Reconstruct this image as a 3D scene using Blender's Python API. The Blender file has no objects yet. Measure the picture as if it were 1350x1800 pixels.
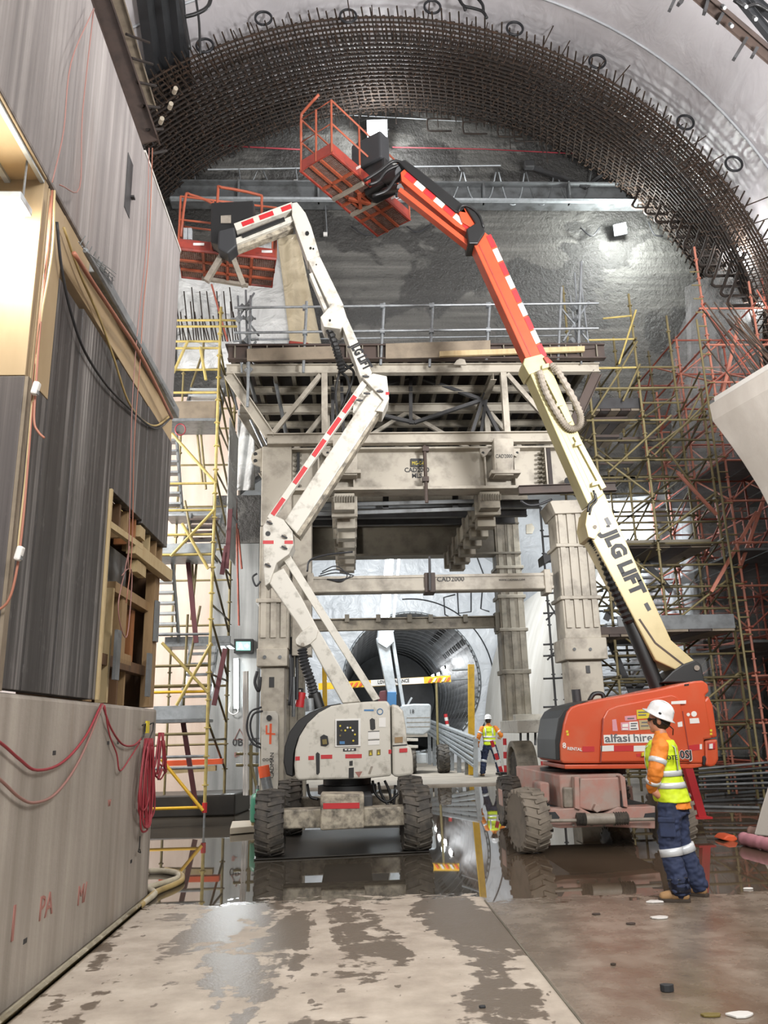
import bpy, bmesh, math, random
from mathutils import Vector, Matrix
random.seed(7)
SC = bpy.context.scene
COL = SC.collection
PI = math.pi

# ------------------------------------------------------------------ camera
CAM_F, CAM_CX, CAM_CY = 1400.0, 675.0, 900.0          # focal length in pixels of the 1350 x 1800 frame
EYE = Vector((0, 0, 1.6))
PITCH, YAW, ROLL = math.radians(15.3), math.radians(2.75), math.radians(1.45)
FWD = Vector((math.sin(YAW)*math.cos(PITCH), math.cos(YAW)*math.cos(PITCH), math.sin(PITCH)))
_r = Vector((math.cos(YAW), -math.sin(YAW), 0)); _u = _r.cross(FWD)
RIGHT = _r*math.cos(ROLL) - _u*math.sin(ROLL)
UP = _u*math.cos(ROLL) + _r*math.sin(ROLL)
cam = bpy.data.cameras.new('camera')
cam.sensor_fit = 'VERTICAL'; cam.sensor_height = 24.0; cam.lens = CAM_F/1800*24.0
cam.clip_end = 500
camo = bpy.data.objects.new('camera', cam); COL.objects.link(camo)
camo.matrix_world = Matrix(((RIGHT.x, UP.x, -FWD.x, EYE.x), (RIGHT.y, UP.y, -FWD.y, EYE.y),
                            (RIGHT.z, UP.z, -FWD.z, EYE.z), (0, 0, 0, 1)))
SC.camera = camo

# ------------------------------------------------------------------ world, lights, exposure
w = bpy.data.worlds.new('world'); SC.world = w; w.use_nodes = True
w.node_tree.nodes['Background'].inputs[0].default_value = (0.93, 0.97, 1.0, 1)
w.node_tree.nodes['Background'].inputs[1].default_value = 0.36
SC.view_settings.view_transform = 'Standard'; SC.view_settings.look = 'None'
SC.view_settings.gamma = 1.0; SC.view_settings.use_curve_mapping = False
SC.view_settings.exposure = 0.25

def light(name, kind, loc, power, color=(1, 1, 1), size=0.3, aim=None, angle=2.6, blend=0.6):
    l = bpy.data.lights.new(name, kind); l.energy = power; l.color = color
    if kind == 'AREA': l.shape = 'SQUARE'; l.size = size
    else: l.shadow_soft_size = size
    if kind == 'SPOT': l.spot_size = angle; l.spot_blend = blend
    o = bpy.data.objects.new(name, l); COL.objects.link(o); o.location = loc
    if aim is not None:
        o.rotation_euler = (Vector(aim)-Vector(loc)).to_track_quat('-Z', 'Y').to_euler()
    return o
# added fill lights without fixtures: behind the photographer, below the vault, the cavern beyond the gantry, the side bays
light('fill_behind_left', 'AREA', (-1.2, -3.0, 7.0), 700, (1.0, 0.97, 0.93), 2.5, (1.5, 12, 3.5))
light('fill_behind_right', 'AREA', (6.0, -2.0, 9.0), 1000, (1.0, 0.98, 0.96), 2.5, (4.0, 14, 4.0))
light('fill_vault', 'AREA', (6.0, 4.0, 6.0), 2300, (1.0, 0.99, 1.0), 1.5, (6.5, 13, 20))
light('fill_far_cavern', 'AREA', (1.6, 28.0, 9.0), 1300, (0.95, 0.98, 1.0), 2.5, (2.2, 36, 2))
light('fill_side_bay', 'AREA', (-7.5, 14.0, 7.0), 1100, (1.0, 0.97, 0.94), 1.5, (-5.0, 21, 5))
light('fill_right_bay', 'AREA', (6.3, 20.3, 7.4), 330, (0.90, 0.96, 1.0), 0.6, (7.6, 21.4, 4.0))  # added to brighten the white sheet behind the right scaffold

# ------------------------------------------------------------------ pixel rays and mesh helpers
def ray(x, y): return RIGHT*((x-CAM_CX)/CAM_F) - UP*((y-CAM_CY)/CAM_F) + FWD
def at(x, y, Y): d = ray(x, y); return EYE + d*(Y/d.y)
def atz(x, y, z=0.0): d = ray(x, y); return EYE + d*((z-EYE.z)/d.z)
def atx(x, y, X): d = ray(x, y); return EYE + d*(X/d.x)
V = Vector

WM = {}                                               # world matrices (no depsgraph needed)
def put(o, parent=None, M=None):
    M = M or Matrix.Identity(4)
    COL.objects.link(o)
    o.matrix_basis = M
    WM[o.name] = M
    if parent is not None:
        o.parent = parent; o.matrix_parent_inverse = WM[parent.name].inverted()
    return o
def tag(o, label=None, cat=None, group=None, kind=None):
    if label: o['label'] = label
    if cat: o['category'] = cat
    if group: o['group'] = group
    if kind: o['kind'] = kind
    return o
def thing(name, label, cat, loc=(0, 0, 0), group=None):
    o = bpy.data.objects.new(name, None); o.empty_display_size = 0.2
    put(o, None, Matrix.Translation(V(loc)))
    return tag(o, label, cat, group)

def basis(z, hint=(0, 0, 1)):
    z = V(z).normalized(); h = V(hint)
    if abs(z.dot(h.normalized())) > 0.99: h = V((1, 0, 0)) if abs(z.x) < 0.9 else V((0, 1, 0))
    x = h.cross(z).normalized(); y = z.cross(x)
    return x, y, z

class MB:
    def __init__(s): s.v = []; s.f = []; s.m = []
    def add(s, vs, fs, mi=0):
        n = len(s.v); s.v += [tuple(p) for p in vs]
        for f in fs: s.f.append([i+n for i in f]); s.m.append(mi)
        return s
    def box(s, c, d, ax=None, mi=0):
        c = V(c); ax = ax or (V((1, 0, 0)), V((0, 1, 0)), V((0, 0, 1)))
        vs = [c + ax[0]*(d[0]/2*i) + ax[1]*(d[1]/2*j) + ax[2]*(d[2]/2*k) for i in (-1, 1) for j in (-1, 1) for k in (-1, 1)]
        return s.add(vs, [(0, 1, 3, 2), (4, 6, 7, 5), (0, 4, 5, 1), (2, 3, 7, 6), (0, 2, 6, 4), (1, 5, 7, 3)], mi)
    def bb(s, a, b, mi=0):
        a = V(a); b = V(b); return s.box((a+b)/2, [abs(b[i]-a[i]) for i in range(3)], None, mi)
    def beam(s, p, q, wd, ht, up=(0, 0, 1), mi=0):    # wd across, ht along up
        p = V(p); q = V(q); x, y, z = basis(q-p, up)
        return s.box((p+q)/2, (wd, ht, (q-p).length), (x, y, z), mi)
    def prism(s, poly, vec, mi=0):
        poly = [V(p) for p in poly]; vec = V(vec); n = len(poly)
        nr = V((0, 0, 0))
        for i in range(n): nr += poly[i].cross(poly[(i+1) % n])
        if nr.dot(vec) > 0: poly = poly[::-1]
        fs = [list(range(n)), [n+i for i in range(n)][::-1]] + [(i, i+n, (i+1) % n+n, (i+1) % n) for i in range(n)]
        return s.add(poly + [p+vec for p in poly], fs, mi)
    def ppoly(s, px, Y0, Y1, mi=0):                   # outline seen on the plane Y0, thickness up to Y1
        return s.prism([at(x, y, Y0) for x, y in px], (0, Y1-Y0, 0), mi)
    def profile(s, p, q, prof, up=(0, 0, 1), mi=0):   # 2D outline swept from p to q
        p = V(p); q = V(q); x, y, z = basis(q-p, up)
        return s.prism([p + x*a + y*b for a, b in prof], q-p, mi)
    def ibeam(s, p, q, h, b, tf=None, tw=None, up=(0, 0, 1), mi=0):
        tf = tf or h*0.08; tw = tw or b*0.1
        pr = [(-b/2, -h/2), (b/2, -h/2), (b/2, -h/2+tf), (tw/2, -h/2+tf), (tw/2, h/2-tf), (b/2, h/2-tf), (b/2, h/2),
              (-b/2, h/2), (-b/2, h/2-tf), (-tw/2, h/2-tf), (-tw/2, -h/2+tf), (-b/2, -h/2+tf)]
        return s.profile(p, q, pr, up, mi)
    def cyl(s, p, q, r, r2=None, n=12, mi=0, caps=True):
        p = V(p); q = V(q); r2 = r if r2 is None else r2; x, y, z = basis(q-p)
        vs = []
        for c, rr in ((p, r), (q, r2)):
            for i in range(n): a = 2*PI*i/n; vs.append(c + x*(rr*math.cos(a)) + y*(rr*math.sin(a)))
        fs = [(i, (i+1) % n, (i+1) % n+n, i+n) for i in range(n)]
        if caps: fs += [list(range(n))[::-1], [n+i for i in range(n)]]
        return s.add(vs, fs, mi)
    def tube(s, pts, r, n=6, mi=0, closed=False):
        pts = [V(p) for p in pts]; m = len(pts); vs = []; fs = []
        x = None
        for i in range(m):
            a = pts[(i-1) % m] if (closed or i > 0) else pts[i]
            b = pts[(i+1) % m] if (closed or i < m-1) else pts[i]
            t = (b-a)
            t = t.normalized() if t.length > 1e-9 else V((0, 0, 1))
            if x is None: x, y, _ = basis(t)
            x = (x - t*x.dot(t)); x = x.normalized() if x.length > 1e-6 else basis(t)[0]
            y = t.cross(x)
            rr = r[i] if isinstance(r, (list, tuple)) else r
            for k in range(n): an = 2*PI*k/n; vs.append(pts[i] + x*(rr*math.cos(an)) + y*(rr*math.sin(an)))
        for i in range(m if closed else m-1):
            j = (i+1) % m
            for k in range(n): fs.append((i*n+k, i*n+(k+1) % n, j*n+(k+1) % n, j*n+k))
        if not closed: fs += [list(range(n))[::-1], [(m-1)*n+k for k in range(n)]]
        return s.add(vs, fs, mi)
    def lathe(s, prof, o, axis, n=24, mi=0):          # prof: (radius, height along axis)
        o = V(o); x, y, z = basis(axis); vs = []; fs = []; m = len(prof)
        for i in range(n):
            a = 2*PI*i/n; d = x*math.cos(a) + y*math.sin(a)
            for r, h in prof: vs.append(o + d*r + z*h)
        for i in range(n):
            j = (i+1) % n
            for k in range(m-1): fs.append((i*m+k, j*m+k, j*m+k+1, i*m+k+1))
        if prof[0][0] > 1e-6: fs.append([i*m for i in range(n)][::-1])
        if prof[-1][0] > 1e-6: fs.append([i*m+m-1 for i in range(n)])
        return s.add(vs, fs, mi)
    def sph(s, c, r, n=12, mi=0):
        r = r if isinstance(r, (tuple, list)) else (r, r, r); m = n//2; vs = []; fs = []
        for j in range(m+1):
            t = PI*j/m
            for i in range(n):
                a = 2*PI*i/n; vs.append((c[0]+r[0]*math.sin(t)*math.cos(a), c[1]+r[1]*math.sin(t)*math.sin(a), c[2]-r[2]*math.cos(t)))
        for j in range(m):
            for i in range(n): fs.append((j*n+i, j*n+(i+1) % n, (j+1)*n+(i+1) % n, (j+1)*n+i))
        return s.add(vs, fs, mi)
    def grid(s, rows, mi=0, closed=False):
        n = len(rows[0]); vs = [p for r in rows for p in r]; fs = []
        for i in range(len(rows)-1):
            for k in range(n if closed else n-1): fs.append((i*n+k, i*n+(k+1) % n, (i+1)*n+(k+1) % n, (i+1)*n+k))
        return s.add(vs, fs, mi)
    def mesh(s, name, mats, smooth=False):
        me = bpy.data.meshes.new(name); me.from_pydata(s.v, [], s.f); me.update()
        for m in (mats if isinstance(mats, (list, tuple)) else [mats]): me.materials.append(MAT[m] if isinstance(m, str) else m)
        if any(s.m): me.polygons.foreach_set('material_index', s.m)
        if smooth: me.polygons.foreach_set('use_smooth', [True]*len(me.polygons))
        return me
    def obj(s, name, mats, parent=None, smooth=False, bevel=0, M=None, fix=False, autosmooth=None):
        me = s.mesh(name, mats, smooth)
        if fix:
            b = bmesh.new(); b.from_mesh(me); bmesh.ops.remove_doubles(b, verts=b.verts, dist=1e-5)
            bmesh.ops.recalc_face_normals(b, faces=b.faces); b.to_mesh(me); b.free()
        if smooth and autosmooth:
            me.set_sharp_from_angle(angle=autosmooth)
        o = bpy.data.objects.new(name, me); put(o, parent, M)
        if bevel:
            md = o.modifiers.new('bevel', 'BEVEL'); md.width = bevel; md.segments = 2; md.limit_method = 'ANGLE'; md.angle_limit = 0.6
        return o

_unit = {}
def bar(name, p, q, r, mat, parent, n=8):             # one straight round bar, mesh data shared between alike bars
    key = (mat, n)
    if key not in _unit:
        me = MB().cyl((0, 0, 0), (0, 0, 1), 1.0, n=n).mesh('round_bar', mat, True)
        me.set_sharp_from_angle(angle=0.9)
        _unit[key] = me
    p = V(p); q = V(q); x, y, z = basis(q-p); L = (q-p).length
    M = Matrix(((x.x*r, y.x*r, z.x*L, p.x), (x.y*r, y.y*r, z.y*L, p.y), (x.z*r, y.z*r, z.z*L, p.z), (0, 0, 0, 1)))
    return put(bpy.data.objects.new(name, _unit[key]), parent, M)
_ubox = {}
def block(name, p, q, wd, ht, mat, parent, up=(0, 0, 1)):  # one straight rectangular piece, shared mesh data
    if mat not in _ubox: _ubox[mat] = MB().box((0, 0, 0.5), (1, 1, 1)).mesh('rect_bar', mat)
    p = V(p); q = V(q); x, y, z = basis(q-p, up); L = (q-p).length
    M = Matrix(((x.x*wd, y.x*ht, z.x*L, p.x), (x.y*wd, y.y*ht, z.y*L, p.y), (x.z*wd, y.z*ht, z.z*L, p.z), (0, 0, 0, 1)))
    return put(bpy.data.objects.new(name, _ubox[mat]), parent, M)
def catenary(p, q, sag, n=14):
    p = V(p); q = V(q)
    return [p.lerp(q, i/n) - V((0, 0, sag*4*(i/n)*(1-i/n))) for i in range(n+1)]
def smooth_path(pts, k=5):                             # Catmull-Rom through the points
    pts = [V(p) for p in pts]; P = [pts[0]*2-pts[1]] + pts + [pts[-1]*2-pts[-2]]; out = []
    for i in range(1, len(P)-2):
        for j in range(k):
            t = j/k; a, b, c, d = P[i-1:i+3]
            out.append(0.5*((2*b) + (c-a)*t + (2*a-5*b+4*c-d)*t*t + (3*b-a-3*c+d)*t**3))
    return out + [pts[-1]]
def text(s, origin, xd, yd, size, mat, parent, name='lettering', center=False, squeeze=1.0, bold=0.0):
    cu = bpy.data.curves.new('t', 'FONT'); cu.body = s; cu.size = 1.0; cu.extrude = 0.004; cu.resolution_u = 2; cu.offset = bold
    cu.align_x = 'CENTER' if center else 'LEFT'
    if center: cu.align_y = 'CENTER'
    to = bpy.data.objects.new('t', cu); me = bpy.data.meshes.new_from_object(to)
    bpy.data.objects.remove(to); me.materials.clear(); me.materials.append(MAT[mat]); me.name = name
    x = V(xd).normalized(); y = V(yd); y = (y - x*y.dot(x)).normalized(); z = x.cross(y); o = V(origin)
    M = Matrix(((x.x*size*squeeze, y.x*size, z.x, o.x), (x.y*size*squeeze, y.y*size, z.y, o.y), (x.z*size*squeeze, y.z*size, z.z, o.z), (0, 0, 0, 1)))
    return put(bpy.data.objects.new(name, me), parent, M)

# ------------------------------------------------------------------ materials
MAT = {}
def nodes_of(name):
    m = bpy.data.materials.new(name); m.use_nodes = True; MAT[name] = m
    nt = m.node_tree; return m, nt, nt.nodes['Principled BSDF']
def N(nt, kind, **kw):
    n = nt.nodes.new(kind)
    for k, v in kw.items():
        if k.startswith('i_'):
            key = k[2:]; key = int(key) if key.isdigit() else key.replace('_', ' ')
            n.inputs[key].default_value = v
        else: setattr(n, k, v)
    return n
def c4(c): return (c[0], c[1], c[2], 1)
def srgb(h):
    h = h.lstrip('#'); o = []
    for i in (0, 2, 4):
        c = int(h[i:i+2], 16)/255; o.append(c/12.92 if c <= 0.04045 else ((c+0.055)/1.055)**2.4)
    return tuple(o)
def ramp(nt, src, stops):
    r = N(nt, 'ShaderNodeValToRGB'); e = r.color_ramp.elements
    e[0].position, e[0].color = stops[0][0], c4(stops[0][1]); e[1].position, e[1].color = stops[-1][0], c4(stops[-1][1])
    for p, c in stops[1:-1]: k = e.new(p); k.color = c4(c)
    nt.links.new(src, r.inputs[0]); return r.outputs[0]
def pos(nt, scale=(1, 1, 1), rot=(0, 0, 0)):
    g = N(nt, 'ShaderNodeNewGeometry'); mp = N(nt, 'ShaderNodeMapping'); mp.inputs['Scale'].default_value = scale; mp.inputs['Rotation'].default_value = rot
    nt.links.new(g.outputs['Position'], mp.inputs[0]); return mp.outputs[0]
def noise(nt, vec, scale, detail=4, rough=0.55, dist=0.0):
    n = N(nt, 'ShaderNodeTexNoise'); n.inputs['Scale'].default_value = scale; n.inputs['Detail'].default_value = detail
    n.inputs['Roughness'].default_value = rough; n.inputs['Distortion'].default_value = dist; nt.links.new(vec, n.inputs['Vector']); return n.outputs[0]
def mix(nt, fac, a, b):
    m = N(nt, 'ShaderNodeMix', data_type='RGBA')
    for s, i in ((fac, 0), (a, 6), (b, 7)):
        if isinstance(s, (int, float)): m.inputs[i].default_value = s
        elif isinstance(s, tuple): m.inputs[i].default_value = c4(s)
        else: nt.links.new(s, m.inputs[i])
    return m.outputs[2]
def bump(nt, bs, h, strength=0.3, dist=0.02):
    b = N(nt, 'ShaderNodeBump'); b.inputs['Strength'].default_value = strength; b.inputs['Distance'].default_value = dist
    nt.links.new(h, b.inputs['Height']); nt.links.new(b.outputs[0], bs.inputs['Normal'])
def simple(name, col, rough=0.5, metal=0.0, dirt=None, amount=0.5, scale=6.0, lo=0.45, hi=0.7, vec=(1, 1, 1), bmp=0.0, spec=0.5):
    m, nt, bs = nodes_of(name)
    col = srgb(col) if isinstance(col, str) else col
    bs.inputs['Base Color'].default_value = c4(col); bs.inputs['Roughness'].default_value = rough; bs.inputs['Metallic'].default_value = metal
    bs.inputs['Specular IOR Level'].default_value = spec
    if dirt is not None:
        dirt = srgb(dirt) if isinstance(dirt, str) else dirt
        nz = noise(nt, pos(nt, vec), scale, 6, 0.62)
        f = ramp(nt, nz, [(lo, (0, 0, 0)), (hi, (amount,)*3)])
        nt.links.new(mix(nt, f, col, dirt), bs.inputs['Base Color'])
        if bmp: bump(nt, bs, nz, bmp)
    return m
def emit(name, col, strength):
    m, nt, bs = nodes_of(name); bs.inputs['Base Color'].default_value = c4(col)
    bs.inputs['Emission Color'].default_value = c4(col); bs.inputs['Emission Strength'].default_value = strength; return m

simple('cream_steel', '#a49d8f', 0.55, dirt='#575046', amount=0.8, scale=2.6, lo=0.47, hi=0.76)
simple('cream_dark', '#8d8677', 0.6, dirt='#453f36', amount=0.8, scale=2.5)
simple('olive_steel', '#6d675a', 0.6, dirt='#3d382f', amount=0.7, scale=2.0)
simple('grey_steel', '#6c6f70', 0.5, 0.2, dirt='#3c3b39', amount=0.7, scale=3)
simple('dark_steel', '#3a3a3b', 0.55, 0.2, dirt='#231f1c', amount=0.7, scale=3)
simple('brown_steel', '#43362f', 0.65, dirt='#26201c', amount=0.7, scale=3)
simple('galv', '#8d9193', 0.4, 0.55, dirt='#5b5d5e', amount=0.6, scale=9)
simple('galv_light', '#b4babd', 0.4, 0.35, dirt='#84898b', amount=0.5, scale=7)
simple('rebar', '#3b322b', 0.75, 0.0, dirt='#523a2b', amount=0.6, scale=7, spec=.2)
simple('rebar_dark', '#2a2522', 0.75, 0.0, dirt='#3f3025', amount=0.5, scale=7, spec=.2)
simple('lift_white', '#bfbbb0', 0.4, dirt='#5f5747', amount=0.8, scale=5.0, lo=0.52, hi=0.76)
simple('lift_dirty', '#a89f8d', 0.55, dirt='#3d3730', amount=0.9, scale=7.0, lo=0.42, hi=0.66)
simple('lift_orange', '#c04e2c', 0.32, dirt='#b57a5e', amount=0.45, scale=2.0, lo=0.5, hi=0.85)
simple('lift_orange_dusty', '#a5766a', 0.65, dirt='#9a9086', amount=0.75, scale=3.5, lo=0.38, hi=0.62)
simple('boom_orange', '#b9482a', 0.36, dirt='#8c3d26', amount=0.5, scale=4)
simple('boom_cream', '#b5a67b', 0.42, dirt='#998a62', amount=0.5, scale=3, lo=0.5, hi=0.8)
simple('boom_yellow', '#b3aa7c', 0.42, dirt='#8b8359', amount=0.5, scale=3, lo=0.5, hi=0.8)
simple('basket_orange', '#8f3427', 0.5, dirt='#582a24', amount=0.7, scale=5)
simple('basket_rail', '#96492f', 0.5, dirt='#6b3d30', amount=0.5, scale=6)
simple('basket_mesh', '#7a5d52', 0.5, 0.3, dirt='#8f7f78', amount=0.8, scale=9)
simple('red', '#b2252a', 0.45); simple('white_tape', '#d3d1cc', 0.4)
simple('red_cable', '#8a2d35', 0.5); simple('orange_cable', '#96614d', 0.5)
simple('pink_cable', '#8c665e', 0.5)
simple('black', '#141414', 0.45); simple('black_cable', '#222326', 0.5); simple('charcoal', '#2b2c2e', 0.6)
simple('rubber', '#3a3733', 0.75, dirt='#6d655a', amount=0.7, scale=5, lo=0.42, hi=0.7)
simple('rubber_dusty', '#7b7266', 0.8, dirt='#4a443d', amount=0.7, scale=4)
simple('rim', '#8a8276', 0.55, dirt='#5b5247', amount=0.6, scale=7)
simple('grey_hose', '#b8b09a', 0.6, dirt='#7d7058', amount=0.7, scale=3)
simple('tan_hose', '#a58f5c', 0.6, dirt='#6b5b3a', amount=0.7, scale=3)
simple('yellow_paint', '#b6a35f', 0.55, dirt='#83764c', amount=0.6, scale=6)
simple('yellow_bright', '#d9ab22', 0.45, dirt='#a8812a', amount=0.5, scale=6)
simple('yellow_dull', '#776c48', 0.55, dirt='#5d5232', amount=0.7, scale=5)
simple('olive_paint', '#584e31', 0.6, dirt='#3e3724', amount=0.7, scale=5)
simple('orange_paint', '#ad6d59', 0.55, dirt='#80594e', amount=0.6, scale=6)
simple('orange_rust', '#8f4a3a', 0.55, dirt='#5f3a32', amount=0.6, scale=6)
simple('maroon', '#5a2f33', 0.55)
simple('timber', '#8d7350', 0.65, dirt='#6d5132', amount=0.6, scale=5, vec=(3, 3, .6))
simple('timber_pale', '#ad9a74', 0.65, dirt='#967a4c', amount=0.5, scale=5, vec=(3, 3, .6))
simple('timber_dark', '#5c4229', 0.7, dirt='#35271a', amount=0.7, scale=4, vec=(3, 3, .6))
simple('timber_orange', '#8f5c34', 0.6, dirt='#6d3f1e', amount=0.6, scale=5, vec=(3, 3, .6))
simple('joist_dark', '#2f2622', 0.7, dirt='#1b1715', amount=0.6, scale=4)
simple('kick_board', '#7d7160', 0.7, dirt='#574d41', amount=0.6, scale=3)
simple('ply_tan', '#a08b6b', 0.6, dirt='#84704f', amount=0.5, scale=2.2, vec=(1, 1, .25))
simple('sign_yellow', '#c9b52b', 0.5); simple('sticker_white', '#dad7d2', 0.45); simple('sticker_pink', '#c88b95', 0.5)
simple('sticker_brown', '#6d5f2e', 0.5); simple('ink', '#1a1a1c', 0.6); simple('ink_grey', '#5f6063', 0.6); simple('ink_red', '#93655c', 0.75)
simple('ink_orange', '#d8592f', 0.6); simple('ink_blue', '#3d6f9c', 0.5); simple('green_tank', '#3f7f66', 0.4)
simple('debris', '#a79d8b', 0.7)
simple('skin', '#b97f63', 0.5); simple('hair', '#2a1f19', 0.6)
simple('helmet', '#dcdcdc', 0.3, dirt='#b7b4ad', amount=0.4, scale=14)
simple('hivis', '#cbe021', 0.6, dirt='#a9b81f', amount=0.6, scale=10); simple('hivis_orange', '#dd8128', 0.65, dirt='#b9651f', amount=0.5, scale=9)
simple('reflective', '#cdd0d2', 0.35, 0.2); simple('navy', '#28324e', 0.8, dirt='#1a2033', amount=0.7, scale=9); simple('boots', '#9d7a52', 0.7, dirt='#5d4a37', amount=0.7, scale=14)
simple('boot_sole', '#3a3027', 0.8); simple('navy_wet', '#121624', 0.22)
emit('lamp_white', (1, 1, 1), 60.0); emit('lamp_warm', (1, 0.95, 0.84), 45.0); emit('tube_white', (0.93, 0.98, 1), 16.0); emit('exit_green', (0.25, 0.85, 0.72), 1.1); emit('exit_white', (0.9, 1, 0.97), 1.5)

def m_concrete_wall(name, base, dark, light_, streak=6.0, rust=None):
    m, nt, bs = nodes_of(name); bs.inputs['Roughness'].default_value = 0.72
    a = noise(nt, pos(nt, (streak, streak, 0.10)), 2.2, 5, 0.6)
    b = noise(nt, pos(nt), 0.9, 6, 0.6)
    c = noise(nt, pos(nt), 28, 3, 0.6)
    col = ramp(nt, a, [(0.30, srgb(dark)), (0.52, srgb(base)), (0.72, srgb(light_))])
    col = mix(nt, ramp(nt, b, [(0.42, (0, 0, 0)), (0.75, (.55, .55, .55))]), col, srgb(dark))
    if rust:
        d = noise(nt, pos(nt, (1.6, 1.6, 0.2)), 1.1, 5, 0.6, 0.3)
        col = mix(nt, ramp(nt, d, [(0.58, (0, 0, 0)), (0.72, (.45, .45, .45))]), col, srgb(rust))
    nt.links.new(col, bs.inputs['Base Color']); bump(nt, bs, c, 0.25, 0.01)
m_concrete_wall('concrete_upper', '#88827f', '#6e6967', '#a09b97', 6.0, '#7f6d64')
m_concrete_wall('concrete_plinth', '#989086', '#7e776d', '#aba499', 2.2, '#7d6b58')
m_concrete_wall('concrete_back', '#8d8f8d', '#6d6f6e', '#a3a5a3', 1.5)
m_concrete_wall('concrete_haunch', '#a8a198', '#989187', '#b5afa6', 0.5)
m_concrete_wall('concrete_lining', '#bbb8b1', '#aca8a0', '#c6c3bd', 0.6)
m_concrete_wall('bay_pink', '#c7b6a8', '#b39f90', '#d6c8bc', 0.6)

def m_dark_ply(name, base, dark, light_):
    m, nt, bs = nodes_of(name); bs.inputs['Roughness'].default_value = 0.5
    a = noise(nt, pos(nt, (9, 9, 0.06)), 1.5, 6, 0.72, 0.15)
    b = noise(nt, pos(nt, (1.2, 1.2, 0.3)), 1.4, 5, 0.6)
    c = noise(nt, pos(nt, (2.5, 2.5, 1.2)), 6.0, 6, 0.7)
    col = ramp(nt, a, [(0.36, srgb(dark)), (0.52, srgb(base)), (0.68, srgb(light_))])
    col = mix(nt, ramp(nt, b, [(0.40, (0, 0, 0)), (0.66, (.7, .7, .7))]), col, srgb(dark))
    col = mix(nt, ramp(nt, c, [(0.58, (0, 0, 0)), (0.8, (.35, .35, .35))]), col, srgb(light_))
    nt.links.new(col, bs.inputs['Base Color'])
m_dark_ply('dark_ply', '#454241', '#242120', '#9a9793')
m_dark_ply('dark_ply_near', '#4a4442', '#3a3433', '#5d5855')

def m_membrane(name, base, dark, sc=0.5, bs_strength=0.55):
    m, nt, bs = nodes_of(name); bs.inputs['Roughness'].default_value = 0.38
    n1 = noise(nt, pos(nt, (1, .6, 1)), sc, 5, 0.55, 0.6); n2 = noise(nt, pos(nt, (1.2, .5, 1.2)), 1.3, 4, 0.5, 1.0)
    nt.links.new(ramp(nt, n1, [(0.3, srgb(dark)), (0.7, srgb(base))]), bs.inputs['Base Color']); bump(nt, bs, n2, bs_strength, 0.25)
m_membrane('membrane', '#d6d2d3', '#c4c0c2', 0.5, 0.22); m_membrane('membrane_far', '#c3c6c9', '#aeb2b6', 0.8, 0.4)
m_membrane('membrane_drape', '#c9cac8', '#a8aaa8', 1.0, 0.8); m_membrane('textile', '#bcb096', '#9d9178', 1.4, 0.5)

def m_shotcrete():
    m, nt, bs = nodes_of('shotcrete')
    P = pos(nt)
    a = noise(nt, pos(nt, (.55, 1, .8)), 0.55, 6, 0.6, 0.4); b = noise(nt, P, 6.0, 5, 0.7); c = noise(nt, pos(nt, (.15, 1, 3.0)), 1.6, 4, 0.6)
    col = ramp(nt, c, [(0.3, srgb('#4b4a47')), (0.55, srgb('#5f5e5a')), (0.8, srgb('#7a7873'))])
    wet = ramp(nt, a, [(0.50, (0, 0, 0)), (0.53, (.85, .85, .85))])
    col = mix(nt, wet, col, srgb('#343331'))
    nt.links.new(col, bs.inputs['Base Color'])
    r = N(nt, 'ShaderNodeMapRange'); nt.links.new(wet, r.inputs[0]); r.inputs[3].default_value = 0.75; r.inputs[4].default_value = 0.35
    nt.links.new(r.outputs[0], bs.inputs['Roughness']); bump(nt, bs, b, 0.9, 0.12)
m_shotcrete()

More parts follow.
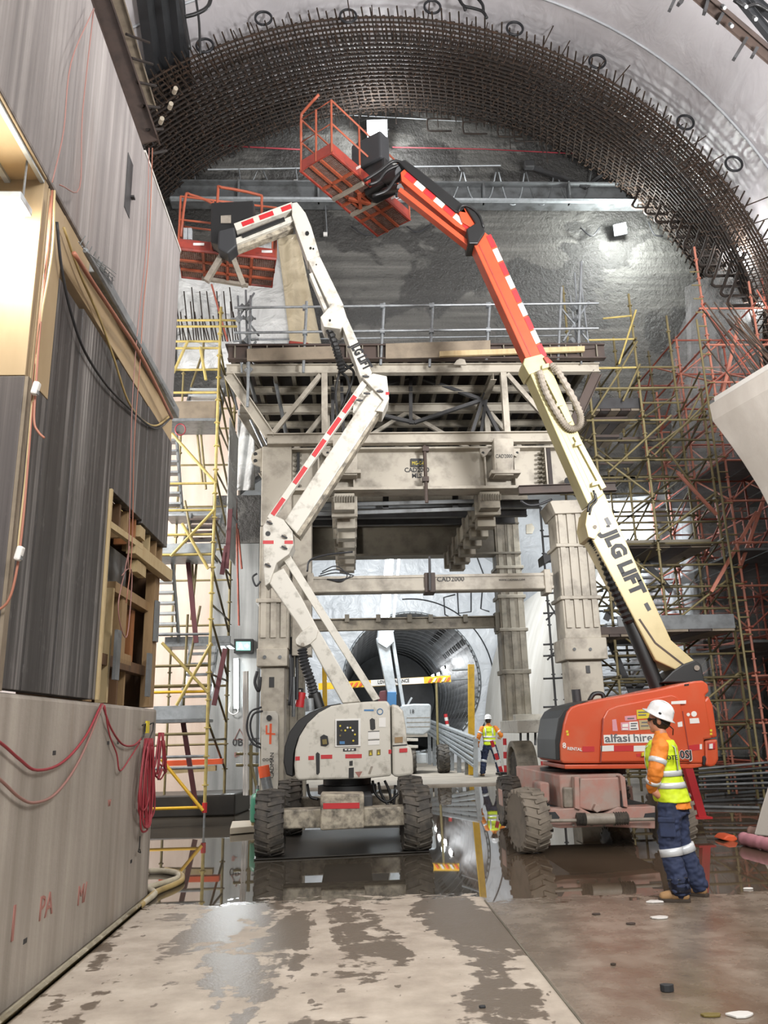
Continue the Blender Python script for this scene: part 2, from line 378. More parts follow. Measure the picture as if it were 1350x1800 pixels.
def m_floor():
    m, nt, bs = nodes_of('wet_floor'); L = nt.links
    g = N(nt, 'ShaderNodeNewGeometry'); sx = N(nt, 'ShaderNodeSeparateXYZ'); L.new(g.outputs['Position'], sx.inputs[0])
    X, Y = sx.outputs[0], sx.outputs[1]
    def mth(op, a, b=None, c=None):
        n = N(nt, 'ShaderNodeMath', operation=op)
        for i, s in enumerate((a, b, c)):
            if s is None: continue
            if isinstance(s, (int, float)): n.inputs[i].default_value = s
            else: L.new(s, n.inputs[i])
        return n.outputs[0]
    def step(v, a, b):
        r = N(nt, 'ShaderNodeMapRange', interpolation_type='SMOOTHSTEP'); L.new(v, r.inputs[0]); r.inputs[1].default_value = a; r.inputs[2].default_value = b; return r.outputs[0]
    big = noise(nt, pos(nt, (1.5, .42, 1)), 1.0, 5, 0.55, 0.5); fine = noise(nt, pos(nt, (1.3, 2.2, 1)), 2.6, 6, 0.65, 0.3); grain = noise(nt, pos(nt), 40, 4, 0.6)
    spots = noise(nt, pos(nt, (1.6, 1, 1)), 5.5, 3, 0.5); mid = noise(nt, pos(nt), 3.0, 6, 0.6)
    right = step(X, 1.24, 1.30)
    # water starts about 8.4 m ahead (a little nearer on the brown side)
    edge = mth('ADD', mth('SUBTRACT', Y, 8.55), mth('MULTIPLY', mth('SUBTRACT', fine, 0.5), 1.6))
    edge = mth('ADD', edge, mth('MULTIPLY', right, 0.35))
    pud = step(edge, -0.02, 0.10)
    # damp tongues on the pale slab
    t = mth('ADD', mth('MULTIPLY', big, 0.72), mth('MULTIPLY', fine, 0.28))
    t = mth('ADD', t, mth('MULTIPLY', step(Y, 4.5, 8.5), 0.035))
    damp = step(t, 0.525, 0.545)
    sp = step(spots, 0.66, 0.69)
    damp = mth('MAXIMUM', damp, mth('MULTIPLY', sp, 0.9))
    lightc = ramp(nt, mid, [(0.3, srgb('#9e9386')), (0.5, srgb('#b0a597')), (0.75, srgb('#c5bbad'))])
    left_col = mix(nt, damp, lightc, srgb('#695e52'))
    brown = ramp(nt, mid, [(0.30, srgb('#665a4e')), (0.5, srgb('#7c7063')), (0.75, srgb('#9a8e81'))])
    brown = mix(nt, ramp(nt, big, [(0.45, (0, 0, 0)), (0.65, (.6, .6, .6))]), brown, srgb('#5b4a3a'))
    col = mix(nt, right, left_col, brown)
    deep = mix(nt, right, srgb('#4c463d'), srgb('#5a4c3e'))
    col = mix(nt, pud, col, deep)
    L.new(col, bs.inputs['Base Color'])
    # roughness: pale dry slab matt, damp satin, puddle mirror
    rl = mth('SUBTRACT', 0.66, mth('MULTIPLY', damp, 0.26))
    rb = mth('ADD', 0.06, mth('MULTIPLY', mid, 0.42))
    rr = mth('ADD', mth('MULTIPLY', rl, mth('SUBTRACT', 1.0, right)), mth('MULTIPLY', rb, right))
    rgh = mth('ADD', mth('MULTIPLY', rr, mth('SUBTRACT', 1.0, pud)), mth('MULTIPLY', pud, 0.02))
    L.new(rgh, bs.inputs['Roughness'])
    bs.inputs['IOR'].default_value = 1.5
    L.new(mth('ADD', 0.35, mth('MULTIPLY', pud, 0.6)), bs.inputs['Specular IOR Level'])
    b = N(nt, 'ShaderNodeBump'); b.inputs['Distance'].default_value = 0.02
    L.new(mth('MULTIPLY', mth('SUBTRACT', 1.0, pud), 0.25), b.inputs['Strength'])
    L.new(mth('ADD', mth('MULTIPLY', grain, 0.4), mid), b.inputs['Height']); L.new(b.outputs[0], bs.inputs['Normal'])
m_floor()
simple('dry_slab', '#a89f92', 0.6, dirt='#847b6f', amount=0.7, scale=1.5)
simple('wet_dark', '#2b2824', 0.42, dirt='#3d3831', amount=0.7, scale=2)

def m_net():
    m, nt, bs = nodes_of('debris_net'); out = nt.nodes['Material Output']
    tr = N(nt, 'ShaderNodeBsdfTransparent'); mx = N(nt, 'ShaderNodeMixShader'); mx.inputs[0].default_value = 0.13
    bs.inputs['Base Color'].default_value = (0.5, 0.51, 0.5, 1); bs.inputs['Roughness'].default_value = 0.5
    nt.links.new(tr.outputs[0], mx.inputs[1]); nt.links.new(bs.outputs[0], mx.inputs[2]); nt.links.new(mx.outputs[0], out.inputs[0])
m_net()
def m_tunnel():
    m, nt, bs = nodes_of('tunnel_segments'); bs.inputs['Roughness'].default_value = 0.45
    n1 = noise(nt, pos(nt, (.4, 1.5, .4)), 1.5, 4, 0.6)
    nt.links.new(ramp(nt, n1, [(0.3, srgb('#25282a')), (0.7, srgb('#484c4f'))]), bs.inputs['Base Color'])
m_tunnel()
# ================================================================== the setting
def struct(name, mb, mats, **kw):
    o = mb.obj(name, mats, **kw); o['kind'] = 'structure'; return o

# ---- floor
floor = struct('floor', MB().bb((-14, -6, -0.5), (16, 24.2, 0)), 'wet_floor')
floor['label'] = 'wet concrete floor with a wide puddle'
slab = MB().bb((-14, 24.2, -0.5), (16, 39, 0.05)); slab.obj('far_slab', 'dry_slab', floor)
block('floor_joint', (1.27, 0.5, 0.002), (1.27, 8.3, 0.002), 0.015, 0.006, 'olive_steel', floor)

# ---- left wall: plinth, shutter panels, overhanging upper wall
wl = MB(); wl.prism([(-2.1, 4.9, 0), (-2.1, 9.05, 0), (-2.22, 9.22, 0), (-3.2, 9.22, 0), (-3.2, 4.9, 0)], (0, 0, 1.88))
wall_left = struct('wall_left', wl, 'concrete_plinth', bevel=0.03)
wall_left['label'] = 'concrete wall along the left side with shutter boards above a plinth'
def wpart(name, a, b, mat, bevel=0.004): return MB().bb(a, b).obj(name, mat, wall_left, bevel=bevel)
u = MB(); u.prism([(-2.08, 1.5, 5.42), (-2.08, 9.0, 5.42), (-2.16, 9.18, 5.42), (-3.2, 9.18, 5.42), (-3.2, 1.5, 5.42)], (0, 0, 2.12))
u.obj('upper_wall', 'concrete_upper', wall_left, bevel=0.02)
u = MB(); u.prism([(-2.075, 7.2, 7.54), (-2.075, 9.02, 7.54), (-2.16, 9.18, 7.54), (-2.4, 9.18, 7.54), (-2.4, 7.2, 7.54)], (0, 0, 0.03)); u.obj('top_capping', 'concrete_lining', wall_left)
# pocket cast in the upper wall
wpart('pocket', (-2.082, 6.62, 6.45), (-2.074, 6.80, 7.06), 'dark_steel', 0)
wpart('pocket_handle', (-2.075, 6.78, 6.68), (-2.04, 6.83, 6.70), 'dark_steel', 0)
# dark shutter sheets, one by one
for y0, y1, z0, z1, d in ((4.98, 5.84, 1.9, 4.88, 0), (5.845, 6.83, 1.9, 4.93, .004), (6.835, 7.98, 3.73, 4.97, .002), (7.985, 9.12, 3.70, 4.99, .006)):
    if z0 == 1.9 and y0 < 5.5:
        wpart('shutter_panel', (-2.2, y0, z0), (-2.1+d, 5.30, 3.9), 'dark_ply'); wpart('shutter_panel', (-2.2, 5.305, z0), (-2.1+d, y1, z1), 'dark_ply')
    else: wpart('shutter_panel', (-2.2, y0, z0), (-2.1+d, y1, z1), 'dark_ply')
wpart('corner_board', (-2.2, 4.98, 3.905), (-2.098, 5.30, 5.40), 'ply_tan')
for y0, y1 in ((5.305, 6.5), (6.505, 7.8), (7.805, 9.1)): wpart('plywood_strip', (-2.2, y0, 4.99), (-2.1, y1, 5.41), 'ply_tan')
wpart('return_sheet', (-3.2, 4.90, 1.88), (-2.103, 4.975, 3.9), 'dark_ply_near')
wpart('return_plywood', (-3.2, 4.90, 3.905), (-2.103, 4.975, 5.415), 'ply_tan')
block('edge_strip', (-2.095, 4.94, 1.88), (-2.095, 4.94, 3.9), 0.03, 0.07, 'kick_board', wall_left, (0, 1, 0))
wpart('soffit_channel', (-2.16, 5.9, 5.30), (-2.02, 9.1, 5.42), 'galv', 0.01)
# soffit strips of the near overhang
for x, wd, m in ((-2.12, .03, 'galv_light'), (-2.36, .04, 'galv_light'), (-2.7, .05, 'galv_light')):
    block('soffit_batten', (x, 2.0, 5.40), (x, 4.9, 5.40), wd, 0.04, m, wall_left)
wpart('soffit_board', (-3.2, 1.8, 5.405), (-2.09, 4.9, 5.42), 'ply_tan', 0)
# pocket of timber framing in the shutters
wpart('recess_back', (-2.75, 6.85, 1.9), (-2.7, 9.15, 3.7), 'timber_dark', 0)
wpart('recess_panel', (-2.50, 6.95, 2.78), (-2.44, 8.75, 3.5), 'concrete_back', 0)
wpart('recess_end', (-2.75, 9.15, 1.9), (-2.2, 9.2, 3.7), 'timber_dark', 0); wpart('recess_head', (-2.75, 6.85, 3.7), (-2.2, 9.15, 3.73), 'timber_dark', 0)
wpart('recess_side', (-2.7, 6.83, 1.9), (-2.2, 6.86, 3.72), 'timber_dark', 0)
block('frame_edge', (-2.1, 6.86, 1.9), (-2.1, 6.86, 3.72), 0.05, 0.04, 'timber_pale', wall_left, (0, 1, 0))
block('ledger_timber', (-2.14, 6.86, 3.43), (-2.10, 8.0, 3.45), 0.05, 0.06, 'timber_pale', wall_left)
block('ledger_timber', (-2.13, 7.75, 3.40), (-2.08, 9.2, 3.38), 0.09, 0.13, 'timber_pale', wall_left)
for y, m in ((7.05, 'timber'), (7.35, 'timber_dark'), (7.62, 'timber'), (7.9, 'timber_orange'), (8.2, 'timber'), (8.5, 'timber_pale'), (8.8, 'timber'), (9.08, 'timber')):
    block('packer', (-2.24, y, 3.46), (-2.24, y, 3.72), 0.2, 0.05, m, wall_left, (0, 1, 0))
for y, z in ((8.08, 3.62), (8.05, 3.25), (8.2, 3.25)): block('timber_offcut', (-2.15, y-.1, z), (-2.15, y+.1, z), 0.08, 0.12, 'timber_pale', wall_left)
for x, y, z0, z1, wd, m in ((-2.3, 7.12, 1.9, 2.75, .24, 'timber'), (-2.25, 7.52, 1.9, 2.95, .05, 'timber_pale'), (-2.35, 7.72, 1.9, 2.85, .1, 'timber_dark'), (-2.28, 8.02, 2.3, 2.95, .18, 'timber'),
                            (-2.32, 8.32, 1.9, 2.3, .05, 'timber'), (-2.35, 8.62, 2.3, 2.9, .12, 'timber_orange'), (-2.2, 8.98, 1.9, 3.35, .2, 'timber'), (-2.22, 9.14, 1.9, 3.3, .06, 'timber_orange'), (-2.3, 8.0, 1.9, 2.3, .05, 'timber_dark')):
    block('stud', (x, y, z0), (x, y, z1), 0.1, wd, m, wall_left, (0, 1, 0))
for y0, y1, z, m in ((6.9, 9.1, 2.28, 'timber_dark'), (7.6, 9.0, 2.98, 'timber'), (7.9, 8.3, 2.34, 'timber')): block('noggin', (-2.26, y0, z), (-2.26, y1, z), 0.1, 0.1, m, wall_left)
for y, z0, z1 in ((7.5, 2.1, 2.55), (8.95, 2.6, 3.05), (8.72, 2.0, 2.45)): block('steel_plate', (-2.13, y, z0), (-2.13, y, z1), 0.03, 0.13, 'grey_steel', wall_left, (0, 1, 0))
wpart('black_backing', (-2.44, 6.98, 2.45), (-2.42, 7.5, 2.95), 'black', 0)
# cast marks on the plinth
for y, z in ((6.0, 1.5), (7.3, 1.55), (7.6, 1.55), (8.3, .45), (5.75, .35)): block('form_tie_hole', (-2.101, y, z), (-2.098, y, z), 0.03, 0.06, 'dark_steel', wall_left, (0, 1, 0))
for s, y, z, sz, m in (('PA', 5.95, 0.42, .22, 'ink_red'), ('1', 5.45, .40, .3, 'ink_red'), ('M/', 6.75, .36, .2, 'ink_red'), ('w', 7.4, 1.02, .12, 'ink_red')):
    text(s, (-2.098, y, z), (0, 1, 0), (0, 0, 1), sz, m, wall_left)

# ---- the vault, the rings of its lining and the head wall
def ring(Y):                                            # centre and radius of the cage axis at Y
    t = (Y-17.5)/3.4
    return 1.22+0.62*t, 10.5+0.42*t
YW = 21.6
rows = []
for Y in [-4, 2, 8, 12, 14, 16, 17.5, 18.5, 19.5, 20.5, YW]:
    cx, cz = ring(max(Y, 14)); R = 10.75 + (0.35*(Y-17.5)/3.4 if Y > 17.5 else 0)
    rows.append([V((cx+R*math.cos(a), Y, cz+R*math.sin(a))) for a in [math.radians(-18+216*i/72) for i in range(73)]])
ceil = MB(); ceil.grid(rows)
ceiling = struct('ceiling', ceil, 'membrane', smooth=True); ceiling['label'] = 'white membrane lining the arched roof of the cavern'
# welded membrane seams running round the vault
for Y in (9.2, 13.4, 16.6):
    cx, cz = ring(max(Y, 14)); MB().tube([V((cx+10.72*math.cos(a), Y+0.05*math.sin(5*a), cz+10.72*math.sin(a))) for a in [math.radians(5+170*i/60) for i in range(61)]], 0.035, 5).obj('membrane_seam', 'membrane_far', ceiling, True)
for s_, nm_ in ((1, 'wall_east'), (-1, 'wall_west')):
    rows = [[V((ring(max(Y, 14))[0]+s_*10.25, Y, z)) for z in (0, 2.5, 5, 7.6)] for Y in (-4, 2, 8, 12, 14, 16, 17.5, 19.5, YW)]
    o_ = struct(nm_, MB().grid(rows), 'shotcrete' if s_ > 0 else 'membrane'); o_['label'] = 'lower side wall of the hall under the '+('right' if s_ > 0 else 'left')+' springing of the vault'
# head wall with the arched way through
cx, cz = ring(YW); inner = []; outer = []
for i in range(73):
    a = math.radians(min(180, max(0, (i-12)*180/48)))
    a2 = math.radians(180*i/72)
    ix, iz = 2.0+6.6*math.copysign(abs(math.cos(a2))**0.55, math.cos(a2)), 9.35*abs(math.sin(a2))**0.55
    inner.append(V((ix, YW, iz))); ox, oz = cx+11.4*math.cos(a), (cz*min(i, 72-i)/12 if (i < 12 or i > 60) else cz+11.4*math.sin(a)); outer.append(V((ox, YW, oz)))
hw = MB(); rows = [[inner[i].lerp(outer[i], t/10) for i in range(73)] for t in range(11)]
hw.grid(rows); hw.grid([[p for p in inner], [p+V((0, .5, 0)) for p in inner]])
wall_back = struct('wall_back', hw, 'shotcrete'); wall_back['label'] = 'dark sprayed concrete head wall with damp patches above the way through'

# ---- cavern beyond the head wall, its end wall and the bored tunnel
fc = MB(); rows = []
for Y in (YW+.5, 26, 30, 34, 39):
    rows.append([V((2.0+7.2*math.copysign(abs(math.cos(a))**0.5, math.cos(a)), Y, 10.4*abs(math.sin(a))**0.5)) for a in [math.radians(180*i/40) for i in range(41)]])
fc.grid(rows)
wall_cavern = struct('wall_cavern', fc, 'membrane_far', smooth=True); wall_cavern['label'] = 'white membrane lining of the cavern beyond the gantry'
TC = at(724, 1197, 39.0); TR = 3.22
ew = MB(); n = 64
circ_ = [V((TC.x+TR*math.cos(2*PI*i/n), 39, TC.z+TR*math.sin(2*PI*i/n))) for i in range(n+1)]
sq = []
for i in range(n+1):
    c, s_ = math.cos(2*PI*i/n), math.sin(2*PI*i/n); k = 1/max(abs(c), abs(s_)); sq.append(V((TC.x+9*c*k, 39, TC.z+9*s_*k)))
ew.grid([circ_, sq]); wall_end = struct('wall_end', ew, 'membrane_far'); wall_end['label'] = 'white end wall round the bored tunnel mouth'
# tunnel: ring by ring
for k in range(14):
    y0, y1 = 39+k*1.5, 39+(k+1)*1.5-0.03
    t = MB(); t.grid([[V((TC.x+r*math.cos(2*PI*i/48), y, TC.z+r*math.sin(2*PI*i/48))) for i in range(48)] for r, y in ((TR, y0), (TR, y1), (TR+.06, y1), (TR+.06, y1+.03))], closed=True)
    t.obj('lining_ring', 'tunnel_segments', wall_end, True)
    for d in (-50, -30, 35, 55):                        # bolt pockets
        if k > 5: break
        for e in (-.3, .3):
            a = math.radians(d); c = V((TC.x+(TR-.02)*math.cos(a), y0+.75+e, TC.z+(TR-.02)*math.sin(a)))
            t = MB(); t.box(c, (.03, .22, .3), (V((math.cos(a), 0, math.sin(a))), V((0, 1, 0)), V((-math.sin(a), 0, math.cos(a))))); t.obj('bolt_pocket', 'dark_steel', wall_end)
tm = MB(); tm.tube([V((TC.x+(TR+.06)*math.cos(2*PI*i/64), 38.96, TC.z+(TR+.06)*math.sin(2*PI*i/64))) for i in range(64)], 0.07, 5, closed=True); tm.obj('mouth_ring', 'galv', wall_end, True)
for i in range(72):
    a = 2*PI*i/72; bar('mouth_bolt', (TC.x+(TR+.02)*math.cos(a), 38.9, TC.z+(TR+.02)*math.sin(a)), (TC.x+(TR+.02)*math.cos(a), 38.8, TC.z+(TR+.02)*math.sin(a)), 0.04, 'dark_steel', wall_end, 6)
MB().bb((TC.x-2.4, 39, TC.z-2.6), (TC.x+2.4, 60, TC.z-2.4)).obj('tunnel_invert', 'dry_slab', wall_end)
# membrane weld lines drawn round the mouth
w_ = MB(); w_.tube([V((TC.x+(TR+.75)*math.cos(a), 38.97, TC.z+(TR+.75)*math.sin(a))) for a in [math.radians(-35+130*i/40) for i in range(41)]], 0.03, 4); w_.obj('weld_line', 'black_cable', wall_end)
for pts in ([(835, 970), (850, 1010), (845, 1070), (860, 1075)], [(800, 1045), (780, 1050), (782, 1080), (800, 1090)], [(828, 1040), (828, 1075), (806, 1078), (804, 1040)]):
    MB().tube([at(x, y, 38.95) for x, y in pts], 0.03, 4).obj('weld_line', 'black_cable', wall_end)
# lining concrete on the right of the far cavern (white curved wall)
rw = MB(); rows = []
for Y in (23, 26, 30, 34, 38.8):
    rows.append([V((6.3+1.6*(zz/7.0)**2.2, Y, zz)) for zz in [7.0*i/14 for i in range(15)]])
rw.grid(rows); rw.grid([[p+V((0.0, 0, 0)) for p in rows[0]], [V((8.8, 23, p.z)) for p in rows[0]]]); rw.grid([[r[-1] for r in rows], [V((8.8, r[-1].y, 7.0)) for r in rows]])
wall_lining = struct('wall_lining', rw, 'concrete_lining', smooth=True, autosmooth=0.7); wall_lining['label'] = 'pale curved concrete lining on the right of the far cavern'

# ---- left bay behind the stair scaffold
lb = MB(); lb.bb((-9, 21.25, 0), (-3.0, 21.58, 10.9)); wall_bay = struct('wall_bay', lb, 'bay_pink'); wall_bay['label'] = 'pale lit wall of the side bay behind the stair scaffold'
lb = MB(); lb.bb((-11.0, 2, 0), (-10.6, 21.5, 14)); struct('wall_side', lb, 'concrete_back')['label'] = 'far left side wall of the hall'
sp = MB(); sp.bb((-3.40, 19.6, 0), (-2.2, 20.2, 6.2)); spur = struct('wall_spur', sp, 'concrete_back', bevel=0.02); spur['label'] = 'grey concrete wall end carrying the exit sign and tube light'
MB().bb((-3.40, 19.57, 6.2), (-2.2, 20.2, 7.45)).obj('rough_concrete_band', 'shotcrete', spur)
# inked set-out marks on that wall
text('0B02T', at(408, 1311, 19.585), (1, 0, 0), (0, 0, 1), .24, 'ink', spur); 
tr = MB(); a_, b_, c_ = at(412, 1300, 19.585), at(431, 1300, 19.585), at(421, 1281, 19.585); tr.tube([a_, b_, c_], 0.012, 4, closed=True); tr.obj('triangle_mark', 'ink_red', spur)
text('8-', at(411, 1331, 19.585), (1, 0, 0), (0, 0, 1), .16, 'ink_red', spur)
# low upstand in front of it
up_ = MB(); up_.prism([(-5.2, 17.3, 0), (-2.35, 17.3, 0), (-2.2, 18.6, 0), (-5.2, 18.6, 0)], (0, 0, .42)); struct('trim_1', up_, 'wet_dark', bevel=0.03)['label'] = 'low wet concrete upstand at the foot of the exit sign wall'

# ---- right haunch (corbel running along the right wall)
YF = 13.6
prof = [at(x, y, YF) for x, y in ((1246, 712), (1350, 650), (1500, 600), (1500, 1250), (1430, 1100), (1392, 990), (1358, 905), (1335, 860), (1305, 812), (1275, 770), (1252, 740))]
hv = V((math.sin(math.radians(12.6)), -math.cos(math.radians(12.6)), 0))
hm = MB(); hm.prism(prof, hv*9.0); wall_right = struct('wall_right', hm, 'concrete_haunch', bevel=0.015); wall_right['label'] = 'pale concrete corbel jutting from the right wall'
p0, p1 = prof[0]+V((-.01, 0, 0)), prof[0]+hv*9+V((-.01, 0, 0))
hm = MB(); hm.prism([prof[0]+V((.12, .0, .02)), prof[0]+V((.12, 0, .16)), prof[0]+V((2.0, 0, 1.0)), prof[0]+V((2.0, 0, .3))], hv*9.0); hm.obj('corbel_upstand', 'concrete_lining', wall_right)
# sloping kicker at the lower right
km = MB(); km.prism([at(1325, 1468, 11.5), at(1338, 1420, 11.5), at(1352, 1375, 11.5), at(1450, 1375, 11.5), at(1450, 1480, 11.5)], (3.2, 4, 0)); struct('trim_2', km, 'concrete_haunch', bevel=0.02)['label'] = 'sloping concrete kicker at the right edge'
# ================================================================== reinforcement cage of the arch
cage = thing('reinforcement_cage', 'arched cage of rusty reinforcing bars hanging under the white roof', 'rebar cage', (1.22, 17.5, 18.0))
def arc(Y, R, a0, a1, n):
    cx, cz = ring(Y); return [V((cx+R*math.cos(a), Y, cz+R*math.sin(a))) for a in [math.radians(a0+(a1-a0)*i/n) for i in range(n+1)]]
Ys = [17.5+3.5*i/18 for i in range(19)]
def Ro(Y): return 10.0+0.36*(Y-17.5)/3.4
def Ri(Y): return 9.25+0.45*(Y-17.5)/3.4
for i, Y in enumerate(Ys):
    MB().tube(arc(Y, Ro(Y), -4, 178, 64), 0.032, 5).obj('hoop_bar', 'rebar', cage, True)
    MB().tube(arc(Y+.06, Ri(Y), -2 if i > 3 else 8, 178, 64), 0.032, 5).obj('hoop_bar', 'rebar_dark', cage, True)
    if i % 2: MB().tube(arc(Y+.1, (Ro(Y)+Ri(Y))/2, 2, 176, 64), 0.02, 4).obj('hoop_bar', 'rebar_dark', cage, True)
def cpt(Y, R, deg): cx, cz = ring(Y); a = math.radians(deg); return V((cx+R*math.cos(a), Y, cz+R*math.sin(a)))
nl = 124
for i in range(nl):
    d = 4+170*i/(nl-1)
    j = random.uniform(-.12, .1)
    bar('long_bar', cpt(17.5, Ro(17.5)-.05, d)+V((0, -.35+j, 0)), cpt(21.0, Ro(21.0)-.05, d)+V((0, .3, 0)), 0.023, 'rebar', cage, 5)
    bar('long_bar', cpt(17.5, Ri(17.5)+.05, d+.7)+V((0, -.1+j, 0)), cpt(21.0, Ri(21.0)+.05, d+.7)+V((0, .35, 0)), 0.023, 'rebar_dark', cage, 5)
# hooked links between the two mats, too many and too small to take one by one
lk = MB()
for i in range(0, nl):
    d = 4+170*i/(nl-1)
    for Y in Ys[::2]:
        if random.random() < .08: continue
        a = cpt(Y, Ro(Y)+.06, d+.4); b = cpt(Y, Ri(Y)-.06-random.random()*.12, d+.4+random.uniform(-.3, .3)); t = cpt(Y, 1, d+90)-cpt(Y, 0, d+90)
        lk.tube([a+t*.10-(a-b)*.12, a+t*.05, a, b, b+t*.08], 0.016, 4)
tag(lk.obj('link_bars', 'rebar', cage), kind='stuff')
# straight starter bars poking up beyond the near edge and hanging from the far edge
for i in range(54):
    d = 8+165*i/53+random.uniform(-.5, .5); Y = 17.3+random.uniform(-.1, .5); h = random.choice((.15, .2, .25, .3, .6)) if random.random() < .8 else .75
    bar('starter_bar', cpt(Y, Ro(Y)-.2, d), cpt(Y, Ro(Y)+min(h, .7), d), 0.016, 'rebar', cage, 5)
for i in range(46):
    d = 62+56*i/45+random.uniform(-.4, .4); Y = 20.6+random.uniform(-.4, .5); h = random.uniform(.25, .95)
    p = cpt(Y, Ri(Y)+.1, d); bar('dropper_bar', p, p-V((random.uniform(-.04, .04), 0, h)), 0.014, 'rebar_dark', cage, 5)
# big hairpins at the lower right edge and flat hairpins along the crown
hp = [(1112, 352), (1134, 362), (1152, 376), (1178, 385), (1190, 402), (1203, 420), (1216, 435), (1228, 452), (1240, 470), (1252, 488), (1268, 505), (1280, 522)]
for i, (x, y) in enumerate(hp):
    e = at(x, y+12, 20.4-i*.22); dd = V((.42, 0, 1.0)); sd = V((.9, -.1, -.05))
    MB().tube(smooth_path([e+dd*1.5, e+dd*.8, e+dd*.28, e+dd*.12+V((-.03, 0, 0)), e+V((.0, 0, .02)), e+V((.07, 0, -.05)), e+sd*.24+V((0, 0, -.05)), e+sd*.8+V((0, 0, -.05))], 3), 0.042, 6).obj('hairpin_bar', 'rebar_dark', cage, True)
for x, y in ((752, 200), (815, 205), (876, 210), (905, 218)):
    e = at(x, y+30, 20.9); MB().tube(smooth_path([e+V((.75, 0, .45)), e+V((.1, 0, .45)), e+V((0, 0, .38)), e+V((0, 0, .06)), e+V((.1, 0, 0)), e+V((.75, 0, 0))], 3), 0.028, 6).obj('hairpin_bar', 'rebar_dark', cage, True)
# hoops of spare conduit tied along the near edge
for x, y in ((463, 32), (360, 80), (612, 28), (760, 12), (905, 50), (1050, 108), (1205, 215), (1290, 288)):
    c = at(x, y, 17.35); MB().tube([c+V((.22*math.cos(a), .0, .22*math.sin(a))) for a in [2*PI*i/24 for i in range(24)]], 0.034, 6, closed=True).obj('conduit_hoop', 'black_cable', cage, True)
# bars standing out of the right corbel
sb = thing('starter_bars', 'rusty starter bars sticking out of the right concrete corbel', 'rebar', prof[0]+V((.5, 0, .3)))
for i in range(18):
    t = i/17; p = prof[0]+V((.25+.95*t, 0, .18+.33*t))+hv*(.1+random.random()*1.2); q = p+V((-.55+random.uniform(-.2, .15), .2, 1.25+random.uniform(-.4, .5)))
    bar('starter_bar', p, q, 0.014, random.choice(('rebar', 'orange_rust', 'rebar_dark')), sb, 5)
# starter bars at the left shoulder behind the stair scaffold
sl = thing('starter_bars', 'row of thin starter bars above the left stair scaffold', 'rebar', at(350, 600, 20.5))
for i in range(24):
    x = 318+i*4.6; top = random.choice((555, 560, 565, 548, 530, 520)) if i % 3 else random.choice((505, 512, 540))
    bar('starter_bar', at(x, 600, 20.5), at(x-6+random.uniform(-6, 2), top, 20.3), 0.018, 'rebar_dark', sl, 5)
# ================================================================== formwork gantry
G = thing('formwork_gantry', 'cream steel formwork gantry with a railed deck spanning the way through', 'gantry', (1.5, 18.0, 0))
YG0, YG1 = 15.0, 21.2                                    # front and rear frames
def gx(px, py, Y=YG0): return at(px, py, Y).x
def gz(px, py, Y=YG0): return at(px, py, Y).z
XL0, XL1 = gx(456, 1000), gx(508, 1000)
XR0, XR1 = gx(984, 1000), gx(1046, 1000)
Z_HB, Z_HT = gz(720, 856), gz(720, 790)
Z_CH = gz(720, 776)                                      # bottom chord of the deck trusses
Z_DK = gz(720, 655)                                      # top chord
def gpart(name, mb, mat='cream_steel', bevel=0.008): return mb.obj(name, mat, G, bevel=bevel)
def column(x0, x1, Y, d, z0, z1, mat, ribs=3, collars=(), mat2=None):
    gpart('leg_column', MB().bb((x0, Y, z0), (x1, Y+d, z1)), mat, 0.012)
    for i in range(ribs):
        x = x0+(x1-x0)*(i+.5)/ribs; block('leg_rib', (x, Y-.02, z0+.2), (x, Y-.02, z1-.05), (x1-x0)/ribs*.55, .05, mat, G, (0, 1, 0))
    for z, h in collars: gpart('leg_collar', MB().bb((x0-.05, Y-.07, z), (x1+.05, Y+d+.07, z+h)), mat, 0.015)
# front left leg: plain upper plate, ribbed mast, collars, telescopic foot
gpart('leg_head', MB().bb((gx(460, 850), YG0-.05, gz(480, 925)), (gx(513, 850), YG0+.6, gz(480, 786))), 'cream_steel', 0.015)
column(XL0, XL1, YG0, .6, gz(480, 1140), gz(480, 925), 'cream_steel', 3, ((gz(480, 1060), .08),))
gpart('leg_collar', MB().bb((gx(452, 1155), YG0-.1, gz(480, 1172)), (gx(506, 1155), YG0+.7, gz(480, 1140))), 'cream_steel', 0.02)
gpart('foot_column', MB().bb((gx(458, 1200), YG0+.02, .5), (gx(500, 1200), YG0+.55, gz(480, 1172))), 'cream_steel', 0.015)
gpart('foot_slot', MB().bb((gx(473, 1195), YG0+.005, gz(480, 1208)), (gx(482, 1195), YG0+.05, gz(480, 1190))), 'black', 0)
for x in (465, 492): bar('collar_bolt', at(x, 1155, YG0-.09), at(x, 1155, YG0-.13), .035, 'grey_steel', G, 8)
fp = MB(); fp.ppoly([(459, 1392), (459, 1256), (463, 1250), (484, 1250), (489, 1256), (489, 1392)], YG0-.25, YG0-.10); gpart('jack_plate', fp, 'lift_white', 0.006)
bar('jack_pin', at(473, 1262, YG0-.25), at(473, 1262, YG0-.30), .05, 'black', G, 12)
t4 = MB(); Yp = YG0-.255
t4.ppoly([(467, 1275), (470, 1275), (470, 1288), (484, 1289), (484, 1292), (467, 1291)], Yp, Yp+.004); t4.ppoly([(474, 1272), (478, 1272), (477, 1308), (473, 1308)], Yp, Yp+.004)
gpart('painted_number', t4, 'ink_orange', 0)
text('CADMAN', at(481, 1368, Yp), (0, 0, 1), (-1, 0, 0), .1, 'ink', G)
text('OOO', at(461, 1338, Yp), (1, 0, 0), (0, 0, 1), .07, 'ink', G)
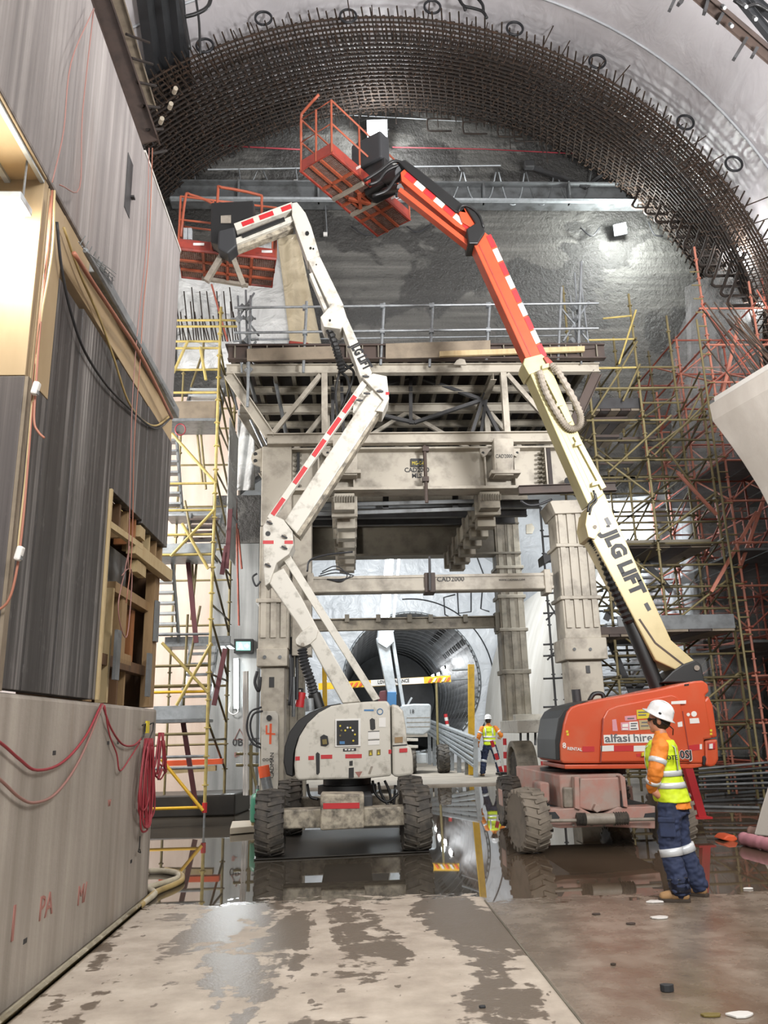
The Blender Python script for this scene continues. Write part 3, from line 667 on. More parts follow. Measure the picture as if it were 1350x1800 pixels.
# twin column behind the leg with its two rows of bolts
gpart('leg_column', MB().bb((gx(513, 900), YG0+.25, gz(520, 1150)), (gx(546, 900), YG0+.75, gz(520, 800))), 'cream_steel', 0.01)
for xx in (519, 528):
    for y in range(800, 870, 9): bar('flange_bolt', at(xx, y, YG0+.25), at(xx, y, YG0+.13), .03, 'olive_steel', G, 6)
gpart('splice_gap', MB().bb((gx(521, 830), YG0+.1, gz(520, 856)), (gx(526, 830), YG0+.25, gz(520, 792))), 'black', 0)
# front right leg
gpart('leg_capital', MB().prism([at(966, 880, YG0-.1), at(1052, 877, YG0-.1), at(1048, 900, YG0-.1), at(976, 903, YG0-.1)], (0, .85, 0)), 'cream_steel', 0.01)
column(XR0, XR1, YG0, .62, gz(1015, 1122), gz(1015, 895), 'cream_steel', 4, ((gz(1015, 962), .07), (gz(1015, 1054), .07)))
gpart('leg_collar', MB().bb((XR0-.06, YG0-.1, gz(1015, 1160)), (XR1+.06, YG0+.72, gz(1015, 1122))), 'cream_steel', 0.02)
gpart('foot_column', MB().bb((XR0+.03, YG0+.04, .45), (XR1-.03, YG0+.58, gz(1015, 1160))), 'cream_steel', 0.015)
gpart('foot_slot', MB().bb((gx(1031, 1177), YG0+.02, gz(1030, 1183)), (gx(1038, 1177), YG0+.06, gz(1030, 1170))), 'black', 0)
for x in (1010, 1038): bar('collar_bolt', at(x, 1141, YG0-.09), at(x, 1141, YG0-.13), .03, 'grey_steel', G, 8)
# rear legs
XQ0, XQ1 = gx(880, 1100, YG1), gx(924, 1100, YG1)
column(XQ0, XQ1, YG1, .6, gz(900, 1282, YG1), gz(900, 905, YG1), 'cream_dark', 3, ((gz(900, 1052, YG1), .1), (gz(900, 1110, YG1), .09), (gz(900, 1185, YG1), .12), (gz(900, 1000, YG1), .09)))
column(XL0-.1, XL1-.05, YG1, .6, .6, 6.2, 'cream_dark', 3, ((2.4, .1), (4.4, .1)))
gpart('lifting_lug', MB().ppoly([(925, 922), (935, 920), (940, 928), (936, 938), (925, 938)], YG1+.1, YG1+.15), 'cream_dark', 0)
# travelling wheels under the legs
def road_wheel(c, r, wd, ax=(1, 0, 0), mat='rubber', rimmat='rim', parent=None, lugs=22, name='wheel'):
    c = V(c); a = V(ax).normalized(); m = MB(); b = wd/2
    m.lathe([(r*.58, -b*.9), (r*.80, -b*1.0), (r*.92, -b*.86), (r*.935, -b*.5), (r*.935, b*.5), (r*.92, b*.86), (r*.80, b*1.0), (r*.58, b*.9)], c, a, 36)
    x, y, z = basis(a)
    for i in range(lugs):                                # chevron lugs, one bar each side of the centre line
        for s in (-1, 1):
            an = 2*PI*(i+(0.5 if s > 0 else 0))/lugs; an2 = an+1.0*PI/lugs
            d1 = x*math.cos(an)+y*math.sin(an); d2 = x*math.cos(an2)+y*math.sin(an2)
            t1 = -x*math.sin(an)+y*math.cos(an); t2 = -x*math.sin(an2)+y*math.cos(an2); lw = r*.075
            P = []
            for dd, tt, h, rr, rr0 in ((d1, t1, s*b*1.03, r*.93, r*.80), (d2, t2, -s*b*.10, r*1.0, r*.90)):
                P += [c+dd*rr0-tt*lw+z*h, c+dd*rr0+tt*lw+z*h, c+dd*rr+tt*lw*.8+z*h, c+dd*rr-tt*lw*.8+z*h]
            m.add(P, [(0, 1, 2, 3), (7, 6, 5, 4), (0, 4, 5, 1), (1, 5, 6, 2), (2, 6, 7, 3), (3, 7, 4, 0)])
    w_ = m.obj(name, mat, parent, True, autosmooth=0.5)
    q = MB(); q.lathe([(0.001, -b*.35), (r*.20, -b*.35), (r*.22, -b*.15), (r*.46, -b*.1), (r*.52, -b*.75), (r*.6, -b*.8), (r*.6, b*.8), (r*.52, b*.75), (r*.46, b*.1), (r*.22, b*.15), (r*.20, b*.35), (.001, b*.35)], c, a, 28)
    q.obj('rim', rimmat, w_, True, autosmooth=0.6)
    for i in range(8):
        an = 2*PI*i/8; d = (x*math.cos(an)+y*math.sin(an))*r*.33
        bar('wheel_nut', c+d-a*b*.2, c+d+a*b*.2, r*.035, 'grey_steel', w_, 6)
    return w_
wc = atz(917, 1398, 0); wc = V((wc.x, 19.9, .53))
road_wheel(wc, .53, .34, (1, .1, 0), 'rubber', 'rim', G, 20, 'travel_wheel')
fm = MB(); fa = [math.radians(d) for d in range(-10, 191, 12)]
fm.prism([wc+V((-.24, .74*math.cos(a), .74*math.sin(a))) for a in fa]+[wc+V((-.24, .60*math.cos(a), .60*math.sin(a))) for a in fa[::-1]], (.48, 0, 0)); gpart('wheel_fork', fm, 'cream_dark', 0.02)
gpart('foot_beam', MB().bb((XQ0-.1, 19.4, 1.45), (XQ1+.25, 21.6, 1.75)), 'lift_white', 0.02)
gpart('foot_plate', MB().bb((gx(905, 1265, 20), 19.9, gz(905, 1284, 20)), (gx(992, 1265, 20), 20.2, gz(905, 1256, 20))), 'lift_white', 0.01)
for i in range(5): bar('jack_bolt', at(915+i*13, 1284, 20.05), at(915+i*13, 1310, 20.05), .03, 'grey_steel', G, 6)
for X_, Y_ in ((XL0+.3, 15.4), (XL0+.25, 21.4), (XR0+.35, 15.5)):
    gpart('base_block', MB().bb((X_-.3, Y_-.3, 0.0), (X_+.3, Y_+.3, .62)), 'cream_dark', 0.02)
# header beams: web, flanges, stiffeners
def header(Y, x0, x1, zb, zt, mat, stiff):
    gpart('header_web', MB().bb((x0, Y+.22, zb), (x1, Y+.27, zt)), mat, 0)
    gpart('header_flange', MB().bb((x0, Y, zb-.06), (x1, Y+.5, zb)), mat, 0.006)
    gpart('header_flange', MB().bb((x0, Y, zt), (x1, Y+.5, zt+.04)), mat, 0.006)
    for x in stiff: gpart('stiffener', MB().bb((x-.015, Y+.02, zb), (x+.015, Y+.22, zt)), mat, 0)
header(YG0-.05, gx(513, 820), gx(1003, 820), Z_HB, Z_HT, 'cream_steel', [gx(p, 820) for p in (560, 622, 853, 905, 960)])
header(YG1-.1, XL0, XQ1, Z_HB, Z_HT, 'olive_steel', [-1.0, 0.2, 3.2, 4.4])
for Y_, xs in ((YG0-.05, (954, 962)), ):
    for xx in xs:
        for y in range(797, 862, 8): bar('flange_bolt', at(xx, y, Y_+.2), at(xx-8, y, Y_+.05), .022, 'olive_steel', G, 6)
gpart('splice_gap', MB().bb((gx(963, 820), YG0+.0, Z_HB), (gx(970, 820), YG0+.16, Z_HT)), 'joist_dark', 0)
bar('jack_pin', at(998, 845, YG0-.02), at(998, 845, YG0-.15), .07, 'black', G, 12)
for pxs in ((585, 628), (868, 903)):                      # bracket boxes
    p = MB(); x0, x1 = pxs; Yb = YG0-.32
    p.prism([at(x0, 770, Yb), at(x1, 770, Yb), at(x1, 835, Yb), at(x0+2, 835, Yb)], (0, .28, 0)); gpart('bracket_box', p, 'cream_steel', 0.012)
    q = MB(); q.prism([at(x0+4, 812, Yb-.02), at(x1-3, 812, Yb-.02), at(x1-6, 832, Yb-.02), at(x0+7, 832, Yb-.02)], (0, .03, 0)); gpart('bracket_plate', q, 'cream_steel', 0.01)
    gpart('bracket_shelf', MB().bb((gx(x0-10, 838), Yb-.05, gz(x0, 842)), (gx(x1+6, 838), YG0, gz(x0, 836))), 'cream_steel', 0.006)
    text('CAD2000', at(x0+3, 805, Yb-.005), (1, 0, 0), (0, 0, 1), .11, 'ink', G, squeeze=.75)
for x, d in ((575, 1), (618, -1), (850, -1), (908, 1)):   # lifting ears under the chord
    e = MB(); e.ppoly([(x-d*14, 788), (x+d*6, 788), (x+d*6, 796), (x, 803), (x-d*5, 800)], YG0-.22, YG0-.17); gpart('lifting_ear', e, 'cream_steel', 0)
    bar('ear_hole', at(x+d, 796, YG0-.225), at(x+d, 796, YG0-.165), .03, 'black', G, 8)
e = MB(); e.ppoly([(460, 787), (449, 792), (443, 798), (441, 806), (444, 814), (450, 817), (460, 820)], YG0+.1, YG0+.18); gpart('lifting_lug', e, 'cream_steel', 0.006)
for y in (798, 810): bar('ear_hole', at(449, y, YG0+.09), at(449, y, YG0+.19), .04, 'black', G, 10)
e = MB(); e.ppoly([(797, 641), (803, 633), (809, 630), (817, 632), (820, 641)], YG0-.4, YG0-.36); gpart('lifting_ear', e, 'cream_steel', 0)
# name board and painted name on the header
Ys_ = YG0+.15
sg = MB(); sg.ppoly([(722, 806), (747, 806), (747, 820), (722, 820)], YG0+.13, YG0+.16); gpart('number_plate', sg, 'black', 0)
text('MG-C-01', at(724, 817, YG0+.125), (1, 0, 0), (0, 0, 1), .105, 'sign_yellow', G, squeeze=.72)
text('CAD2000', at(711, 830, YG0+.165), (1, 0, 0), (0, 0, 1), .135, 'ink', G, squeeze=.9, bold=.02)
text('MLS', at(724, 840, YG0+.165), (1, 0, 0), (0, 0, 1), .135, 'ink', G, squeeze=.9, bold=.02)
bar('hanger_rod', at(746, 783, YG0-.1), at(750, 884, YG0-.1), .035, 'brown_steel', G, 8)
for y in (790, 843): gpart('hanger_clamp', MB().box(at(748, y, YG0-.1), (.13, .12, .1)), 'brown_steel', 0.006)
# deck trusses: four frames one behind the other
FR = (14.85, 16.9, 19.0, 21.1)
XD0, XD1 = gx(398, 655, FR[0]), gx(1053, 650, FR[0]); XC0, XC1 = gx(470, 776, FR[0]), gx(1005, 768, FR[0])
for i, Y in enumerate(FR):
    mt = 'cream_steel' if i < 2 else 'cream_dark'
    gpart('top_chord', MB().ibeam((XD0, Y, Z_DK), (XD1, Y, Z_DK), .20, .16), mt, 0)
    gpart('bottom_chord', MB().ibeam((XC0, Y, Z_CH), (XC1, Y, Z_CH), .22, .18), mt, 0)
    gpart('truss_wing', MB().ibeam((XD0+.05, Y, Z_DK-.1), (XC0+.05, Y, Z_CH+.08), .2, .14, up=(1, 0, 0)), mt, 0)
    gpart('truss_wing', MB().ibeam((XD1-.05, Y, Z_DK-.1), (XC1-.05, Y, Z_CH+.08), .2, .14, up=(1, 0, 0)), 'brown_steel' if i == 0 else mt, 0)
    xa, xb = gx(571, 710), gx(885, 710)
    for x, s in ((xa, -1), (xb, 1)):
        gpart('truss_post', MB().ibeam((x, Y, Z_CH+.1), (x, Y, Z_DK-.08), .14, .12, up=(0, 1, 0)), mt, 0)
        block('truss_diagonal', (x+s*.08, Y, Z_DK-.12), (x+s*1.05, Y, Z_CH+.1), .09, .09, mt, G)
    if i:
        block('truss_diagonal', (xa+.1, Y, Z_CH+.3), ((xa+xb)/2, Y, Z_DK-.1), .08, .08, mt, G); block('truss_diagonal', (xb-.1, Y, Z_CH+.3), ((xa+xb)/2, Y, Z_DK-.1), .08, .08, mt, G)
for Y in (15.9, 17.9, 20.0): gpart('purlin', MB().ibeam((XD0+.3, Y, Z_DK+.02), (XD1-.3, Y, Z_DK+.02), .15, .1), 'cream_dark', 0)
# dark bracing between the frames
Yb = 15.9
for a, b in (((728, 660), (845, 702)), ((728, 743), (848, 703)), ((728, 660), (655, 683)), ((655, 726), (728, 743)), ((865, 650), (830, 760)), ((722, 660), (722, 745)), ((848, 705), (876, 760)), ((860, 662), (846, 760)), ((585, 665), (585, 760)), ((600, 668), (604, 760))):
    block('wind_brace', at(*a, Yb), at(*b, Yb), .09, .07, 'dark_steel', G)
for X_ in (gx(571, 710)+.25, gx(885, 710)-.2): gpart('side_truss_chord', MB().ibeam((X_, FR[0], Z_DK-.15), (X_, FR[-1], Z_DK-.15), .18, .12), 'cream_dark', 0)
# front edge beam, joists, plywood deck
gpart('edge_beam', MB().ibeam((gx(406, 625), 14.65, Z_DK+.27), (gx(1052, 620), 14.65, Z_DK+.27), .32, .16), 'brown_steel', 0)
for i in range(24):
    x = XD0+.2+(XD1-XD0-.3)*i/23; gpart('web_plate', MB().bb((x-.012, 14.57, Z_DK+.13), (x+.012, 14.64, Z_DK+.41)), 'olive_steel', 0)
for i in range(20):
    x = XD0+.15+(XD1-XD0-.3)*i/19; block('joist', (x, 14.75, Z_DK+.22), (x, 21.3, Z_DK+.22), .08, .2, 'olive_steel', G)
gpart('deck_sheet', MB().bb((XD0, 14.6, Z_DK+.43), (XD1, 21.3, Z_DK+.46)), 'joist_dark', 0)
# kick boards and loose timber on the edge
for px, m, z in (([(434, 634), (434, 613), (590, 608), (590, 630)], 'kick_board', 14.55), ([(678, 630), (678, 604), (862, 598), (862, 626)], 'kick_board', 14.55), ([(862, 626), (862, 612), (1046, 605), (1046, 612)], 'brown_steel', 14.6)):
    k = MB(); k.ppoly(px, z, z+.04); gpart('kick_board', k, m, 0)
k = MB(); k.ppoly([(773, 626), (773, 617), (1028, 608), (1028, 617)], 14.45, 14.52); gpart('loose_board', k, 'timber_pale', 0.004)
k = MB(); k.ppoly([(508, 598), (542, 602), (546, 612), (506, 612)], 15.2, 15.6); gpart('orange_bag', k, 'basket_orange', 0.02)
# guard rails of the deck, galvanised tube and clips
def rail(name, a, b, r=.026, mat='galv'): return bar(name, a, b, r, mat, G, 8)
RY = 14.62
for x, y0, y1 in ((437, 520, 715), (535, 530, 655), (671, 533, 642), (757, 533, 645), (857, 532, 632), (983, 505, 632), (1018, 460, 622)): rail('rail_post', at(x-2, y1, RY), at(x+4, y0, RY), .03)
for y0, y1 in ((541, 533), (585, 577)): rail('guard_rail', at(412, y0, RY-.05), at(1052, y1, RY-.05))
for y0, y1 in ((548, 541), (588, 582)): rail('guard_rail', at(430, y0, 20.8)+V((0, 0, -.9)), at(1000, y1, 20.8)+V((0, 0, -.9)))
for x in (671, 757, 857, 535):
    for y in (541, 585): gpart('rail_clip', MB().box(at(x+1, y-(x-535)*.0125, RY-.02), (.09, .1, .09)), 'galv', 0)
# bundle of tube, clips and braces at the left and right ends of the railing
for a, b in (((418, 520), (425, 655)), ((432, 510), (436, 690)), ((405, 560), (450, 560)), ((410, 600), (455, 596)), ((423, 600), (447, 640)), ((447, 515), (418, 560)), ((425, 640), (450, 600)), ((427, 555), (455, 590)), ((1002, 520), (1014, 600)), ((1022, 505), (1035, 610)), ((990, 600), (1035, 530)), ((985, 540), (1035, 600)), ((1010, 480), (1022, 640))):
    rail('rail_brace', at(*a, RY+.12), at(*b, RY+.12), .022)
for x, y in ((434, 540), (425, 541), (437, 585), (420, 560), (445, 620), (432, 600), (440, 560), (1010, 540), (1022, 580), (1015, 560), (1005, 600), (437, 650)): gpart('rail_clip', MB().box(at(x, y, RY+.05), (.11, .12, .11), basis((.5, .3, .8))), 'grey_steel', 0.01)
# props hanging under the left wing
for a, b in (((437, 660), (450, 707)), ((483, 665), (500, 748)), ((500, 748), (503, 765))): bar('wing_prop', at(*a, 15.8), at(*b, 15.8), .04, 'grey_steel', G, 8)
for a, b in (((402, 655), (417, 720)), ((440, 738), (462, 785)), ((446, 732), (470, 782))): bar('wing_prop', at(*a, 15.4), at(*b, 15.4), .025, 'galv', G, 8)
# longitudinal box beams under the header with their stepped saddles
for X_, m in ((gx(605, 860), 'cream_steel'), (gx(862, 860), 'cream_dark')):
    gpart('runner_beam', MB().bb((X_-.2, 15.1, Z_HB-.42), (X_+.2, 21.3, Z_HB-.08)), m, 0.01)
    for k in range(7):
        y = 15.4+k*.9; gpart('saddle_plate', MB().bb((X_-.26, y, Z_HB-.48), (X_+.26, y+.12, Z_HB-.06)), m, 0.006)
    for k in range(6):
        y = 15.8+k*.9; gpart('saddle_block', MB().bb((X_-.16, y, Z_HB-.62), (X_+.22, y+.34, Z_HB-.42)), m, 0.01)
    for k in range(9): bar('flange_bolt', (X_-.2+k*.05, 15.05, Z_HB-.15), (X_-.2+k*.05, 15.05, Z_HB-.28), .016, 'olive_steel', G, 5)
for Y_, py, m in ((16.2, 889, 'grey_steel'), (17.4, 904, 'dark_steel'), (18.7, 917, 'dark_steel')):
    zc = gz(720, py, Y_); gpart('cross_beam', MB().ibeam((XL1, Y_, zc), (XR0, Y_, zc), .17, .14), m, 0)
for x in (678, 800): block('hanger', at(x, 858, 15.9), at(x, 895, 15.9), .12, .08, 'dark_steel', G, (0, 1, 0))
for a, b in (((500, 890), (870, 880)), ((520, 905), (880, 893))): block('service_rail', at(*a, 15.7), at(*b, 15.7), .05, .07, 'grey_steel', G)
gpart('stub_beam', MB().ibeam(at(912, 862, 14.9), at(1082, 856, 14.9), .17, .14), 'brown_steel', 0)
# tie beams between the legs
b1 = MB(); zb, zt = gz(760, 1037), gz(760, 1008); b1.bb((gx(541, 1022), YG0+.12, zb), (gx(975, 1020), YG0+.42, zt)); tie = gpart('tie_beam', b1, 'cream_steel', 0.012)
for z in (zb+.04, zt-.03): block('tie_lip', (gx(541, 1022), YG0+.11, z), (gx(975, 1020), YG0+.11, z), .03, .05, 'cream_steel', G)
for x in (545, 965): gpart('end_plate', MB().bb((gx(x, 1022)-.06, YG0+.06, zb-.08), (gx(x, 1022)+.06, YG0+.5, zt+.06)), 'cream_steel', 0.008)
gpart('tie_clamp', MB().bb((gx(747, 1020), YG0+.06, zb-.03), (gx(766, 1020), YG0+.48, zt+.03)), 'brown_steel', 0.01)
bar('clamp_rod', at(756, 1038, YG0), at(755, 978, YG0), .025, 'dark_steel', G, 8)
text('CAD2000', at(768, 1022, YG0+.105), (1, 0, 0), (0, 0, 1), .13, 'ink', G)
text('WWW.CADMAN.COM', at(877, 1021, YG0+.105), (1, 0, 0), (0, 0, 1), .05, 'ink', G)
zb2, zt2 = gz(720, 1105, YG1), gz(720, 1084, YG1)
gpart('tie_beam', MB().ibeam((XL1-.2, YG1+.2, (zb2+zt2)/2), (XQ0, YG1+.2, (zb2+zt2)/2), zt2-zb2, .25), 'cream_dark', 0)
for x in (610, 665, 720, 757, 818): gpart('tie_bracket', MB().box(at(x, 1087, YG1+.05), (.12, .1, .2)), 'olive_steel', 0)
gpart('end_plate', MB().box(at(873, 1094, YG1+.15), (.12, .3, .5)), 'olive_steel', 0.006)
# loose cable coils and hoses on the gantry
cc = MB()
for k in range(3): cc.tube(smooth_path([at(560+k*3, 1013-k*4, YG0+.1), at(590, 1007-6*k, YG0+.08), at(622-k*6, 1012-k, YG0+.1), at(600, 1018+k*2, YG0+.08), at(575, 1018, YG0+.1)], 4), .012, 5)
cc.obj('cable_coil', 'black_cable', G, True)
for pts, r in (([(462, 1250), (446, 1255), (440, 1275), (446, 1300), (462, 1310)], .02), ([(460, 1243), (440, 1252), (434, 1280), (444, 1306), (462, 1316)], .02), ([(452, 1180), (448, 1200), (455, 1215), (458, 1190)], .03), ([(452, 1008), (444, 1015), (450, 1030), (458, 1022)], .02), ([(540, 1005), (545, 985), (575, 975), (620, 970)], .02), ([(915, 880), (930, 888), (950, 886), (970, 878)], .025), ([(510, 1150), (512, 1200), (508, 1240)], .025)):
    MB().tube(smooth_path([at(x, y, YG0-.15) for x, y in pts], 5), r, 6).obj('hydraulic_hose', 'black_cable', G, True)
# hoses, bottles and grab rails behind the left leg
for x, y0, y1, m, r in ((512, 1120, 1240, 'charcoal', .05), (522, 1130, 1230, 'black_cable', .03), (516, 1190, 1260, 'grey_steel', .035)): bar('jack_ram', at(x, y1, YG0+.4), at(x, y0, YG0+.4), r, m, G, 8)
# ================================================================== scaffolds
def standard(par, x, y, z0, z1, mat, step=.5, r=.026):
    bar('standard', (x, y, z0), (x, y, z1), r, mat, par, 8)
    z = z0+.3
    while z < z1:
        bar('rosette', (x, y, z-.012), (x, y, z+.012), r*2.0, mat, par, 6); z += step

# ---- stair tower on the left, between the wall end and the exit-sign wall
ST = thing('stair_scaffold', 'yellow scaffold stair tower beside the left concrete wall', 'scaffold', (-3.8, 16.4, 0))
SX0, SX1, SY0, SY1 = -5.05, -2.62, 15.3, 17.6
xm = -3.85
top = at(387, 540, SY0).z
bar('base_jack', (SX1, SY0, 0), (SX1, SY0, .45), .02, 'galv', ST); bar('base_jack', (SX1, SY0, .25), (SX1, SY0, .42), .045, 'red', ST, 8)
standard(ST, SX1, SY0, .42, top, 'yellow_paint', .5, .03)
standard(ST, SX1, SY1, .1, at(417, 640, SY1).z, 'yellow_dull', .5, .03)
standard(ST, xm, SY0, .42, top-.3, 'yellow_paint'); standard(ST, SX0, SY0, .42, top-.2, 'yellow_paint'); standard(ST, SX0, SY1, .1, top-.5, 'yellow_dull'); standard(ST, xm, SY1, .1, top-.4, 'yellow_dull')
for y_, m in ((563, 'yellow_paint'), (574, 'yellow_paint'), (600, 'yellow_paint'), (612, 'yellow_paint'), (650, 'yellow_paint'), (690, 'yellow_paint'), (850, 'yellow_paint'), (897, 'yellow_paint'), (940, 'yellow_paint'), (975, 'yellow_paint'), (1115, 'galv'), (1170, 'yellow_dull'), (1205, 'yellow_dull'), (1216, 'yellow_bright'), (1290, 'yellow_dull'), (1330, 'galv'), (1350, 'galv'), (1420, 'yellow_bright')):
    z = at(330, y_, SY0).z; bar('ledger', (SX0-.3, SY0, z), (SX1+(.35 if y_ < 600 else 0), SY0, z), .026, m, ST)
for z in (1.4, 2.6, 3.9, 4.9, 5.6, 6.6, 7.6, 8.5, 9.0): bar('ledger', (SX0, SY1, z), (SX1, SY1, z), .024, 'yellow_dull', ST); bar('transom', (SX1, SY0, z+.1), (SX1, SY1, z+.1), .022, 'olive_paint', ST)
for k in range(9):                                        # zig-zag bracing on the side facing the gantry
    z = .9+k*.95; bar('side_brace', (SX1, SY0, z+.95), (SX1, SY1, z), .024, 'olive_paint' if k < 7 else 'yellow_dull', ST)
# long diagonal braces on the front
for a, b in (((302, 762), (380, 850)), ((378, 895), (300, 978)), ((285, 1130), (366, 1218)), ((284, 1335), (357, 1425)), ((330, 600), (305, 655)), ((352, 610), (362, 668)), ((366, 1000), (320, 920)), ((372, 1130), (310, 1240))):
    bar('brace', at(*a, SY0-.04), at(*b, SY0-.04), .03, 'yellow_bright' if a[1] > 1300 else 'yellow_paint', ST)
for a, b in (((338, 990), (343, 1130)), ((330, 1080), (322, 1250)), ((346, 985), (336, 1090)), ((345, 745), (356, 850)), ((352, 750), (362, 860)), ((356, 650), (358, 600)), ((325, 880), (345, 990)), ((330, 1180), (352, 1065)), ((336, 680), (358, 615))):
    bar('handrail', at(*a, 16.2), at(*b, 16.2), .026, 'yellow_dull', ST)
for a, b in (((330, 980), (345, 1130)), ((322, 1270), (345, 1420)), ((396, 1140), (376, 1240)), ((398, 960), (390, 1010)), ((405, 895), (398, 1000))):
    block('stringer', at(*a, 16.0), at(*b, 16.0), .05, .09, 'maroon', ST)
# landings (edge boards facing us) and treads of the flights between them
def landing(px0, px1, y0, y1, Y, dep, mat):
    z0, z1 = at(330, y1, Y).z, at(330, y0, Y).z
    MB().bb((at(px0, y0, Y).x, Y, z0), (at(px1, y0, Y).x, Y+.05, z1)).obj('toe_board', mat, ST, bevel=.005)
    MB().bb((at(px0, y0, Y).x, Y, z0-.06), (at(px1, y0, Y).x, Y+dep, z0)).obj('platform', 'galv', ST, bevel=.005)
landing(270, 381, 705, 735, SY0+.05, .8, 'kick_board'); landing(270, 372, 955, 972, SY0+.05, .8, 'galv_light'); landing(270, 363, 1240, 1264, SY0+.05, .8, 'galv_light')
landing(290, 410, 893, 902, 16.9, .7, 'grey_steel'); landing(290, 405, 1119, 1131, 16.9, .7, 'galv')
def flight(x0, x1, ya, za, yb, zb, mat, n=8):
    for i in range(1, n):
        t = i/n; block('stair_tread', (x0, ya+(yb-ya)*t, za+(zb-za)*t), (x1, ya+(yb-ya)*t, za+(zb-za)*t), .24, .045, mat, ST)
    for x in (x0, x1): block('stringer', (x, ya, za), (x, yb, zb), .04, .16, 'galv', ST)
zL = [at(330, 1264, SY0).z, at(330, 972, SY0).z, at(330, 735, SY0).z]; zB = [at(340, 1131, 16.9).z, at(340, 902, 16.9).z]
flight(-3.3, -2.75, 16.0, zL[0], 17.0, zB[0], 'galv', 7); flight(-4.8, -3.55, 17.0, zB[0], 16.0, zL[1], 'galv_light', 8)
flight(-3.4, -2.75, 16.0, zL[1], 17.0, zB[1], 'brown_steel', 7); flight(-4.8, -3.6, 17.0, zB[1], 16.0, zL[2], 'galv', 8); flight(-3.5, -2.75, 16.0, zL[2], 17.0, zL[2]+1.5, 'galv_light', 7)
# net wrapped round the tower's gantry side and a red cable coil tied on it
MB().bb((-2.52, 16.2, 5.2), (-2.5, 17.5, 8.2)).obj('side_sheet', 'membrane_drape', ST)
MB().tube([at(317+9*math.cos(a), 755+10*math.sin(a), SY0-.06) for a in [2*PI*i/14 for i in range(14)]], .014, 5, closed=True).obj('tied_cable', 'red_cable', ST, True)
for a, b in (((420, 1100), (412, 760)), ((425, 1000), (418, 930)), ((400, 600), (372, 500))): bar('orange_tube', at(*a, 18.2), at(*b, 18.2), .025, 'orange_rust', ST)
# clutter at the foot of the tower: orange plank and yellow barrier rails
for a, b, m in (((290, 1342), (392, 1338), 'ink_orange'), ((290, 1356), (380, 1350), 'timber_pale')): block('foot_board', at(*a, 16.8), at(*b, 16.8), .2, .1, m, ST)

# ---- yellow scaffold on the right of the gantry
RS = thing('birdcage_scaffold', 'dull yellow birdcage scaffold between the gantry and the right corbel', 'scaffold', (7.0, 18.2, 0))
RX = [at(1058, 900, 17).x, at(1150, 900, 17).x, at(1262, 900, 17).x]; RYs = [17.0, 18.3, 19.7]
tops = {(0, 0): at(1045, 690, 17).z, (1, 0): at(1107, 517, 17).z, (2, 0): at(1226, 683, 17).z, (0, 1): at(1066, 503, 18.3).z, (1, 1): at(1165, 593, 18.3).z, (2, 1): 11.8, (0, 2): 9.5, (1, 2): 10.6, (2, 2): 11.5}
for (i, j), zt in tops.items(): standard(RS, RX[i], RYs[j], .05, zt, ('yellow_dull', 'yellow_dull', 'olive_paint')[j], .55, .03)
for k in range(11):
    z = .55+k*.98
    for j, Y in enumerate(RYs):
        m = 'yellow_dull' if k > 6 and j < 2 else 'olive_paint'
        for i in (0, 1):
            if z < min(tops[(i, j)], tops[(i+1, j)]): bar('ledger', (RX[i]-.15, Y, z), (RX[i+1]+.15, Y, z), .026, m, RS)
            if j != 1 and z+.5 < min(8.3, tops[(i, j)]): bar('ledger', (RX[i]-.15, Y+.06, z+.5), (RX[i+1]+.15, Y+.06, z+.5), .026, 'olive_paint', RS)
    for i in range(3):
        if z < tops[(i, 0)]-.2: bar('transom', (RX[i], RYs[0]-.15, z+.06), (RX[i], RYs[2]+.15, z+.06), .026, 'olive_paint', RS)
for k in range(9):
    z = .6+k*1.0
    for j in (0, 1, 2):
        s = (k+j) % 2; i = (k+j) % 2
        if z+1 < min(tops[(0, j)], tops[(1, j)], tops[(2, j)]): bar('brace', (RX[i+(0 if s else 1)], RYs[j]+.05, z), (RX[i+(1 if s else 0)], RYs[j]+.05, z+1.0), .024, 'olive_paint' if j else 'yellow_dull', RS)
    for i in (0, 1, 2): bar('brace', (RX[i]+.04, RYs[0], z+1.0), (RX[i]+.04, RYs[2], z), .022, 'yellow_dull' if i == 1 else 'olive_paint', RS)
for a, b in (((1088, 640), (1118, 545)), ((1085, 660), (1120, 600)), ((1095, 705), (1125, 640)), ((1040, 730), (1085, 660)), ((1172, 790), (1250, 900)), ((1210, 735), (1232, 690)), ((1150, 800), (1250, 700)), ((1070, 830), (1180, 730)), ((1060, 560), (1110, 555)), ((1030, 598), (1115, 596)), ((1030, 648), (1118, 646)), ((1040, 683), (1225, 681))):
    bar('brace', at(*a, 16.95), at(*b, 16.95), .024, 'yellow_paint' if a[1] < 660 else 'yellow_dull', RS)
def deck(x0, x1, y0, y1, Y, dep, mat='galv'):
    z0, z1 = at(x0, y1, Y).z, at(x0, y0, Y).z; a, b = at(x0, y0, Y).x, at(x1, y0, Y).x
    MB().bb((a, Y, z0), (b, Y+.04, z1)).obj('toe_board', mat, RS)
    n = 5
    for i in range(n): MB().bb((a+(b-a)*i/n+.01, Y+.02, z0-.05), (a+(b-a)*(i+1)/n-.01, Y+dep, z0)).obj('deck_plank', 'brown_steel' if i % 2 else 'kick_board', RS)
deck(1036, 1125, 700, 718, 17.1, 2.6, 'dark_steel'); deck(1085, 1290, 1083, 1108, 16.6, 2.4, 'grey_steel'); deck(1070, 1250, 950, 960, 17.2, 2.4, 'olive_steel'); deck(1010, 1110, 1103, 1116, 15.9, .6, 'brown_steel')
for a, b in (((1090, 775), (1150, 772)), ((1040, 770), (1085, 770)), ((1040, 740), (1100, 738)), ((1040, 820), (1110, 816))): block('deck_plank', at(*a, 17.6), at(*b, 17.6), .3, .06, 'brown_steel', RS)
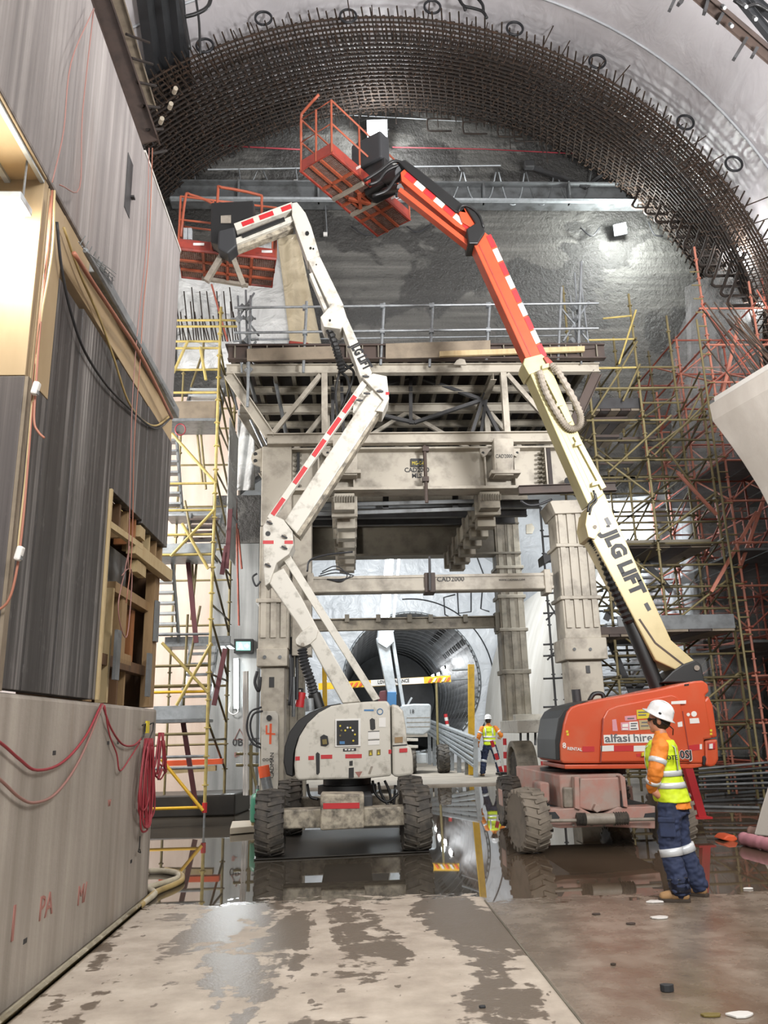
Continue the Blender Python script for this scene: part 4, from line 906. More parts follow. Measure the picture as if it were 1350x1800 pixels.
# access stair inside the scaffold: closely set treads in the lower half
for i in range(30):
    y_ = 960+i*11.5; x0 = 1062+(i % 10)*1.5; block('stair_tread', at(x0, y_, 18.8), at(x0+78+(i % 5)*4, y_-2, 18.8), .2, .04, 'grey_steel' if i % 3 else 'galv', RS)
for a, b in (((1060, 1100), (1120, 1240)), ((1120, 960), (1065, 1090)), ((1100, 950), (1180, 1040)), ((1130, 1200), (1060, 1290))): block('stringer', at(*a, 18.7), at(*b, 18.7), .05, .14, 'dark_steel', RS)
# narrow tower of dark tube right behind the front right leg
for x in (958, 975): standard(RS, at(x, 1000, 19.5).x, 19.5, .1, at(x, 890, 19.5).z, 'dark_steel', .6, .028)
for y_ in (905, 940, 985, 1040, 1075, 1130, 1150, 1190, 1240): bar('ledger', at(955, y_+3, 19.5), at(1060, y_-1, 19.5), .024, 'dark_steel', RS)
for a, b in (((960, 985), (990, 935)), ((960, 1090), (1010, 1040)), ((965, 1060), (1000, 1120)), ((962, 1160), (1010, 1110))): bar('brace', at(*a, 19.45), at(*b, 19.45), .022, 'dark_steel', RS)
MB().ppoly([(955, 975), (985, 960), (985, 975), (957, 990)], 19.3, 19.9).obj('deck_plank', 'dark_steel', RS)

# ---- orange scaffold beside the right wall, with its debris net
OS = thing('orange_scaffold', 'orange painted scaffold behind the netting at the right wall', 'scaffold', (9.3, 17.5, 0))
OX = [at(1263, 900, 17.0).x+.12, 9.7, 11.0]; OY = [16.6, 18.2, 19.8, 21.0]
for i, x in enumerate(OX):
    for j, y in enumerate(OY):
        zt = at(1191, 451, 17).z if (i, j) == (0, 0) else (at(1177, 592, 18.2).z if (i, j) == (0, 1) else 10.5+1.0*i+random.uniform(-.3, .6))
        standard(OS, x, y, .05, zt, 'orange_paint' if i == 0 or j == 0 else 'orange_rust', .5, .028)
for k in range(12):
    z = .6+k*.95
    for j, y in enumerate(OY):
        bar('ledger', (OX[0]-.1, y, z), (OX[2]+.2, y, z), .024, 'orange_rust' if j % 2 else 'orange_paint', OS)
    for i, x in enumerate(OX):
        bar('transom', (x, OY[0]-.15, z+.06), (x, OY[3]+.1, z+.06), .024, 'orange_rust', OS)
        if k < 11: bar('brace', (x+.03, OY[k % 3], z), (x+.03, OY[k % 3+1], z+.95), .022, 'orange_paint', OS); bar('brace', (x-.03, OY[(k+1) % 3], z+.95), (x-.03, OY[(k+1) % 3+1], z), .022, 'orange_rust', OS)
        if k < 11 and i < 2: bar('brace', (OX[i], OY[k % 3]+.04, z), (OX[i+1], OY[k % 3]+.04, z+.95), .022, 'orange_rust' if k % 2 else 'orange_paint', OS)
for z in (3.2, 5.2, 7.3):
    for q in range(4): MB().bb((OX[0]+.1+q*.7, 16.7, z), (OX[0]+.75+q*.7, 20.8, z+.05)).obj('deck_plank', 'grey_steel', OS)
# orange inclined rakers and the yellow trellis ladder tied to the front
for a, b in (((1190, 830), (1260, 905)), ((1300, 560), (1255, 760)), ((1345, 870), (1300, 1000)), ((1330, 900), (1250, 1040))): block('raker', at(*a, 16.9), at(*b, 16.9), .05, .07, 'orange_paint', OS)
for k in range(26):
    z = 3.0+k*.36; bar('ladder_rung', (OX[0]-.22, 16.55, z), (OX[0], 16.55, z), .018, 'yellow_dull', OS, 6)
bar('ladder_side', (OX[0]-.22, 16.55, .1), (OX[0]-.22, 16.55, at(1205, 560, 16.5).z), .026, 'yellow_dull', OS)
# brackets and rails at its foot
for i in range(6): bar('foot_rail', at(1228, 1352+i*7, 16.4), at(1350, 1340+i*9, 16.2), .025, 'dark_steel' if i % 2 else 'grey_steel', OS)
net = thing('debris_net', 'translucent debris netting stretched over the orange scaffold', 'netting', (8.4, 16.3, 4))
nm = MB(); rows = []
for i in range(9):
    t = i/8; rows.append([at(1203+(1345-1203)*s+6*math.sin(3*s+i), (505-s*75)+(1330-(505-s*75))*t, 18.6+.12*math.sin(5*s+2*t)) for s in [k/8 for k in range(9)]])
nm.grid(rows); o = nm.obj('net_sheet', 'debris_net', net, True)
sm = o.modifiers.new('thick', 'SOLIDIFY'); sm.thickness = .01
nm = MB(); rows = []
for i in range(7):
    t = i/6; rows.append([at(1180+(1215-1180)*s, (620-s*90)+(800-(620-s*90))*t, 18.8+.05*math.sin(5*s+2*t)) for s in [k/6 for k in range(7)]])
nm.grid(rows); o = nm.obj('net_sheet', 'debris_net', net, True); sm = o.modifiers.new('thick', 'SOLIDIFY'); sm.thickness = .01
# ================================================================== boom lifts
def lift_tools(root):
    def plate(name, px, Y, wd, mat, parent=None, bevel=0.01, smooth=False):
        return MB().ppoly(px, Y-wd/2, Y+wd/2).obj(name, mat, parent or root, bevel=bevel)
    def decal(name, px, Y, mat, parent=None, th=.004):
        return MB().ppoly(px, Y-th, Y+.002).obj(name, mat, parent or root)
    return plate, decal
def quad(a, b, w0, w1=None):                              # pixel quad of given widths along a line
    w1 = w0 if w1 is None else w1; dx, dy = b[0]-a[0], b[1]-a[1]; L = math.hypot(dx, dy); nx, ny = -dy/L, dx/L
    return [(a[0]+nx*w0/2, a[1]+ny*w0/2), (b[0]+nx*w1/2, b[1]+ny*w1/2), (b[0]-nx*w1/2, b[1]-ny*w1/2), (a[0]-nx*w0/2, a[1]-ny*w0/2)]
def lerp2(a, b, t): return (a[0]+(b[0]-a[0])*t, a[1]+(b[1]-a[1])*t)
def stripes(par, a, b, off, wd, Y, n, red0=True, frac=.5, mats=('red', 'white_tape')):
    for i in range(n):
        m = mats[0] if (i % 2 == 0) == red0 else mats[1]
        if m is None: continue
        p, q = lerp2(a, b, (i+.06)/n), lerp2(a, b, (i+.94)/n); MB().ppoly([(x+off[0], y+off[1]) for x, y in quad(p, q, wd)], Y-.004, Y+.002).obj('reflective_strip', m, par)
def bellows(par, name, pts, r, mat, n=22):
    P = smooth_path(pts, max(2, n//(len(pts)-1))); rad = [r*(1.0 if i % 2 else .72) for i in range(len(P))]
    return MB().tube(P, rad, 10).obj(name, mat, par)
def basket(root, z0, corners, rail_h, mats, gates=(), top_px=None):
    C = [atz(x, y, z0) for x, y in corners]               # near-left, near-right, far-right, far-left
    b = MB()
    rim = C+[C[0]]
    fr = MB().tube([c for c in C], .035, 6, closed=True).obj('floor_frame', mats[0], root)
    for i in range(4):                                    # toe boards
        p, q = C[i], C[(i+1) % 4]; block('toe_board', p+V((0, 0, .10)), q+V((0, 0, .10)), .02, .2, mats[0], root)
    def fl(s, t): return C[0].lerp(C[1], s).lerp(C[3].lerp(C[2], s), t)
    for s in (.25, .5, .75): block('floor_bearer', fl(s, 0)-V((0, 0, .02)), fl(s, 1)-V((0, 0, .02)), .05, .05, mats[1], root)
    for t in (.35, .68): block('floor_bearer', fl(0, t)-V((0, 0, .02)), fl(1, t)-V((0, 0, .02)), .05, .05, mats[1], root)
    g = MB(); n = 44                                      # expanded-metal floor as slim bars both ways
    for i in range(1, n): g.beam(fl(i/n, 0), fl(i/n, 1), .012, .03)
    for i in range(1, 22): g.beam(fl(0, i/22), fl(1, i/22), .02, .02)
    g.obj('floor_grating', mats[2], root)
    for h, hm in ((.55, .55), (1.0, 1.0)):
        MB().tube([c+V((0, 0, rail_h*h)) for c in C], .02, 6, closed=True).obj('basket_rail', mats[1], root, True)
    for i in range(4):
        p, q = C[i], C[(i+1) % 4]; k = 3 if i % 2 == 0 else 2
        for j in range(k): a = p.lerp(q, j/k); bar('basket_post', a, a+V((0, 0, rail_h)), .02, mats[1], root, 6)
    return C, fl

# ---------------------------------------------------------------- the white articulated lift
WL = thing('boom_lift', 'dirty white articulated boom lift with folded arms, parked in the puddle', 'boom lift', (0, 12.6, 0))
plate, decal = lift_tools(WL)
for x, y in ((-1.08, 11.5), (.88, 11.62), (-.98, 13.75), (.98, 13.85)): road_wheel((x, y, .435), .44, .37, (1, .03, 0), 'rubber', 'rim', WL, 20)
MB().bb((-1.0, 11.38, .36), (.8, 11.72, .60)).obj('front_axle', 'lift_dirty', WL, bevel=.02)
MB().bb((-.9, 13.6, .34), (.9, 13.9, .58)).obj('rear_axle', 'lift_dirty', WL, bevel=.02)
plate('chassis_nose', [(563, 1460), (563, 1396), (640, 1396), (640, 1456)], 11.4, .5, 'lift_dirty', bevel=.02)
MB().bb((-.42, 11.6, .42), (.30, 13.8, .74)).obj('chassis_frame', 'charcoal', WL, bevel=.02)
decal('maker_strip', [(568, 1422), (568, 1412), (632, 1411), (632, 1421)], 11.145, 'red')
MB().lathe([(.44, 0), (.44, .12), (.36, .13), (.36, .22)], (-.05, 12.65, .70), (0, 0, 1), 28).obj('slew_ring', 'black', WL, True, autosmooth=.6)
for pts in ([(665, 1375), (672, 1400), (690, 1420), (695, 1380)], [(655, 1372), (660, 1395), (680, 1410), (700, 1395)], [(540, 1378), (545, 1400), (560, 1405)], [(676, 1372), (684, 1390), (688, 1412)]):
    MB().tube(smooth_path([at(x, y, 12.3) for x, y in pts], 4), .022, 6).obj('hydraulic_hose', 'black', WL, True)
# turret
TY = 12.0
hood = [(524, 1372), (519, 1366), (517, 1345), (519, 1318), (526, 1295), (540, 1272), (560, 1253), (582, 1241), (610, 1236), (650, 1233), (681, 1232), (686, 1240), (688, 1364), (640, 1369)]
plate('engine_hood', hood, TY+.5, 1.0, 'lift_white', bevel=.045)
plate('tank_cover', [(690, 1364), (688, 1237), (700, 1240), (709, 1250), (714, 1280), (716, 1309), (723, 1314), (726, 1330), (727, 1362), (700, 1366)], TY+.5, .96, 'lift_white', bevel=.04)
decal('cover_seam', [(690, 1312), (690, 1310), (716, 1308), (716, 1310)], TY+.015, 'charcoal')
plate('tail_cover', [(515, 1366), (503, 1362), (498, 1340), (500, 1312), (508, 1287), (524, 1266), (545, 1252), (575, 1240), (600, 1236), (582, 1243), (558, 1256), (538, 1276), (524, 1300), (517, 1325)], TY+.55, .9, 'black', bevel=.015)
plate('control_panel_frame', [(589, 1313), (589, 1264), (634, 1263), (634, 1312)], TY-.005, .03, 'white_tape', bevel=.004)
plate('control_panel', [(592, 1310), (592, 1267), (630, 1266), (630, 1309)], TY-.015, .03, 'ink', bevel=0)
for x, y, m in ((598, 1276, 'sign_yellow'), (600, 1284, 'sticker_brown'), (611, 1279, 'sticker_white'), (616, 1279, 'sign_yellow'), (620, 1284, 'sticker_white'), (598, 1293, 'sticker_brown'), (624, 1291, 'sign_yellow'), (621, 1302, 'sign_yellow'), (607, 1284, 'sign_yellow')): bar('switch', at(x, y, TY-.03), at(x, y, TY-.045), .014, m, WL, 8)
decal('panel_label', [(597, 1308), (597, 1303), (606, 1303), (606, 1308)], TY-.03, 'ink_blue')
plate('hood_latch', [(564, 1311), (563, 1295), (569, 1291), (576, 1294), (578, 1308), (573, 1312)], TY-.005, .02, 'ink', bevel=.004); plate('hood_latch', [(567, 1309), (566, 1300), (574, 1299), (575, 1308)], TY-.012, .03, 'sticker_brown', bevel=.003)
for px in ([(651, 1282), (650, 1265), (654, 1262), (659, 1265), (660, 1281), (655, 1284)], [(556, 1361), (555, 1325), (558, 1322), (562, 1325), (562, 1358), (559, 1362)], [(613, 1368), (613, 1350), (622, 1349), (622, 1367)], [(614, 1346), (614, 1338), (620, 1337), (620, 1346)]): decal('grab_slot', px, TY-.002, 'black')
for x0, x1, y in ((519, 527, 1333), (542, 552, 1332), (564, 584, 1330), (607, 636, 1329), (683, 688, 1321)): decal('reflective_strip', [(x0, y+4), (x0, y-3), (x1, y-3.5), (x1, y+3.5)], TY-.002, 'red')
decal('reflective_strip', [(702, 1323), (702, 1316), (716, 1315), (716, 1322)], TY+.012, 'red')
for px, m in (([(603, 1321), (603, 1316), (626, 1315), (626, 1320)], 'ink'), ([(640, 1250), (640, 1247), (657, 1247), (657, 1250)], 'ink_blue'), ([(624, 1357), (637, 1356), (631, 1367)], 'ink_red'), ([(666, 1278), (666, 1262), (678, 1261), (678, 1278)], 'white_tape'), ([(647, 1299), (647, 1287), (667, 1286), (667, 1298)], 'white_tape'), ([(647, 1310), (647, 1302), (667, 1301), (667, 1309)], 'white_tape'), ([(647, 1287), (647, 1285.6), (667, 1284.6), (667, 1286)], 'ink'), ([(647, 1302), (647, 1300.6), (667, 1299.6), (667, 1301)], 'ink'), ([(648, 1329), (648, 1319), (655, 1318), (655, 1328)], 'sticker_brown'), ([(662, 1328), (662, 1318), (669, 1317), (669, 1327)], 'sticker_brown'), ([(694, 1306), (694, 1296), (708, 1295), (708, 1305)], 'timber'), ([(647, 1360), (652, 1347), (656, 1347), (651, 1361)], 'rim')): decal('sticker', px, TY-.002 if px[0][0] < 690 else TY+.012, m)
[decal('print_line', [(606+i*6, 1319.2), (606+i*6, 1316.8), (610+i*6, 1316.5), (610+i*6, 1318.9)], TY-.007, 'white_tape') for i in range(3)]
MB().tube([at(668+5*math.cos(a), 1251+5*math.sin(a), TY-.005) for a in [2*PI*i/16 for i in range(16)]], .006, 4, closed=True).obj('gauge_ring', 'ink_blue', WL)
decal('warning_sign', [(649.5, 1327), (651.5, 1321), (653.5, 1327)], TY-.007, 'sign_yellow'); decal('warning_sign', [(663.5, 1326), (665.5, 1320), (667.5, 1326)], TY-.007, 'sign_yellow')
bar('fuel_bottle', at(545, 1250, TY+.4), at(543, 1228, TY+.4), .07, 'galv', WL, 10)
# folded tower: lower boom, riser and their parallel links
BY = 12.6
plate('lower_boom', [(471, 1022), (480, 1008), (498, 998), (530, 1050), (560, 1107), (634, 1234), (602, 1236), (560, 1160), (546, 1133), (520, 1092)], BY, .34, 'lift_white', bevel=.015)
plate('lower_pivot', [(528, 1112), (545, 1100), (560, 1108), (556, 1122), (545, 1132), (532, 1138), (520, 1132), (519, 1124)], BY, .40, 'lift_white', bevel=.01)
bar('pivot_pin', at(532, 1133, BY-.20), at(532, 1133, BY-.23), .03, 'rim', WL, 10)
plate('lower_link', [(498, 984), (510, 976), (668, 1228), (656, 1232)], BY+.05, .12, 'lift_white', bevel=.006)
plate('lower_knuckle', [(463, 1002), (462, 925), (470, 912), (483, 906), (498, 913), (514, 934), (516, 958), (508, 974), (486, 990), (474, 1024), (466, 1030)], BY, .46, 'lift_white', bevel=.012)
decal('knuckle_hole', [(470+4.5*math.cos(a)+1, 938+4.5*math.sin(a)) for a in [2*PI*i/12 for i in range(12)]], BY-.232, 'black')
for x, y in ((474, 918), (500, 943), (500, 962), (471, 993)): bar('knuckle_pin', at(x, y, BY-.23), at(x, y, BY-.26), .035, 'rim', WL, 8); decal('pin_clip', quad((x-5, y-2), (x+5, y+3), 3), BY-.262, 'charcoal')
for x0, x1, y in ((462, 481, 953), (500, 515, 953)): decal('reflective_strip', [(x0, y+3), (x0, y-3), (x1, y-3), (x1, y+3)], BY-.232, 'red')
plate('riser_boom', [(500, 915), (521, 938), (676, 704), (655, 684), (648, 690)], BY, .36, 'lift_white', bevel=.015)
plate('riser_shadow_edge', [(521, 938), (527, 944), (676, 712), (676, 704)], BY+.02, .30, 'lift_dirty', bevel=.005)  # dirtier white puts shade into this strip along the riser's lower edge
plate('riser_link', quad((474, 912), (641, 672), 11), BY-.1, .12, 'lift_white', bevel=.005)
for i, (t0, t1) in enumerate(((.03, .15), (.26, .38), (.46, .58), (.62, .74), (.78, .90))): decal('reflective_strip', quad(lerp2((474, 912), (641, 672), t0), lerp2((474, 912), (641, 672), t1), 8), BY-.162, 'red')
plate('riser_gusset', [(620, 725), (622, 700), (633, 680), (645, 672), (660, 690), (640, 712), (628, 730)], BY+.05, .3, 'lift_white', bevel=.006)
plate('upper_knuckle', [(638, 664), (656, 656), (680, 661), (684, 700), (673, 724), (660, 722), (674, 703)], BY, .46, 'lift_white', bevel=.012)
for x, y in ((643, 661), (668, 687), (645, 691), (632, 703)): bar('knuckle_pin', at(x, y, BY-.23), at(x, y, BY-.26), .035, 'rim', WL, 8); decal('pin_clip', quad((x-6, y), (x+6, y+1), 3), BY-.262, 'charcoal')
decal('reflective_strip', [(678, 694), (678, 689), (684, 689), (684, 694)], BY-.232, 'red')
# main telescopic boom
plate('main_boom', [(634, 664), (601, 572), (610, 558), (654, 655), (645, 668)], BY, .34, 'lift_white', bevel=.012)
plate('boom_sleeve', [(563, 557), (586, 531), (604, 540), (611, 562), (598, 578), (569, 574)], BY, .42, 'lift_white', bevel=.012)
plate('middle_boom', [(541, 457), (561, 448), (604, 536), (582, 545)], BY, .26, 'lift_white', bevel=.01)
plate('boom_rail', quad((546, 480), (576, 552), 6), BY-.05, .2, 'lift_white', bevel=.004)
plate('fly_boom', [(513, 357), (522, 355), (537, 374), (547, 398), (562, 449), (540, 458), (521, 404), (513, 378)], BY, .30, 'lift_white', bevel=.01)
for x, y, r in ((540, 410, 3.5), (546, 436, 2), (551, 437, 1.5), (580, 563, 2), (556, 465, 1.2)): decal('boom_hole', [(x+r*math.cos(a), y+r*1.2*math.sin(a)) for a in [2*PI*i/8 for i in range(8)]], BY-.16 if y < 445 else BY-.215, 'black')
text('JLG LIFT', at(616, 608, BY-.18), at(646, 652, BY)-at(619, 606, BY), at(640, 600, BY)-at(625, 607, BY), .22, 'ink', WL, squeeze=.66, bold=.05)
bellows(WL, 'cable_carrier', [at(578, 578, BY-.05), at(590, 610, BY-.1), at(596, 632, BY-.1), at(602, 655, BY)], .075, 'black', 24)
for pts in ([(592, 612), (606, 640), (622, 655), (612, 690), (600, 720)], [(588, 600), (598, 650), (612, 668), (618, 720)], [(600, 640), (590, 690), (596, 740)], [(606, 650), (625, 640), (630, 655)]): MB().tube(smooth_path([at(x, y, BY+.1) for x, y in pts], 4), .025, 6).obj('boom_hose', 'black', WL, True)
# bellows down at the lower boom
bellows(WL, 'lift_cylinder_boot', [at(531, 1140, BY-.1), at(535, 1165, BY-.1), at(545, 1195, BY-.1), at(552, 1222, BY)], .085, 'charcoal', 30)
bar('lift_cylinder', at(552, 1220, BY), at(560, 1245, BY), .1, 'black', WL, 12)
# jib
plate('jib_beam', quad((413, 399), (515, 361), 13), BY-.05, .16, 'lift_white', bevel=.006)
for t0, t1 in ((.12, .32), (.42, .66), (.80, .97)): decal('reflective_strip', quad(lerp2((413, 399), (515, 361), t0), lerp2((413, 399), (515, 361), t1), 8), BY-.132, 'red')
plate('jib_link', quad((409, 426), (514, 384), 10), BY, .2, 'lift_white', bevel=.006); plate('jib_link', quad((411, 437), (514, 397), 8), BY+.05, .16, 'lift_dirty', bevel=.004); plate('jib_cylinder', quad((425, 414), (500, 384), 6), BY-.1, .08, 'black', bevel=.003)
# basket
bz = at(400, 445, 12.95).z
C, fl = basket(WL, bz, [(313, 437), (485, 455), (478, 503), (320, 486)], 1.1, ('basket_orange', 'basket_rail', 'basket_mesh'))
up = V((0, 0, 1))
MB().tube(smooth_path([C[0].lerp(C[1], .02)+up*.25, C[0].lerp(C[1], .05)+up*1.1, C[0].lerp(C[1], .1)+up*1.16, C[0].lerp(C[1], .33)+up*1.02, C[0].lerp(C[1], .36)+up*.7], 3), .026, 6).obj('basket_gate', 'basket_rail', WL, True)
MB().tube(smooth_path([C[0].lerp(C[1], .38)+up*.3, C[0].lerp(C[1], .38)+up*1.32, C[0].lerp(C[1], .42)+up*1.4, C[0].lerp(C[1], .80)+up*1.34, C[0].lerp(C[1], .84)+up*1.2, C[0].lerp(C[1], .84)+up*.4], 3), .028, 6).obj('basket_hoop', 'basket_rail', WL, True)
Yn = C[0].lerp(C[1], .5).y
plate('basket_console', [(371, 356), (446, 352), (446, 382), (434, 400), (420, 428), (385, 430), (370, 425)], Yn-.18, .34, 'black', bevel=.02)
plate('console_label', [(388, 392), (388, 379), (406, 378), (406, 392)], Yn-.36, .01, 'rim', bevel=0)
plate('rotator', [(382, 436), (384, 405), (412, 398), (416, 432), (400, 446)], Yn-.38, .3, 'charcoal', bevel=.03)
for a, b in (((398, 432), (362, 492)), ((402, 432), (428, 500))): plate('basket_support', quad(a, b, 9), Yn-.2, .1, 'rim', bevel=.004)
block('support_foot', atz(355, 489, bz-.06), atz(436, 502, bz-.06), .08, .06, 'rim', WL)
for t, m in ((.2, 'white_tape'), (.9, 'white_tape'), (.65, 'white_tape')): p = C[0].lerp(C[1], t)+up*.12; MB().box(p+V((0, -.02, 0)), (.22, .012, .05)).obj('basket_label', m, WL)
for x in (322, 330, 440): plate('basket_bottle', [(x, 420), (x, 400), (x+7, 400), (x+7, 420)], Yn+.1, .1, 'galv_light', bevel=.01)

# ---------------------------------------------------------------- the orange telescopic lift
OL = thing('telescopic_lift', 'orange telescopic boom lift with cream boom beside the worker', 'boom lift', (3.6, 12.3, 0))
plate, decal = lift_tools(OL)
for x, y, m, ax in ((2.34, 11.15, 'rubber_dusty', (.985, .17, 0)), (4.28, 11.2, 'rubber_dusty', (.99, .1, 0)), (2.66, 14.0, 'rubber', (1, 0, 0)), (4.4, 14.0, 'rubber', (1, 0, 0))): road_wheel((x, y, .41), .415, .34, ax, m, 'rubber_dusty', OL, 20)
HY = 11.15
cz0, cz1 = at(1000, 1422, HY).z, at(1000, 1362, HY).z
cx0, cx1 = at(985, 1390, HY).x, at(1100, 1390, HY).x
MB().prism([(cx0, HY, cz0), (cx1, HY, cz0), (cx1, HY, cz1-.04), (cx1-.05, HY, cz1), (cx0, HY, cz1)], (0, 2.9, 0)).obj('chassis_body', 'lift_orange_dusty', OL, bevel=.02)
plate('chassis_hood', [(1016, 1420), (1020, 1368), (1086, 1366), (1094, 1370), (1098, 1418), (1050, 1428)], HY-.03, .14, 'lift_orange_dusty', bevel=.02)
for px in ([(1011, 1421), (1010, 1366), (1018, 1366), (1020, 1424)], [(1096, 1418), (1090, 1364), (1099, 1366), (1104, 1420)]): plate('hood_cheek', px, HY-.06, .22, 'lift_orange_dusty', bevel=.008)
plate('side_box', [(992, 1420), (991, 1384), (1009, 1384), (1010, 1420)], HY-.02, .12, 'rim', bevel=.02); plate('side_box', [(1093, 1420), (1092, 1388), (1099, 1388), (1100, 1420)], HY-.1, .12, 'charcoal', bevel=.02)
plate('tow_lug', [(1043, 1424), (1047, 1414), (1053, 1414), (1058, 1424), (1050, 1429)], HY-.14, .1, 'lift_orange_dusty', bevel=.01)
plate('left_locker', [(950, 1408), (949, 1378), (953, 1374), (966, 1376), (967, 1408), (960, 1414)], HY+.5, .5, 'lift_orange_dusty', bevel=.03)
plate('front_axle', [(955, 1430), (960, 1420), (985, 1422), (1020, 1420), (1040, 1430), (1064, 1430), (1085, 1419), (1130, 1418), (1152, 1417), (1152, 1457), (1120, 1456), (1060, 1453), (985, 1456), (962, 1452)], HY+.02, .3, 'lift_orange_dusty', bevel=.012)
for px in ([(960, 1440), (962, 1428), (976, 1427), (984, 1437), (980, 1444)], [(1130, 1442), (1134, 1430), (1152, 1428), (1152, 1442)]): decal('axle_pocket', px, HY-.132, 'charcoal')
bar('steering_rod', at(962, 1443, HY-.25), at(1150, 1440, HY-.25), .022, 'rim', OL, 8)
bar('steering_ram', at(1028, 1440, HY-.25), at(1080, 1439, HY-.25), .07, 'rim', OL, 12)
for a, b in (((1013, 1440), (1030, 1440)), ((1078, 1439), (1104, 1438))): bellows(OL, 'ram_boot', [at(*a, HY-.25), at(*lerp2(a, b, .5), HY-.25), at(*b, HY-.25)], .085, 'rubber', 12)
for x in (1040, 1062, 1080, 1008): bar('axle_bolt', at(x, 1450, HY-.13), at(x, 1450, HY-.16), .02, 'rim', OL, 6)
MB().bb((2.5, 13.85, .33), (4.7, 14.2, .6)).obj('rear_axle', 'lift_orange_dusty', OL, bevel=.02)
MB().bb((2.9, 11.4, .3), (4.2, 14.0, .5)).obj('chassis_belly', 'charcoal', OL)
MB().lathe([(.62, 0), (.62, .1), (.5, .12), (.5, .3)], ((cx0+cx1)/2+.2, 12.3, cz1-.06), (0, 0, 1), 30).obj('slew_ring', 'black', OL, True, autosmooth=.6)
# turret
OY_ = 11.05
def R(x, y): return (x, y)
plate('turret_hood', [(991, 1342), (986, 1338), (985, 1310), (991, 1272), (997, 1252), (1004, 1243), (1016, 1238), (1062, 1228), (1150, 1213), (1222, 1197), (1236, 1196), (1245, 1203), (1247, 1216), (1240, 1222), (1244, 1250), (1252, 1298), (1238, 1300), (1240, 1342)], OY_+.65, 1.3, 'lift_orange', bevel=.055)
plate('turret_panel', [(1056, 1340), (1056, 1300), (1060, 1262), (1068, 1247), (1085, 1240), (1180, 1221), (1190, 1224), (1196, 1232), (1205, 1285), (1214, 1338)], OY_-.005, .06, 'lift_orange', bevel=.02)
plate('turret_skirt', [(993, 1352), (992, 1344), (1238, 1342), (1234, 1348), (1215, 1351)], OY_+.66, 1.28, 'lift_orange', bevel=.015)
plate('corner_cover', [(1240, 1346), (1239, 1301), (1262, 1299), (1264, 1335), (1258, 1346), (1250, 1348)], OY_+.62, 1.15, 'lift_orange', bevel=.03)
plate('corner_column', [(1242, 1298), (1240, 1262), (1226, 1244), (1246, 1222), (1254, 1240), (1262, 1296)], OY_+.60, 1.1, 'lift_orange', bevel=.03)
plate('tail_lamp', [(1245, 1318), (1245, 1306), (1258, 1305), (1258, 1317)], OY_+.05, .04, 'red', bevel=.01); plate('tail_lamp_lens', [(1247, 1316), (1247, 1308), (1253, 1307), (1253, 1316)], OY_+.02, .02, 'white_tape', bevel=0)
plate('hood_rim', [(985, 1336), (977, 1336), (976, 1300), (982, 1262), (990, 1248), (1008, 1238), (1040, 1230), (1012, 1240), (1000, 1249), (993, 1270), (987, 1304)], OY_+.6, 1.1, 'black', bevel=.015)
decal('hood_groove', quad((1056, 1340), (1060, 1262), 2), OY_-.036, 'basket_orange'); decal('vent_slot', [(1203, 1206), (1203, 1203), (1211, 1202), (1211, 1205)], OY_-.001, 'black')
plate('grab_handle', [(1236, 1344), (1236, 1330), (1240, 1328), (1242, 1334), (1239, 1346)], OY_-.01, .04, 'ink', bevel=.006)
# stickers and writing
DY = OY_-.036
decal('hire_board', [(1062, 1307), (1061, 1292), (1152, 1290), (1152, 1305)], DY, 'sticker_white')
text('alfasi', at(1063.5, 1304.5, DY-.006), (1, 0, 0), (0, 0, 1), .145, 'ink_grey', OL, squeeze=1.26, bold=.016); text('hire', at(1113.5, 1303.5, DY-.006), (1, 0, 0), (0, 0, 1), .145, 'ink_grey', OL, squeeze=1.15, bold=.008)
for x0, x1, m in ((1056, 1079, 'white_tape'), (1079, 1114, 'red'), (1114, 1150, 'white_tape'), (1205, 1230, 'red')): decal('reflective_strip', [(x0, 1321), (x0, 1311), (x1, 1310-(x0 > 1150)*2), (x1, 1320-(x0 > 1150)*2)], DY if x0 < 1200 else OY_-.001, m)
decal('reflective_strip', [(1024, 1322), (1024, 1312), (1045, 1312), (1045, 1321)], OY_-.001, 'red'); decal('reflective_strip', [(1230, 1317), (1230, 1308), (1234, 1308), (1234, 1317)], OY_-.001, 'white_tape')
for px, m in (([(1077, 1285), (1076, 1265), (1083, 1264), (1086, 1285)], 'sticker_pink'), ([(1092, 1284), (1091, 1270), (1106, 1269), (1107, 1284)], 'sticker_pink'), ([(1107, 1284), (1106, 1269), (1121, 1268), (1123, 1283)], 'sticker_white'), ([(1125, 1283), (1123, 1266), (1142, 1265), (1144, 1282)], 'timber_pale'), ([(1120, 1264), (1119, 1248), (1145, 1246), (1145, 1262)], 'sign_yellow'), ([(1099, 1267), (1098, 1259), (1118, 1257), (1119, 1266)], 'sticker_pink'), ([(1180, 1238), (1180, 1233), (1206, 1231), (1206, 1237)], 'sticker_white'), ([(1192, 1278), (1191, 1270), (1199, 1268), (1200, 1277)], 'sticker_white'), ([(1119, 1330), (1119, 1325), (1128, 1324), (1128, 1330)], 'red')): decal('sticker', px, DY, m)
for px in ([(1094, 1278), (1094, 1273), (1104, 1272), (1104, 1278)], [(1094, 1283), (1094, 1280), (1104, 1280), (1104, 1283)]): decal('sticker_panel', px, DY-.005, 'sticker_white')
for x0, y0, x1 in ((1109, 1272, 1120), (1109, 1276, 1118), (1109, 1281, 1120), (1122, 1252, 1140), (1122, 1257, 1136), (1128, 1270, 1138), (1127, 1276, 1140), (1103, 1263, 1115)): decal('print_line', [(x0, y0+1), (x0, y0-1), (x1, y0-1.5), (x1, y0+.5)], DY-.005, 'ink_grey')
for px in ([(1213, 1272), (1212, 1263), (1228, 1262), (1230, 1271)],): decal('sticker', px, OY_-.001, 'sticker_white')
